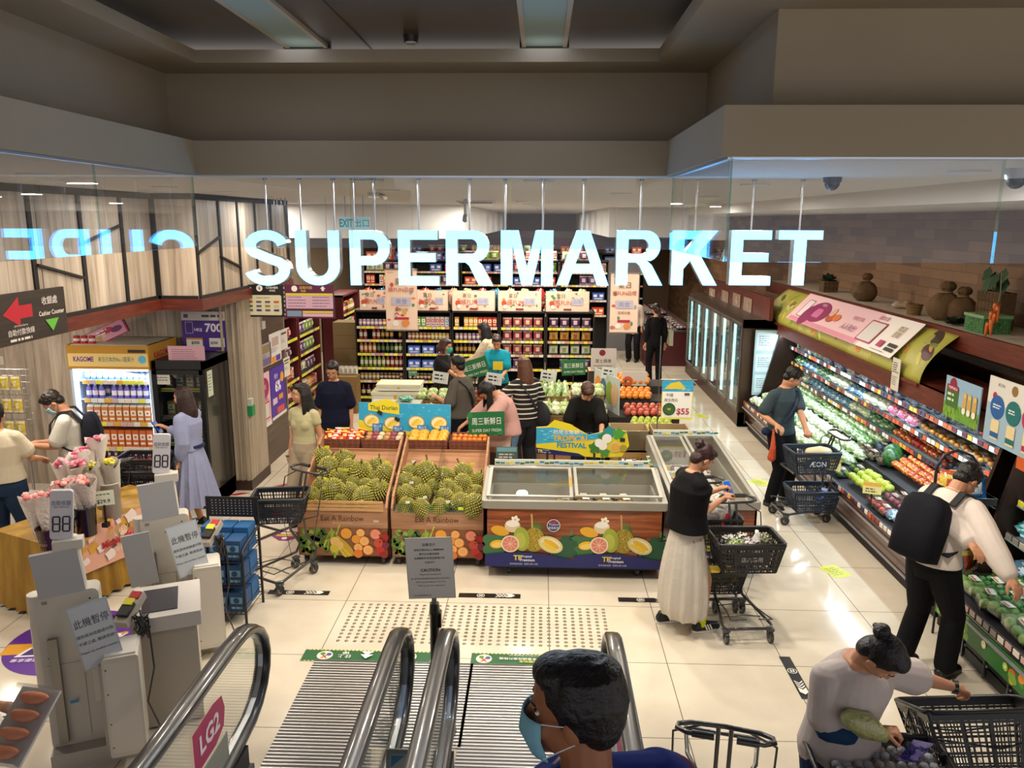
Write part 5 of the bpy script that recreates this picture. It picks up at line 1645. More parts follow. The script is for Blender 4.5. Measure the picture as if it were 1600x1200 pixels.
def poster_art(m,w,h,sd=0,base='e3bfa8'):
 """pale peach promotion print: blobs of fruit and a lettered middle"""
 rr=random.Random(sd);m.rect(0,0,w,h,base,th=.004);tall=h > w
 m.rect(0,0,w*.96,h*.97,'e9cdb8')
 for i in range(14):
  m.disc(rr.uniform(-.42,.42)*w,rr.uniform(-.42,.42)*h,rr.uniform(.03,.07)*min(w,h)*1.3,rr.choice(['c9503a','d88a5a','5a8a5a','d8a83a','e8dcd0','b8746a','8fa8b8']),ry=rr.uniform(.03,.07)*min(w,h)*1.2,n=9)
 if tall:
  m.text('夏日',0,.30*h,.10*h,'6a5a2a',maxw=w*.6,bold=.02);m.text('繽FUN品嚐',0,.17*h,.08*h,'b8503a',maxw=w*.85,bold=.02);m.rect(0,-.02*h,w*.62,h*.13,'b9b4c8');m.text('美食',0,-.02*h,h*.09,'7a84a8',maxw=w*.5,bold=.02)
  m.text('獎賞計劃',0,-.16*h,h*.05,'8a5a3a',maxw=w*.7);m.rect(0,-.30*h,w*.45,h*.04,'b02a3a');m.disc(-.2*w,-.38*h,.1*w,'e8e0d8');m.disc(.12*w,-.38*h,.12*w,'d88a4a')
  m.text('AEON',-.34*w,.45*h,.025*h,'b0603a')
 else:
  m.text('夏日',-.16*w,.26*h,.2*h,'6a5a2a',bold=.02);m.text('繽FUN',-.10*w,-.06*h,.3*h,'b8604a',maxw=w*.38,bold=.02);m.rect(.22*w,-.02*h,w*.26,h*.34,'b9b4c8');m.text('品嚐',.22*w,-.02*h,h*.22,'8a94b8',bold=.02,maxw=w*.22)
  m.rect(0,-.40*h,w*.18,h*.09,'8a2a3a');m.disc(-.36*w,-.1*h,h*.13,'c24a34');m.disc(-.34*w,-.28*h,h*.1,'e8e0d8')
GY=14.0
zs=[.16,.46,.70,.96,1.21,1.45]
gx=[at(x,560,Y=GY).x for x in (556,650,706,776,850,928)]
gx=[at(556,560,Y=GY).x,at(632,560,Y=GY).x,at(706,560,Y=GY).x,at(780,560,Y=GY).x,at(852,560,Y=GY).x,at(928,560,Y=GY).x]
bayn=['far left','second','middle','fourth','far right']
kinds={  # per bay, per shelf from the bottom: (maker key, height spacing)
   0:['bb','cn2','bt','bt2','bt','cn'],1:['bb','cn2','bx','bx','cn','ct'],2:['ct','ct','ct2','bt','cn','ct2'],3:['po','po','po','po2','po','po2'],4:['po2','po','po','po2','po','po2']}
SH={'cn':([g_can(c) for c in ('b98ab0','c9772a','d8b83a','5fa85a','d8a0b0')],.07,'drinks can'),'cn2':([g_can(c,c2) for c,c2 in (('d8c08a','8a3a2a'),('c9a05a','e8e0c8'),('7a4a2a','d8d0c0'))],.07,'coffee can'),
    'bt':([g_bottle(c,c2,k) for c,c2,k in (('c9662a','e8dcc8','c33'),('8fae4a','f0ecd8','e8e8e0'),('b04a4a','e8d8d0','7a2a2a'),('3a2a22','c9a05a','d8b83a'))],.075,'drinks bottle'),
    'bt2':([g_bottle(c,c2,k) for c,c2,k in (('5a7a3a','e0e4c8','e8e8e0'),('d8803a','f0e0c8','c33'),('2a2a2e','6a8a5a','c8b83a'))],.075,'tea bottle'),
    'bb':([g_bottle(c,c2,k,.04,.2) for c,c2,k in (('4a2a1c','d8c8a8','c33'),('6a4a1c','d8b83a','2a2a2a'))],.09,'sauce bottle'),
    'bx':([g_carton(c,c2,.22,.2,.14) for c,c2 in (('2a4a9a','d8dce8'),('c2402a','e8d8b8'),('3a5ab0','c8d0e8'))],.235,'drinks multipack'),
    'ct':([g_carton(c,c2,.075,.07,.17) for c,c2 in (('d8d4cc','5a8ac0'),('7fae5a','f0ecd8'),('d8c8c0','b04a6a'))],.082,'juice carton'),'ct2':([g_carton(c,c2,.075,.07,.17) for c,c2 in (('c9402a','f0e0c0'),('e0dcd0','c9303a'),('d8a03a','f0e8d0'))],.082,'milk carton'),
    'po':([g_pouch(c,c2,.16,.17,.07,i) for i,(c,c2) in enumerate((('c24a5a','e8d0c0'),('6a4a7a','d8c8d8'),('7aa03a','e8e8c8'),('d8a0a8','b0404a'),('d8b04a','a8502a')))],.165,'snack bag'),'po2':([g_pouch(c,c2,.16,.17,.07,i+9) for i,(c,c2) in enumerate((('b8505a','e8c8a8'),('e0dccf','8aa05a'),('5a3a5a','d8c0c8')))],.165,'sweets bag')}
def fill(kind,x0,x1,y,z,where,group,seed,rz=0.0,dx=(1,0),gap=.0,sc=1.0,skip=0.0,depthrows=1,run=4):
 mk,sp,nm=SH[kind];rr=random.Random(seed);sp *= sc
 n=int((x1-x0)/sp);L_=(x1-x0)/n;cur=rr.randrange(len(mk))
 for i in range(n):
  if i % run == 0:cur=(cur+1) % len(mk)
  if rr.random() < skip:continue
  a=x0+L_*(i+.5)
  p=(a,y,z) if dx == (1,0) else (y,a,z)
  stock.put('%s%d' % (kind,cur),mk[cur],nm.replace(' ','_'),'%s %s, %s from left' % (nm,where,ORD[i]),nm.split()[-1],p,rz=rz+rr.uniform(-.05,.05),group=group,scale=sc)
SHN=['bottom','second lowest','third lowest','fourth lowest','fifth lowest','top']
for b in range(5):
 x0,x1=gx[b]+.005,gx[b+1]-.005
 gondola('black shelving bay of drinks and snacks at the back, %s of five' % bayn[b],x0,x1,GY,zs,1.74,group='black shelving bays at the back')
 for j,z in enumerate(zs):
  if b in (3,4) and j == 1:continue
  fill(kinds[b][j],x0+.04,x1-.04,GY+.11,z,'on %s shelf, %s back bay' % (SHN[j],bayn[b]),'goods on the back shelving',b*10+j,skip=.04,run=4+(b+j) % 3,sc=1.0)
for i,(a_,b_) in enumerate(((561,607),(651,699),(706,773),(778,846),(853,921))):
 p,q=at(a_,470,Y=GY),at(b_,470,Y=GY);m=MB('print');m.box(0,.06,0,q.x-p.x,.10,.33,'c9a48a');m.M=X4((0,0,0),rx=ST);poster_art(m,q.x-p.x,.36,i*3+1)
 tag(m.build('header_box',loc=((p.x+q.x)/2,GY+.05,1.92)),'peach promotion box with lettering on top of the %s back bay' % bayn[i],'promotion box','promotion boxes on the back shelving')
 m=MB('film')
 rr=random.Random(i)
for i in range(16):   # goods lying on top of the bays
 x=gx[0]+.2+i*.26
 stock.put('tp%d' % (i % 4),g_lump(('b5322c','2f7a9a','d8b0a0','8fae5a')[i % 4],('d8d0c0','2a5a7a','c9b090','d8d8a8')[i % 4],.24,.2,.11,i % 4),'packet','loose packet lying above the promotion boxes, %s from the left' % ORD[i],'packet',(x,GY+.28,1.742+.0),group='packets above the promotion boxes',scale=(1,1,3.4))
def banner(px0,px1,py0,py1,Y,lab,sd):
 p,q=at(px0,py1,Y=Y),at(px1,py0,Y=Y)
 t=thing('hanging_banner',lab,'banner',((p.x+q.x)/2,Y,(p.z+q.z)/2))
 m=MB('print');m.M=X4(rx=ST);poster_art(m,q.x-p.x,q.z-p.z,sd);m.build('sheet',t)
 m=MB('metal')
 for z in (-1,1):m.box(0,0,z*(q.z-p.z)/2,q.x-p.x+.03,.015,.02,'a89c8c')
 m.build('rod',t);m=MB('metal')
 for sx in (-1,1):m.cyl((sx*(q.x-p.x)*.4,0,(q.z-p.z)/2),(sx*(q.x-p.x)*.4,0,CEIL-(p.z+q.z)/2 if Y < 13.5 else CEIL-(p.z+q.z)/2),.002,n=4,col='999')
 m.build('wire',t)
banner(604,651,421,516,13.2,'tall peach banner hanging in front of the left back bays',31)
banner(952,999,427,520,13.2,'tall peach banner hanging beside the far aisle',37)
# rows beyond: tall shelves seen over the back bays and through the sign
for r_,(Y,x0,x1,n) in enumerate(((18.6,-4.2,1.6,5),(23.0,-4.6,3.0,6))):
 for b in range(n):
  xa=x0+(x1-x0)*b/n;xb=x0+(x1-x0)*(b+1)/n-.02
  zz=[1.15,1.5,1.85,2.15]
  gondola('tall dark shelving bay in the %s row beyond the back bays, %s from left' % (('first','second')[r_],ORD[b]),xa,xb,Y,zz,2.42,depth=.5,ylw=.2,group='tall shelving in the far rows')
  for j,z in enumerate(zz+[2.42]):
   kd=['bx','po','ct2','po2','bx'][(j+b+r_) % 5]
   if r_ == 1 and j < 2:continue
   fill(kd,xa+.05,xb-.05,Y+.14,z,'on shelf %s of bay %s, %s far row' % (ORD[j],ORD[b],('nearer','farther')[r_]),'goods on the tall far shelving',300+r_*50+b*7+j,sc=1.25,skip=.08,run=2)
# left aisle: burgundy framed racks against the left wall
def side_gondola(label,y0,y1,x,zs,top,frame='5a1c22',depth=.45):
 t=thing('shelving_unit',label,'shelving',(x,(y0+y1)/2,0));L_=y1-y0;rr=random.Random(int(y0))
 m=MB('matte');m.box(-depth+.01,0,top/2,.02,L_,top,'2a201c');m.build('back_panel',t)
 for sy in (-1,1):m=MB('plastic');m.box(-depth/2,sy*(L_/2-.02),top/2,depth,.04,top,frame);m.build('side_panel',t)
 for z in zs:m=MB('print');m.box(-depth/2,0,z-.012,depth-.01,L_-.08,.02,'2a2623');rail_cols(m,-L_/2+.05,L_/2-.05,.002,z-.02,int(L_/.1),rr,.7,ax=1);m.build('shelf',t)
 m=MB('plastic');m.box(-depth/2,0,top-.02,depth,L_,.04,frame);m.build('frame',t)
for k,(y0,y1,nm) in enumerate(((11.35,12.6,'nearest'),(12.65,13.9,'middle'),(15.6,17.0,'farthest'))):
 zz=[.12,.46,.80,1.14,1.46]
 side_gondola('burgundy framed rack along the left wall, %s of three' % nm,y0,y1,-3.95,zz,1.85)
 for j,z in enumerate(zz):
  fill(['po','bt','ct2','po2','po'][(j+k) % 5],y0+.08,y1-.08,-4.06,z,'on %s shelf, %s burgundy rack' % (SHN[j],nm),'goods on the burgundy racks',500+k*9+j,rz=R(90),dx=(0,1),sc=1.0,run=3)
for i in range(6):carton((-3.62,14.6,i*.245),.46,.42,.24,'brown carton in the tall stack at the left racks, %s from the floor' % ORD[i],col='7a6440',top='8a744c',group='tall stack of brown cartons')
for i in range(4):
 px=543;p=at(px,630,Y=13.3)
 carton((p.x,13.45,i*.165),.34,.3,.16,'small brown carton stacked by the back bays, %s from the floor' % ORD[i],col='7d6238',top='94784a',group='short stack of cartons')
for i in range(4):stock.put('wb',g_pouch('d8d4cc','a8a49c',.1,.16,.04,2),'plastic_bag','clear bag standing in the top small carton, %s from the left' % ORD[i],'bag',(p.x-.12+i*.08,13.45,.665),group='clear bags in the top small carton')
# ---------------------------------------------------------------- upright glass door freezers
def door_freezer():
 X0,Y0,Y1,top=3.28,12.75,17.6,1.78
 t=thing('glass_door_freezer','long row of upright glass door freezers on the right of the far aisle','freezer',(X0,(Y0+Y1)/2,0));L_=Y1-Y0
 m=MB('steel');m.box(.45,0,top-.07,.9,L_,.14,'5c4a3e');m.box(.45,0,.12,.9,L_,.24,'6a5a50');m.box(.88,0,top/2,.04,L_,top-.1,'4a4540')
 for sy in (-1,1):m.box(.45,sy*(L_/2-.025),top/2,.9,.05,top,'574438')
 m.build('cabinet',t)
 n=6;dw=(L_-.1)/n
 for i in range(n):
  yc=-L_/2+.05+dw*(i+.5)
  m=MB('steel')
  for sy in (-1,1):m.box(0,yc+sy*(dw/2-.022),.97,.035,.04,1.46,'8a8078')
  for z in (.26,1.68):m.box(0,yc,z,.035,dw-.02,.05,'8a8078')
  o=m.build('door',t)
  m=MB('glass');m.box(0,yc,.97,.008,dw-.1,1.38);m.build('pane',o)
  m=MB('metal');m.tube([(-.02,yc-dw/2+.06,.75),(-.05,yc-dw/2+.06,.78),(-.05,yc-dw/2+.06,1.1),(-.02,yc-dw/2+.06,1.13)],.009,6,'777');m.build('handle',o)
  m=MB('tube');m.box(.06,yc+dw/2-.06,.97,.03,.06,1.34,'bff2ec');m.build('light_tube',t)
  for j in range(4):m=MB('print');m.box(.46,yc,.36+j*.34,.7,dw-.06,.012,'aab0ae');m.build('shelf',t)
 return t
door_freezer()
for i in range(6):
 for j in range(4):
  for k in range(3):
   y=12.8+.78*(i+.25+k*.27)
   stock.put('dfz%d' % ((i+j+k) % 4),g_carton(('9ac0c8','b8788a','5a8a9a','c8c4a8')[(i+j+k) % 4],'e8ecec',.16,.1,.19),'frozen_box','frozen food box behind freezer door %s, shelf %s up, %s along' % (ORD[i],ORD[j],ORD[k]),'box',(3.62,y,.37+j*.34),rz=R(-90),group='boxes inside the upright freezers')
# ---------------------------------------------------------------- open produce cases on the right
def tier_rail(m,x,y0,y1,z,rr,tilt=0.35,h=.05,pal=None):
 n=int((y1-y0)/.09)
 pal=pal or ['c9552e','e0a23a','d8d0c4','5a2a34','8a3a2a','3a3a4a','e8e0d0']
 m.box(x+.012,(y0+y1)/2,z,.012,y1-y0,h,'4a3a40')
 for i in range(n):m.box(x,y0+(y1-y0)*(i+.5)/n,z+rr.uniform(-.003,.003),.006,.07,h*.85,rr.choice(pal))
def case(label,X,Y0,Y1,tiers,canopy,back,kick,panel,decks,art=None,lightcol='d9f4ff',watt=20,rails=None):
 t=thing('produce_case',label,'refrigerated display',(X,(Y0+Y1)/2,0));L_=Y1-Y0;rr=random.Random(int(Y0*7))
 m=MB('steel');m.box(.5,0,.05,.9,L_,.10,'1a1818');m.build('kick_plate',t)
 lip=decks[0][1]
 m=MB('gloss');
 vs=[(x,y,z) for y in (-L_/2,L_/2) for x,z in ((.06,.1),(-.03,lip-.12),(-.05,lip-.03),(.02,lip-.03),(.10,.1))]
 m.add(vs,[(0,1,2,3,4),(9,8,7,6,5)]+[(i,i+5,(i+1) % 5+5,(i+1) % 5) for i in range(5)],panel);m.box(-.055,0,lip-.09,.012,L_,.02,'8a8a8c');m.box(.0,0,.14,.02,L_,.015,'8a8a8c')
 if art:m.use('print');art(m,L_,lip)
 m.build('front_panel',t)
 m=MB('print');tier_rail(m,-.045,-L_/2,L_/2,lip-.005,rr,pal=rails);m.build('front_rail',t)
 m=MB('matte')
 for (xa,za,xb,zb) in decks:m.add([(xa,-L_/2+.02,za),(xb,-L_/2+.02,zb),(xb,L_/2-.02,zb),(xa,L_/2-.02,za)],[(0,3,2,1)],'22242a')
 m.build('deck',t)
 m=MB('print');m.box(back+.02,0,(canopy+.1)/2,.04,L_,canopy-.1,'4a5a64');m.build('back_panel',t)
 for sy in (-1,1):
  m=MB('steel');m.add([(x,sy*(L_/2-.02)+e,z) for e in (-.02,.02) for x,z in ((-.02,.1),(-.02,lip-.02),(.22,lip+.15),(.48,canopy),(back+.04,canopy),(back+.04,.1))],
          [(0,1,2,3,4,5),(11,10,9,8,7,6)]+[(i,i+6,(i+1) % 6+6,(i+1) % 6) for i in range(6)],'3a2a24');m.build('end_panel',t)
 for x,z in tiers:
  m=MB('print');m.box((x+back)/2,0,z,back-x,L_-.08,.012,'8fa8b0',rot=(0,R(-4),0));tier_rail(m,x-.004,-L_/2+.05,L_/2-.05,z+.005,rr,pal=rails);m.build('shelf',t)
  m=MB('tube');m.box(x+.03,0,z-.012,.016,L_-.15,.010,'dff6ff');m.build('light_strip',t)
 m=MB('red_wood');m.box(.44,0,canopy-.02,.05,L_,.18);m.box((.42+back)/2,0,canopy+.06,back-.42,L_,.02);m.build('canopy',t)
 m=MB('tube');m.box(.49,0,canopy-.115,.03,L_-.1,.012,'e6f8ff');m.build('canopy_light',t)
 n=max(1,int(L_/1.6))
 for i in range(n):
  yy=(Y0+Y1)/2-L_/2+L_*(i+.5)/n
  area_lamp('case_lamp',(X+.47,yy,canopy-.13),watt,.06,(.72,.90,1.0),L_/n,rot=(0,R(18),0))
 return t
CX,CY0,CY1=3.36,6.35,12.6
TIERS=[(.72,.86),(.66,1.12),(.62,1.37)]
case('long open produce case along the right wall with brown front',CX,CY0,CY1,TIERS,1.68,1.12,.1,'4a2018',[(-.03,.46,.42,.50),(.42,.50,.42,.62),(.42,.62,1.1,.72)],watt=21)
def darkfront(y0,y1):pass
NX,NY0,NY1=3.30,3.55,6.05
NT=[(.34,.62),(.40,.90),(.46,1.17),(.50,1.42)]
def fruit_band(m,L_,lip):
 rr=random.Random(9);m.M=Matrix.Translation((-.047,0,lip-.15)) @ Matrix.Rotation(R(-90),4,'Z') @ Matrix.Rotation(ST,4,'X')
 m.lz=0;m.rect(0,0,L_,.19,'2f6a2c')
 for i in range(46):
  m.lz=.0006+.0002*(i % 5);m.disc(rr.uniform(-.49,.49)*L_,rr.uniform(-.07,.07),rr.uniform(.02,.055),rr.choice(['d8602a','e0b02e','b8321f','7aa83a','e8902e','c9c23a','4a8a34']),ry=rr.uniform(.02,.045),a=rr.uniform(0,3),n=14)
 m.lz=.003
 for i in range(9):m.disc(-L_/2+.15+i*L_/9,rr.uniform(-.04,.04),.03,('e8d8a0','a8c84a')[i % 2]);m.disc(-L_/2+.15+i*L_/9,0,.012,'f0ecd0')
 m.M=Matrix();m.use('steel')
 for i in range(int(L_/.3)):m.box(.0,-L_/2+.15+i*.3,.15,.02,.27,.2,'2e3034');m.box(-.012,-L_/2+.01+i*.3,.15,.02,.012,.22,'6a6c70')
case('near open produce case at the right edge with a fruit picture band',NX,NY0,NY1,NT,1.74,1.2,.1,'24262a',[(-.03,.46,.34,.50),(.34,.50,1.18,.50)],art=fruit_band,watt=21,rails=['d8d0c0','8a8578','c9a89a','b8b09c','d8cf3e'])
# end header with fruit picture on the near case
m=MB('print');m.M=Matrix.Rotation(R(-90),4,'Z') @ Matrix.Rotation(ST,4,'X');rr=random.Random(14);m.rect(0,0,2.4,.20,'c9581e',th=.01)
for i in range(70):
 m.lz=.0006+.0002*(i % 6);m.disc(rr.uniform(-1.17,1.17),rr.uniform(-.08,.08),rr.uniform(.02,.045),rr.choice(['7a8f2a','d88a2a','2f6a2c','c9402a','e0b83a','5a7a24','8a2a1a','e8c870']),ry=rr.uniform(.015,.035),a=rr.uniform(0,3),n=12)
tag(m.build('picture_header',loc=(NX+.405,(NY0+NY1)/2,1.56)),'orange fruit picture strip hanging under the near case canopy','header sign')
# cover of colours for what lies in the cases
LEAF=[('5f8a50','b8d0a0'),('86a870','d8e4cc'),('a8bc90','e8eee0'),('46704a','94b088'),('c0ccb0','eef0e4')]
def deck_fill(nm,cat,makers,x,z,y0,y1,sp,where,group,seed,tilt=-.12,sc=1.12,rows=1,dx=.14,dz=.02,skip=.0):
 rr=random.Random(seed);n=max(1,int((y1-y0)/sp));cur=0
 for r_ in range(rows):
  for i in range(n):
   if rr.random() < skip:continue
   if i % 3 == 0:cur=rr.randrange(len(makers))
   y=y0+(y1-y0)*(i+.5)/n
   key,mk=makers[cur]
   stock.put(key,mk,nm,'%s %s, %s%s from near end' % (nm.replace('_',' '),where,('%s row, ' % ('front','second','third','fourth')[r_] if rows > 1 else ''),ORD[i]),cat,(x+r_*dx+rr.uniform(-.014,.014),y+rr.uniform(-.012,.012),z+r_*dz+rr.uniform(0,.012)),group=group,rot=(rr.uniform(-.06,.06),tilt+rr.uniform(-.1,.1),R(90)+rr.uniform(-.25,.25)),scale=sc)
LM=[('leaf%d' % i,g_lump(a,b,.23,.17,.10,i)) for i,(a,b) in enumerate(LEAF)]
TR=[('tray%d' % i,g_tray(c,.2,.15,r=.028)) for i,c in enumerate((['b5322c','d8604a'],['8a2a4a','b04a6a'],['e0a03a','d8802a'],['3a4a6a','5a7a9a'],['5f8a3a','a8c04a'],['5a3a2a','8a6a4a'],['2a2f4a','3a3f6a']))]
AP=[('appl%d' % i,g_round(a,b,.042)) for i,(a,b) in enumerate((('a8322a','d8b04a'),('c24a34','d8c04a'),('b02a2a','8a1f24')))]
GA=[('gapp',g_round('a8bc3c','b8c858',.045))]
PK=[('pchs',g_round('c9603a','e0a06a',.042)),('pchs2',g_round('d8804a','e8b878',.042))]
BL=[('blue%d' % i,g_lump(a,b,.2,.15,.08,20+i)) for i,(a,b) in enumerate((('4a6a8a','9ac0d8'),('5a86a8','c8e0ea'),('3a5a7a','7aa8c8')))]
BX=CX
# far part (y 10..12.5) green vegetables, near part fruit
Z_=[(BX+TIERS[i][0]+.12,TIERS[i][1]+.015) for i in range(3)]
deck_fill('leaf_vegetable','vegetable',LM,BX+.12,.47,8.95,12.5,.19,'on lowest deck of long case','leaf vegetables on the lowest deck',1,rows=3,dx=.16,dz=.06)
deck_fill('leaf_vegetable','vegetable',LM[:3],BX+.62,.66,9.3,12.5,.19,'on raised deck of long case','leaf vegetables on the raised deck',2,rows=2,dx=.2,dz=.02)
deck_fill('bagged_vegetable','vegetable',LM[2:]+BL[1:2],Z_[0][0],Z_[0][1],9.2,12.5,.19,'on lowest shelf of long case','bags on the lowest shelf',3)
deck_fill('bagged_vegetable','vegetable',[LM[4],BL[1],LM[3]],Z_[1][0],Z_[1][1],9.2,12.5,.19,'on middle shelf of long case','bags on the middle shelf',4)
deck_fill('vegetable_tray','tray',[TR[4],TR[5],TR[6],LM[3]],Z_[2][0],Z_[2][1],9.2,12.5,.2,'on top shelf of long case','trays on the top shelf',5)
deck_fill('fruit_tray','tray',[TR[0],TR[1],TR[3],TR[4]],Z_[2][0],Z_[2][1],6.5,9.15,.2,'on the top shelf, fruit end','fruit trays on the top shelf',6)
deck_fill('fruit_tray','tray',[TR[3],TR[2],TR[6],BL[0]],Z_[1][0],Z_[1][1],6.5,8.3,.2,'on the middle shelf, fruit end','fruit trays on the middle shelf',7)
deck_fill('bagged_fruit','fruit',[('bgap',g_lump('b8c84a','d8e08a',.2,.17,.12,41)),('bgpk',g_lump('c86a8a','e8c0d0',.2,.17,.12,42))],Z_[1][0],Z_[1][1],8.4,9.15,.22,'on the middle shelf beside the shopper','bags of fruit on the middle shelf',8)
deck_fill('fruit_tray','tray',[TR[0],TR[2],TR[3]],Z_[0][0],Z_[0][1],6.5,8.0,.2,'on the lowest shelf, fruit end','fruit trays on the lowest shelf',9)
for nmk,mk,x,z,y0,y1,sp,rows,lab in (('apple',AP,Z_[0][0]-.02,Z_[0][1],8.1,9.1,.09,3,'on the lowest shelf by the shopper'),
              ('green_apple',GA,BX+.14,.50,7.95,8.55,.092,3,'in the black bin of the deck'),
              ('peach',PK,BX+.56,.68,6.6,7.2,.09,3,'on the raised deck, near end'),
              ('red_fruit',AP[:2],BX+.56,.68,7.6,8.5,.09,3,'on raised deck behind green apples')):
 deck_fill(nmk,'fruit',mk,x,z,y0,y1,sp,lab,nmk.replace('_',' ')+'s ' +lab,31,rows=rows,dx=.085,dz=.025)
for j,(px,py) in enumerate(((1287,674),(1302,683))):
 stock.put('wm%d' % j,g_melon(.11),'watermelon','striped green watermelon on the case deck, %s' % ('behind the shopper\'s basket','just nearer than its neighbour')[j],'watermelon',(BX+.62-.1*j,8.75-.2*j,.66),rot=(.4,.3,1))
deck_fill('berry_tray','tray',[TR[1],TR[1],TR[0]],BX+.1,.47,7.45,7.9,.2,'on deck beside green apples','berry trays on the black deck',12,rows=2,dx=.2,dz=.03)
deck_fill('blue_packed_fruit','fruit pack',BL,BX+.12,.47,6.85,7.45,.15,'on the black deck, blue packs','blue packs on the black deck',13,rows=2,dx=.18,dz=.03)
deck_fill('blue_packed_fruit','fruit pack',BL,BX+.55,.68,7.2,7.6,.13,'on the raised deck, blue packs','blue packs on the raised deck',14,rows=2,dx=.18,dz=.01)
deck_fill('fruit_tray','tray',[TR[1],TR[5],TR[3]],BX+.52,.65,8.55,9.25,.2,'on raised deck, middle','trays on the raised deck',17,rows=2,dx=.2)
deck_fill('vegetable_pack','vegetable',[LM[3],TR[4]],BX+.12,.47,8.6,8.95,.18,'on deck by the watermelons','packs by the watermelons',18,rows=2,dx=.18,dz=.03)
deck_fill('fruit_tray','tray',[TR[6],TR[1],BL[0]],BX+.56,.68,6.42,6.6,.16,'at the raised deck end','trays at the raised deck end',19,rows=2,dx=.2)
deck_fill('snack_tub','tub',[TR[0],TR[5]],BX+.38,.52,6.5,7.9,.16,'between black deck steps','tubs between the deck steps',20)
NM=[('netm',g_lump('b8d858','d8f08a',.15,.14,.12,51))]
deck_fill('netted_melon','melon',NM+[('netm2',g_lump('e0cc3a','d8402a',.15,.14,.11,52))],BX+.14,.48,6.42,6.85,.16,'in bright net, deck by wire rack','netted melons at the near end',15,rows=2,dx=.16,dz=.03)
# near case
for j,(x,z) in enumerate(NT):
 mk=[[BL[0],BL[1],LM[3]],[BL[1],('tq',g_lump('3f9aa0','b8e0e0',.3,.2,.12,61)),LM[4]],[('tan',g_tray(['d8c098','c9a878'],.2,.15,r=.03)),LM[2],('yw',g_lump('d8c85a','e8e4d0',.22,.16,.09,62))],[LM[3],LM[1],BL[1]]][j]
 deck_fill('packed_vegetable','vegetable',mk,NX+x+.14,z+.015,NY0+.1,NY1-.1,.23,'on %s shelf of near case' % ('lowest','second','third','top')[j],'packs on the near case shelves',70+j,sc=1.15,rows=2 if j < 2 else 1,dx=.2)
deck_fill('packed_vegetable','vegetable',[LM[0],LM[3],('asp',g_tray(['4a8a44','6aa85a'],.24,.16,r=.025)),('tg',g_tray(['a8c86a','7fa84a'],.24,.16,r=.04))],NX+.10,.49,NY0+.1,NY1-.1,.22,'on front deck of near case','packs on the near case deck',80,rows=4,dx=.19,dz=.012)
# things standing on top of and around the cases
def sheet(pts,col=None,art=None):pass
def curved_banner():
 t=thing('fabric_valance','long curved yellow-green banner with fruit shapes above the produce case','banner',(0,0,0))
 X0_,X1_,Ya,Yb=CX+.42,4.13,7.82,13.3
 prof=[]
 for i in range(13):
  k=i/12;prof.append((X0_+(X1_-X0_)*(k ** 1.7),1.74+.50*k ** .85))
 m=MB('print');n=26;vs=[];fs=[];cs=[];rr=random.Random(3)
 for j in range(n+1):
  for x,z in prof:vs.append((x,Ya+(Yb-Ya)*j/n,z))
 for j in range(n):
  for i in range(12):
   a=j*13+i;fs.append((a,a+1,a+14,a+13));cs.append('a6a244' if 0 <= (j % 9) < 6 else 'b8b25c')
 m.add(vs,fs,'fff',True,cols=cs)
 def on(u,v):   # u along y 0..1, v up 0..1
  k=min(max(v,0.001),.999);x=X0_+(X1_-X0_)*k ** 1.7;z=1.74+.50*k ** .85
  return V((x-.006,Ya+(Yb-Ya)*u,z+.003))
 def blob(u,v,a,b,col,rot=0,n_=12):
  pts=[]
  for i in range(n_):
   t_=2*PI*i/n_;p_,q_=a*math.cos(t_),b*math.sin(t_);pts.append(on(u+(p_*math.cos(rot)-q_*math.sin(rot))/(Yb-Ya),v+(p_*math.sin(rot)+q_*math.cos(rot))/.72))
  c=sum(pts,V())/n_
  c=on(u,v)+(c-on(u,v))*0+V((-.003,0,.002))
  m.add([c]+pts,[(0,i+1,(i+1) % n_+1) for i in range(n_)] ,col)
 for i in range(46):
  u=rr.uniform(.02,.98);v=rr.uniform(.1,.9);blob(u,v,rr.uniform(.06,.13),rr.uniform(.03,.06),rr.choice(['8a9a2c','c4be6a','b8863a','9a984a','c2b450','6a7a34']),rr.uniform(0,3))
 for u,v,c,a,b in ((.03,.55,'4a2422',.16,.09),(.05,.85,'3a2a1c',.16,.08),(.12,.25,'5a6a2c',.2,.06),(.2,.3,'c9502a',.14,.04),(.30,.2,'d8882a',.12,.06),(.42,.3,'b03a2a',.05,.12),(.5,.35,'5f7a3a',.14,.08),(.58,.2,'d8882a',.13,.05),(.68,.3,'c23a2a',.09,.07),(.76,.5,'4f6a34',.10,.05),(.84,.6,'8a5a2c',.12,.07),(.9,.4,'7a8a2c',.14,.05),(.95,.7,'4a5a24',.1,.06)):
  blob(u,v,a,b,c,.6)
 o=m.build('fabric',t);sm=o.modifiers.new('thickness','SOLIDIFY');sm.thickness=.004;sm.offset=1
 m=MB('red_wood');m.box(X0_-.01,(Ya+Yb)/2,1.735,.04,Yb-Ya,.03);m.build('bottom_rail',t)
curved_banner()
def side_poster(name,lab,cat,y0,y1,X,z0,z1,draw,lean=0.0,cast=None):
 m=MB('print');L_,H=y1-y0,z1-z0
 m.M=Matrix.Rotation(R(-90),4,'Z') @ Matrix.Rotation(ST+lean,4,'X');draw(m,L_,H)
 return tag(m.build(name,loc=(X,(y0+y1)/2,(z0+z1)/2)),lab,cat)
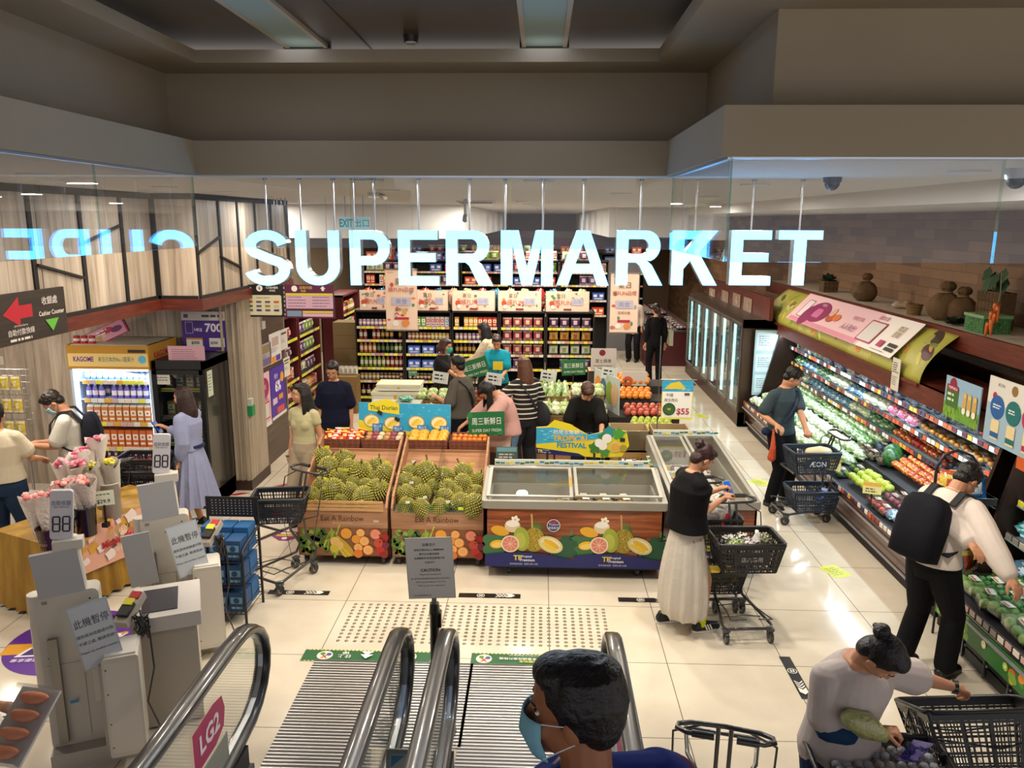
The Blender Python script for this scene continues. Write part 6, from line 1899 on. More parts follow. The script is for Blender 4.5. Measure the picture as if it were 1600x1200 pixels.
def pink(m,w,h):
 m.rect(0,0,w,h,'e8c0c8',th=.004);m.rect(.37*w,0,w*.26,h,'ebe4e0')
 m.rect(-.13*w,-.42*h,w*.7,h*.14,'d88aa0');m.rect(-.40*w,.0,w*.07,h*.62,'2a2428',r=.02);m.rect(-.40*w,0,w*.06,h*.58,'e8d8dc',r=.015)
 m.disc(-.25*w,0,.10*w,'8a1f5c',ry=.36*h);m.disc(-.33*w,-.2*h,.05*w,'8a1f5c')
 for i in range(5):m.disc(-.25*w+(i-2)*.012*w,-.04*h,.014*w,'c86a9a',ry=.16*h,a=(i-2)*.12)
 m.text('多謝積分',-.25*w,.25*h,.09*h,'e8c8dc',maxw=.15*w);m.disc(-.11*w,-.05*h,.035*w,'b8502a',ry=.15*h);m.disc(-.06*w,.0,.03*w,'d8702a',ry=.12*h);m.disc(-.12*w,.12*h,.02*w,'d8a89a')
 m.text('飲食生活賞',.10*w,.16*h,.12*h,'b8407a',maxw=.22*w);m.text('人人有份!',.09*w,-.14*h,.20*h,'8a1f5c',maxw=.22*w,bold=.01);m.text('撐滿共賞',.26*w,.36*h,.12*h,'a8245c',maxw=.12*w,bold=.01)
 m.rect(.26*w,-.06*h,.12*w,.62*h,'a8245c',r=.02);m.rect(.26*w,-.06*h,.105*w,.55*h,'d8d4d0',r=.015)
 m.text('撐滿',.42*w,.22*h,.16*h,'8a6a1c',bold=.03,maxw=.1*w);m.text('即賞',.42*w,.05*h,.16*h,'8a6a1c',bold=.03,maxw=.1*w);m.rect(.38*w,-.26*h,.035*w,.18*h,'a8245c',r=.008)
 m.rect(.455*w,-.22*h,.055*w,.09*h,'1a1818',r=.006);m.rect(.455*w,-.34*h,.055*w,.09*h,'1a1818',r=.006);m.lines(.35*w,-.44*h,.13*w,1,.02,.008,'6a6460',3)
ya=at(1434,520,X=3.98).y;yb_=at(1257,480,X=3.98).y
# drawn left to right means far to near
side_poster('promotion_banner','wide pink promotion banner with a purple hand picture over the yellow valance','banner',ya,yb_,3.885,1.84,2.34,pink,lean=R(-43))
def note(m,w,h):m.rect(0,0,w,h,'d6cfc0',th=.003);m.lines(-w*.4,h*.35,w*.8,5,h*.07,h*.035,'3a342e',4);m.lines(-w*.4,-h*.08,w*.8,5,h*.06,h*.02,'5a544e',5)
p=at(1400,585,X=3.74);side_poster('paper_notice','narrow paper notice hanging below the pink banner','notice',p.y-.09,p.y+.09,3.735,p.z-.17,p.z+.17,note)
def redposter(m,w,h):
 m.rect(0,0,w,h,'a8231c',th=.003);m.poly([(-w*.3,h*.2),(w*.1,h*.35),(0,0),(w*.2,-h*.1),(-w*.1,-h*.35),(-w*.05,-h*.05)],'e0b02a');m.lines(-w*.1,h*.1,w*.5,4,h*.13,h*.07,'1c1412',2)
p=at(1180,491,X=3.7);side_poster('small_poster','small red and yellow poster where the freezers meet the produce case','poster',p.y-.3,p.y+.3,3.68,p.z-.22,p.z+.22,redposter)
def bluepaper(m,w,h):m.rect(0,0,w,h,'b8d4e0',th=.003);m.lines(-w*.4,h*.3,w*.8,8,h*.08,h*.02,'5a6a7a',7);m.rect(0,h*.42,w,h*.04,'6f98b0')
m=MB('print');m.M=X4(rx=ST);m.rect(0,0,.36,1.06,'a9c6d2',th=.004)
for z in (.35,0,-.34):m.rect(0,z,.30,.29,'cfe2ea');m.lines(-.12,z+.08,.24,5,.035,.012,'5f7a8a',int(z*10)+9)
p=at(1176,575,Y=12.7);tag(m.build('notice_board',loc=(3.62,12.62,1.10)),'pale blue notices on the end panel between freezers and produce case','notice')
for i in range(4):
 px,py=(1111,1131,1149,1166)[i],(460,464,469,476)[i]
 p=at(px,py,X=3.6)
 def pic(m,w,h,i=i):m.rect(0,0,w,h,'a08a78',th=.003);m.disc(0,0,h*.3,('c9b09a','b89a80')[i % 2],n=8);m.disc(w*.1,h*.1,h*.12,'8a4a3a',n=8)
 side_poster('picture_tile','small brown food picture above the upright freezers, %s from the left' % ORD[i],'picture',p.y-.28,p.y+.28,3.62,p.z-.12,p.z+.12,pic)
mb=MB('red_wood');mb.box(3.66,14.9,1.96,.06,4.6,.36);tag(mb.build('header_rail'),'brown header board above the upright freezers','header board')
# objects on the ledge, z 2.277
LZ=2.277
def sack(loc,s,lab,txt=None):
 t=thing('burlap_sack',lab,'sack',loc)
 m=MB(tint_mat('wicker','6a4f30'));m.M=X4(s=s)
 m.ball((0,0,.13),(.16,.13,.14),'fff',22,14,fn=lambda t_,p_:1+.05*math.sin(5*t_+2*p_)+.04*math.sin(9*t_));m.limb([(0,0,.22),(.01,0,.29)],[.05,.04]);m.ball((.015,0,.33),(.07,.05,.045),'fff',16,8,fn=lambda t_,p_:1+.2*math.sin(6*t_));m.build('bag',t)
 m=MB('matte');m.M=X4(s=s);m.tube([(.055*math.cos(a),.052*math.sin(a),.275) for a in [i*PI/6 for i in range(12)]],.008,6,'8a7048',True);m.build('string',t)
 if txt:m=MB('print');m.M=X4((-.145*s,0,.12*s),rz=R(-90),rx=ST,s=s);m.text(txt[0],0,.03,.035,'241810',maxw=.17,bold=.01);m.text(txt[1],0,-.02,.04,'1a120c',maxw=.18,bold=.03);m.build('print',t)
def lat(px,X=4.36):return at(px,440,X=X).y
sack((4.38,at(1353,440,X=4.38).y,LZ),1.0,'brown burlap sack with dark lettering on the ledge, the farther one',('','POTATO'))
sack((4.40,at(1478,462,X=4.40).y,LZ),1.12,'brown burlap sack with a knotted neck in the middle of the ledge')
sack((4.52,at(1505,462,X=4.52).y,LZ),1.0,'smaller burlap sack half hidden behind the knotted one')
def leaf_tuft(m,n,s,cols,sd=1,up=.6):
 rr=random.Random(sd)
 for i in range(n):
  a=rr.uniform(0,2*PI);e=rr.uniform(.2,1.2)*up;L_=s*rr.uniform(.6,1.0)
  d=V((math.cos(a)*math.cos(e),math.sin(a)*math.cos(e),math.sin(e)));sdv=V((-math.sin(a),math.cos(a),0))*L_*.28
  o_=V((rr.uniform(-.03,.03),rr.uniform(-.03,.03),0));m_=o_+d*L_*.55+V((0,0,.01));e_=o_+d*L_-V((0,0,.02*s*5))
  m.add([o_,m_+sdv,e_,m_-sdv,m_+V((0,0,-.012))],[(0,1,4),(1,2,4),(2,3,4),(3,0,4)],rr.choice(cols),True)
def plant_basket(loc,lab):
 t=thing('plant_basket',lab,'plant basket',loc)
 m=wtray(.2,.2,.16,'5a4226','6f5330');m.build('basket',t)
 m=MB('matte');m.M=X4((0,0,.15));leaf_tuft(m,60,.17,['1f3a22','2a4a2a','16301c'],5,1.1);m.build('leaves',t)
plant_basket((4.4,at(1296,432,X=4.4).y,LZ),'woven basket with a dark leafy plant on the ledge behind the sign')
plant_basket((4.5,at(1245,432,X=4.5).y,LZ),'small leafy basket at the far end of the ledge')
def rbasket(loc,r,h,lab,c='7a5c34'):
 m=MB('wicker')
 for i in range(8):m.tube([((r*(.8+.2*i/7))*math.cos(a),(r*(.8+.2*i/7))*math.sin(a),h*(i+.5)/8) for a in [k*PI/10 for k in range(20)]],h/15,5,c if i % 2 else '8a6a3e',True)
 m.lathe([(r*.78,0),(r*.95,h*.95)],n=18,col='5a4226');return tag(m.build('round_basket',loc=loc),lab,'basket')
rbasket((4.3,at(1430,466,X=4.3).y,LZ),.085,.13,'small round straw basket between the two burlap sacks')
m=MB('matte');m.ball((0,0,.04),(.14,.10,.05),'b09a80',20,10,fn=lambda t_,p_:1+.15*math.sin(4*t_));tag(m.build('straw_hat',loc=(4.5,at(1413,455,X=4.5).y,LZ)),'flat pale straw piece lying left of the round basket','straw hat')
def greenbox(loc,w,d,h,lab):
 t=thing('green_box',lab,'box',loc);rr=random.Random(int(w*100))
 m=MB('matte');m.box(0,0,h/2,w,d,h,'3a6a3c')
 for i in range(int(2600*w*h)):
  z=rr.uniform(.01,h-.01);L_=rr.uniform(.02,.04)
  y=rr.uniform(-d/2+.02,d/2-.02);m.bar((-w/2-.004,y,z),(-w/2-.004,y+L_*rr.uniform(-1,1)*.5,z+rr.uniform(-.01,.01)),.004,.004,rr.choice(['5f9a5a','7fb070','2f5a34']))
  x=rr.uniform(-w/2+.02,w/2-.02);m.bar((x,-d/2-.004,z),(x+L_*rr.uniform(-1,1)*.5,-d/2-.004,z+rr.uniform(-.01,.01)),.004,.004,rr.choice(['5f9a5a','7fb070','2f5a34']))
 m.build('body',t);m=MB('gloss');m.box(0,0,h+.012,w+.02,d+.02,.03,'6a9a6c');m.build('lid',t)
greenbox((4.36,at(1545,487,X=4.36).y,LZ),.26,.34,.15,'large green grass-covered box with a glossy lid under the carrots')
greenbox((4.45,at(1482,470,X=4.45).y,LZ),.2,.16,.12,'small green box between the sack and the dark cones')
m=MB('matte');m.M=X4();leaf_tuft(m,90,.13,['1c2a1c','24341f','141f14'],8,.8);tag(m.build('garland',loc=(4.32,at(1497,478,X=4.32).y,LZ+.01)),'dark green garland heap left of the large green box','garland')
t=thing('hanging_basket','large upright woven tray basket leaning behind the green box','basket',(4.6,at(1560,440,X=4.6).y,LZ))
m=wtray(.42,.14,.36,'5a4428','6b5230');m.M=Matrix();m.v=[(v[1],v[0],v[2]) for v in m.v];m.f=[f[::-1] for f in m.f];m.build('basket',t)
m=MB('matte');m.M=X4((-.02,.02,.33))
for i in range(7):
 a=i*.9;c=V((.05*math.cos(a),.11*math.sin(a)*1.3,.10+.05*(i % 3)));pts=[]
 for k in range(14):
  t_=2*PI*k/14;r_=.085*(1-.35*(abs(math.sin(2.5*t_)) ** 3));pts.append(c+V((.3*r_*math.cos(t_),r_*math.sin(t_)*1.0,r_*math.cos(t_))))
 m.add([c]+pts,[(0,k+1,(k+1) % 14+1) for k in range(14)],('1f3f24','2c4f2e')[i % 2],True);m.cyl(c,(0,0,-.05),.004,n=5,col='2a4a2a')
m.build('monstera_leaves',t)
t=thing('carrot_bunch','bunch of orange carrots hanging on a string in front of the green box','carrots',(4.2,at(1560,470,X=4.2).y,LZ+.30))
for i,(y,z,a) in enumerate(((.03,.02,.25),(-.02,.0,-.15),(.045,-.06,.1),(-.035,-.07,.3),(.0,-.13,-.1),(.03,-.16,.2))):
 m=MB('fruit');m.M=X4((-.01*i,y,z),rx=a);m.lathe([(.004,-.15),(.012,-.11),(.020,-.03),(.018,0)],n=10,col='c9611c');m.use('matte');m.cyl((0,0,0),(0,0,.03),.005,n=5,col='5a4a24');m.build('carrot',t)
m=MB('matte');m.tube([(0,0,.0),(.01,.0,.12),(.0,.01,.30)],.004,5,'8a7a5a');m.build('string',t)
# boards on top of the near case and the dark column behind
m=MB('print');m.M=Matrix.Rotation(R(-90),4,'Z') @ Matrix.Rotation(ST,4,'X')
def tv(m,w,h):
 m.rect(0,0,w,h,'8fb0c8',th=.01);m.rect(0,-.32*h,w,h*.36,'6a9a34');rr=random.Random(4)
 for i in range(40):m.rect(rr.uniform(-.48,.48)*w,rr.uniform(-.48,-.15)*h,.008,.06,rr.choice(['8fb83a','4a7a24','b8c84a']),a=rr.uniform(-.3,.3),z=m.lz+.0004)
 m.lz += .001;m.rect(-.27*w,.02*h,w*.36,h*.5,'3f6a2a');m.disc(-.27*w,.33*h,h*.16,'8a1a3a');m.rect(-.27*w,.24*h,w*.34,h*.14,'8a1a3a',r=.01);m.text('TOPVALU',-.27*w,.24*h,h*.07,'e8e0d8',maxw=w*.3,bold=.02);m.lines(-.40*w,.08*h,w*.26,2,h*.13,h*.06,'d8dcc8',3)
 for x in (.1,.24,.39):m.rect(x*w,-.02*h,w*.10,h*.52,'c9a04a',r=.02);m.disc(x*w,.16*h,w*.035,'d8b878');m.disc(x*w,-.2*h,w*.05,'e8e4d8')
yn0=at(1545,600,X=3.75).y;yn1=at(1487,600,X=3.75).y
side_poster('display_board','green and blue farm picture board standing on top of the near case','display board',yn0,yn1,3.70,1.60,1.97,tv)
def wb(m,w,h):
 m.rect(0,0,w,h,'d8d4cc',th=.01);m.rect(0,-.2*h,w,h*.6,'9ab4c4');m.text('ÆON',-.30*w,.40*h,h*.05,'4a4440');m.disc(-.08*w,.38*h,w*.05,'8a6a3a',n=14);m.disc(-.38*w,.22*h,w*.035,'b0282a');m.text('旺・惣菜',.2*w,.24*h,h*.08,'3a3632',maxw=w*.4)
 for i,(c,x) in enumerate((('1f5a9a',-.32),('1a6a6a',-.06),('b0284a',.2),('7a4a9a',.42))):m.disc(x*w,.06*h,w*.115,c);m.lines(x*w-.07*w,.09*h,.14*w,2,.04*h,.02*h,'e8ecee',i);m.rect(x*w,-.28*h,w*.13,h*.30,'e0cc9a',r=.01);m.rect(x*w,-.36*h,w*.13,h*.08,c)
side_poster('display_board','large white board with coloured round bottles pictures on the near case','display board',yn0-.95,yn0-.10,3.70,1.56,2.10,wb)
m=MB('matte');m.box(0,0,.15,.5,.5,.30,'7a5a38',top='8f6c46');tag(m.build('cardboard_box',loc=(4.25,6.0,1.815)),'brown cardboard box on top of the near case behind the boards','cardboard box')
sbox('wall_recess',4.84,4.9,4.9,7.6,.9,2.1,'print','0f0c0a')
m=MB('print');m.M=Matrix.Rotation(R(-90),4,'Z') @ Matrix.Rotation(ST,4,'X');m.rect(0,0,1.3,.5,'2c2422',th=.01);m.lines(-.5,.08,1.0,2,.16,.05,'4a1a18',3);tag(m.build('wall_panel',loc=(4.82,5.6,2.0)),'dark wall panel with faint red writing in the recess','panel')
m=MB('plastic');m.box(0,0,.1,.5,.3,.2,'4a1f16');m.tube([(-.25,-.15,.0),(-.28,-.15,.1),(-.25,-.15,.2),(.25,-.15,.2)],.01,6,'999');tag(m.build('end_cap',loc=(3.98,6.21,1.60)),'brown rounded end piece between the two produce cases','end cap')
m=MB('print');m.M=X4((0,0,0),rz=R(-90),rx=ST);m.rect(-.1,0,.2,.16,'d8cfb8',th=.003);m.lines(-.18,.05,.16,5,.025,.01,'5a4a3a',3);m.rect(.07,0,.13,.16,'9a1f2c',th=.003);m.lines(.02,.03,.1,3,.03,.014,'d8b8b0',6);tag(m.build('notice_card',loc=(3.745,5.86,1.66)),'cream and red notice cards under the farm picture board','notice')
# wire rack with bags between the cases
t=thing('wire_display_rack','black wire rack with an arched top holding bags between the produce cases','display rack',(3.42,6.2,0))
m=MB('plastic')
K2='1b1a1c'
m.tube([(-.15,.12,0),(-.15,.12,1.35),(-.10,.12,1.46),(.0,.12,1.50),(.12,.12,1.46),(.2,.12,1.35),(.2,.12,0)],.013,8,K2)
m.tube([(-.15,-.12,0),(-.15,-.12,.9)],.01,8,K2);m.tube([(.2,-.12,0),(.2,-.12,.9)],.01,8,K2)
m.build('frame',t)
for j,z in enumerate((.45,.78,1.10)):
 m=MB('plastic')
 m.tube([(-.16,-.16,z+.08),(.21,-.16,z+.08),(.21,.12,z+.08),(-.16,.12,z+.08)],.007,6,K2,True)
 for i in range(7):m.cyl((-.16+i*.06,-.16,z),(-.16+i*.06,.12,z),.004,n=5,col=K2);m.cyl((-.16+i*.06,-.16,z),(-.16+i*.06,-.16,z+.08),.004,n=5,col=K2)
 m.box(.02,-.168,z+.06,.36,.006,.06,'26201e');m.build('shelf',t)
for j,z in enumerate((.46,.79,1.11)):
 for i in range(3):
  stock.put('chip%d' % ((i+j) % 3),g_pouch(('c98a6a','2f6aa8','d8b83a')[(i+j) % 3],('e8c8a8','c8d8e8','b8502a')[(i+j) % 3],.2,.26,.08,i),'snack_bag','crinkled snack bag on the %s shelf of the wire rack, %s from the left' % (('lowest','middle','top')[j],ORD[i]),'snack bag',(3.42-.1+i*.1,6.15,z),rot=(R(-18),0,-.5+.3*i),group='snack bags on the wire rack')
# ================================================================ LEFT SIDE
def hang_side(px0,px1,pt,pb,X,lab,draw,name='hanging_sign',mat='print',th=.03):
 """board in a plane of constant x, read from the escalators"""
 y0=at(px0,(pt+pb)/2,X=X).y;y1=at(px1,(pt+pb)/2,X=X).y
 z1=at(px1,pt,X=X).z;z0=at(px1,pb,X=X).z
 t=thing(name,lab,'sign',(X,(y0+y1)/2,(z0+z1)/2),R(90))
 m=MB(mat);m.box(0,th/2,0,y1-y0,th,z1-z0,'231b16');m.use('print');m.M=X4((0,-.001,0),rx=ST);draw(m,y1-y0,z1-z0);m.build('face',t)
 return t,y1-y0,z1-z0
def cashier(m,w,h):
 m.poly([(-.16*w,.10*h),(0,.42*h),(0,.24*h),(.13*w,.24*h),(.13*w,-.02*h),(0,-.02*h),(0,-.18*h)],'b3182c')
 m.text('Self Service Express',0,-.16*h,.05*h,'e0d8d0',maxw=.26*w);m.text('自助付款快線',0,-.28*h,.13*h,'e8e0d8',maxw=.29*w,bold=.01);m.lines(-.12*w,-.43*h,.22*w,1,.1,.05*h,'d8d0c8',2)
 m.text('收銀處',.32*w,.26*h,.17*h,'ece4dc',maxw=.17*w,bold=.01);m.text('Cashier Counter',.33*w,.0,.10*h,'ece4dc',maxw=.28*w,bold=.01);m.poly([(.25*w,-.14*h),(.40*w,-.14*h),(.325*w,-.40*h)],'5fae3a')
t,W_,H_=hang_side(-60,103,447,519,-3.98,'dark wood hanging board with red arrow reading Cashier Counter',cashier,mat='sign_wood')
for x in (-.3,.3):
 m=MB('metal');m.cyl((x*W_,.015,H_/2),(x*W_,.015,CEIL-t.location.z),.003,n=5,col='555');m.build('wire',t)
def hang(px0,px1,py0,py1,Y,lab,draw,bg='1a1614',ztop=None):
 p,q=at(px0,py1,Y=Y),at(px1,py0,Y=Y);w_,h_=q.x-p.x,q.z-p.z
 t=thing('hanging_sign',lab,'sign',((p.x+q.x)/2,Y,(p.z+q.z)/2))
 m=MB('print');m.box(0,.012,0,w_,.02,h_,bg);m.M=X4((0,0,0),rx=ST);draw(m,w_,h_);m.build('face',t)
 m=MB('metal')
 for s_ in (-.4,.4):m=MB('metal');m.cyl((s_*w_,.012,h_/2),(s_*w_,.012,(ztop or CEIL)-(p.z+q.z)/2),.003,n=5,col='666');m.build('wire',t)
def up(m,x,y,s):m.poly([(x-s,y),(x,y+s),(x+s,y),(x+s*.45,y),(x+s*.45,y-s*.8),(x-s*.45,y-s*.8),(x-s*.45,y)],'ece8e0')
def c1(m,w,h):
 up(m,-.34*w,.38*h,.07*w);m.disc(-.08*w,.39*h,.08*w,'ece8e0');m.text('$',-.08*w,.39*h,.1*h,'1a1614',bold=.02);m.text('CASHIER',.24*w,.41*h,.07*h,'ece8e0',maxw=.4*w,bold=.01);m.text('收銀處',.24*w,.32*h,.06*h,'ece8e0')
 m.rect(0,-.13*h,.92*w,.62*h,'d8d0ac',r=.02);m.text('可接納之付款方式',0,.10*h,.05*h,'2a2622',maxw=.6*w);rr=random.Random(3)
 for j in range(3):
  for i in range(4):m.rect((-.33+.22*i)*w,(-.03-.13*j)*h,.13*w,.06*h,rr.choice(['2a2a6a','b8502a','3a6a4a','8a7a3a','5a4a6a','c2b890']))
def c2(m,w,h):
 m.rect(0,0,w,h,'5a1440');m.disc(-.30*w,.38*h,.06*w,'ece8e0');m.text('自助付款',-.06*w,.41*h,.09*h,'e0c83a',maxw=.3*w,bold=.015);m.text('快線',-.12*w,.31*h,.07*h,'e0c83a');up(m,.28*w,.38*h,.055*w)
 m.rect(0,.21*h,.96*w,.07*h,'d8c83a');m.rect(0,-.02*h,.96*w,.38*h,'d0a8bc');m.lines(-.44*w,.13*h,.4*w,4,.09*h,.02*h,'5a3a4a',4);m.lines(.06*w,.13*h,.38*w,4,.09*h,.02*h,'5a3a4a',6)
 m.rect(-.32*w,-.36*h,.3*w,.17*h,'7a94a8');m.rect(.16*w,-.31*h,.62*w,.06*h,'d8c83a');m.rect(.16*w,-.40*h,.62*w,.1*h,'d8a8b8')
hang(382,441,445,495,9.6,'black hanging sign with payment card list reading CASHIER',c1);hang(447,521,445,497,9.6,'purple hanging sign with yellow band for the self payment line',c2)
hang(441.5,446.5,446,495,9.62,'narrow black hanging strip with white characters between two signs',lambda m,w,h:[m.text(c,0,(.42-.14*i)*h,.09*h,'ece8e0',maxw=w*.9) for i,c in enumerate('請這邊排隊付款')])
# posters on the dark wood wall (plane x = -3.71) and the pale column
def poster(px0,px1,py0,py1,lab,draw,X=-3.705,cat='poster',name='poster'):
 ym=(py0+py1)/2;y0=at(px0,ym,X=X).y;y1=at(px1,ym,X=X).y;z1=at((px0+px1)/2,py0,X=X).z;z0=at((px0+px1)/2,py1,X=X).z
 m=MB('print');m.M=Matrix.Rotation(R(90),4,'Z') @ Matrix.Rotation(ST,4,'X');draw(m,y1-y0,z1-z0)
 return tag(m.build(name,loc=(X,(y0+y1)/2,(z0+z1)/2)),lab,cat)
def pl(bg,blocks,ln='4a4440',sd=1):
 def f(m,w,h):
  m.rect(0,0,w,h,bg,th=.004)
  for x,y,a,b,c in blocks:m.rect(x*w,y*h,a*w,b*h,c)
  m.lines(-.4*w,.0,.7*w,3,.06*h,.018*h,ln,sd)
 return f
poster(403,424,537,574,'purple-grey photo poster beside the door handle',pl('a89aa4',[(0,.25,.8,.35,'8a7a5a'),(0,-.3,.8,.3,'6a5a8a')]))
poster(421,439,519,566,'white poster with orange and purple foot above the large posters',pl('dcd8d8',[(0,.2,.6,.3,'b8a09a'),(.2,-.38,.4,.2,'5a3a9a'),(-.25,-.38,.4,.2,'d88a2a')]))
poster(438,449,514,546,'small grey notice topmost at the far end of the dark wall',pl('c8c4bc',[(0,.3,.7,.1,'3a3632')]))
poster(443,453,558,588,'narrow cream notice with black lettering at the far end of dark wall',pl('d4cdbc',[(0,.35,.7,.08,'2a2622'),(0,.2,.6,.06,'2a2622')]))
def pinkp(m,w,h):
 m.rect(0,0,w,h,'e0b4c0',th=.004);m.disc(.1*w,.22*h,.34*w,'a01f60',ry=.2*h);m.text('多謝',.1*w,.24*h,.1*h,'e0c0d0',maxw=.4*w);m.disc(-.2*w,-.15*h,.2*w,'d8a07a',ry=.1*h);m.rect(.2*w,-.2*h,.42*w,.32*h,'b8305a');m.rect(.2*w,-.2*h,.36*w,.27*h,'d0ccc8');m.rect(0,-.46*h,w,.08*h,'dcd8d4');m.text('飲食滿賞',.2*w,.0,.05*h,'8a1f5c',maxw=.4*w)
poster(399,423,584,672,'large pink poster with a magenta hand picture on the dark wall',pinkp)
def six(m,w,h):
 m.rect(0,0,w,h,'4a2a9a',th=.004);m.text('積分',-.1*w,.32*h,.1*h,'dcd4f0',maxw=.5*w);m.text('6%',0,.12*h,.22*h,'f0ecf6',maxw=.6*w,bold=.04);m.disc(.3*w,.25*h,.12*w,'d8a02a');m.rect(-.25*w,-.15*h,.3*w,.12*h,'d0c0d8');m.rect(.15*w,-.12*h,.3*w,.1*h,'d88a2a');m.rect(.1*w,-.36*h,.5*w,.12*h,'c8504a');m.rect(0,-.47*h,w,.06*h,'d8d4cc')
poster(423,446,571,652,'large violet poster reading 6% on the dark wall',six)
poster(386,396,585,622,'narrow cream notice with black writing on the dark wall near column',pl('d4cdbc',[(0,.35,.6,.08,'2a2622')]))
m=MB('plastic');m.box(0,0,0,.03,.22,.46,'8a8680');m.tube([(.03,0,-.15),(.06,0,-.12),(.06,0,.12),(.03,0,.15)],.012,6,'c9c5bc');tag(m.build('door_handle_plate',loc=(-3.70,at(399,560,X=-3.70).y,at(399,560,X=-3.7).z)),'grey pull handle on the dark wood door','door handle')
m=MB('print');m.disc(0,0,.05,'b0202a',th=.006);m.text('1',0,0,.05,'eee',bold=.03);m.v=[(v[2],v[0],v[1]) for v in m.v];tag(m.build('round_sticker',loc=(-3.69,at(399,535,X=-3.7).y,at(399,537,X=-3.7).z)),'round red sticker on the dark wood wall','sticker')
m=MB('plastic');m.box(0,0,0,.09,.12,.10,'b8b4ac');m.cyl((.02,-.02,.05),(.02,-.02,.16),.006,n=6,col='c8c4bc');p=at(407,508,X=-3.66);tag(m.build('wireless_box',loc=p),'small white box with an antenna on the dark wall under the sign','router')
m=MB('plastic');m.box(0,0,0,.05,.09,.16,'b8bab0');m.box(.005,0,-.07,.06,.10,.13,'1f8a4c');p=at(378,634,Y=9.3);tag(m.build('door_release',loc=(-3.57,9.36,p.z)),'green emergency door release on the column','door release')
def pp(px0,px1,py0,py1,Y,lab,draw,name='poster',cat='poster',rz=0,tl=0):
 p,q=at(px0,py1,Y=Y),at(px1,py0,Y=Y);m=MB('print');m.M=X4(rx=ST) @ Matrix.Rotation(tl,4,'Z');draw(m,q.x-p.x,q.z-p.z)
 return tag(m.build(name,loc=((p.x+q.x)/2,Y,(p.z+q.z)/2),rot=(0,0,rz)),lab,cat)
def p700(m,w,h):
 m.rect(0,0,w,h,'45208a',th=.004);m.rect(0,.40*h,w,.2*h,'d0ccc8');m.lines(-.05*w,.40*h,.45*w,1,.1,.05*h,'3a3632');m.rect(-.4*w,.4*h,.1*w,.08*h,'5a3a6a');m.rect(.38*w,.4*h,.08*w,.1*h,'b0282a')
 m.rect(-.34*w,.14*h,.17*w,.26*h,'c8b8e0',r=.01);m.rect(-.34*w,.14*h,.15*w,.24*h,'45208a',r=.01);m.text('HK$',-.14*w,.09*h,.08*h,'e8e0f0',bold=.03);m.text('700',.2*w,.14*h,.20*h,'f0ecf6',maxw=.42*w,bold=.04)
 m.rect(-.24*w,-.19*h,.36*w,.2*h,'e8e4dc');m.rect(-.24*w,-.11*h,.36*w,.04*h,'d89a2a');m.text('$500',-.22*w,-.2*h,.08*h,'2a2a3a',bold=.03);m.rect(.26*w,-.19*h,.34*w,.2*h,'e8e4dc');m.text('$200',.2*w,-.2*h,.07*h,'2a2a3a',bold=.03)
 m.disc(.3*w,-.42*h,.12*w,'c9a05a',ry=.05*h)
pp(288,353,487,556,9.30,'purple poster reading HK$ 700 above the black fridge',p700)
pp(264,319,541,568,8.66,'pale pink paper notice taped on top edge of the black fridge',lambda m,w,h:[m.rect(0,0,w,h,'c99aa8',th=.003),m.lines(-.4*w,.3*h,.8*w,6,.12*h,.03*h,'6a4a54',3)],'paper_notice','notice')
def peach(m,w,h):
 m.rect(0,0,w,h,'a83a5a',th=.03);m.rect(0,0,w*.94,h*.9,'d89ab0');m.disc(-.15*w,-.1*h,.2*w,'e0c08a',ry=.2*h);m.disc(.1*w,.15*h,.14*w,'b8404a',ry=.2*h);m.disc(.3*w,0,.12*w,'7a3a6a',ry=.2*h);m.lines(-.3*w,.25*h,.6*w,2,.2*h,.1*h,'f0e0e8',3)
pp(122,200,512,534,8.9,'tilted red and pink picture sign lying on top of the juice fridge',peach,'picture_sign','sign',tl=R(24))
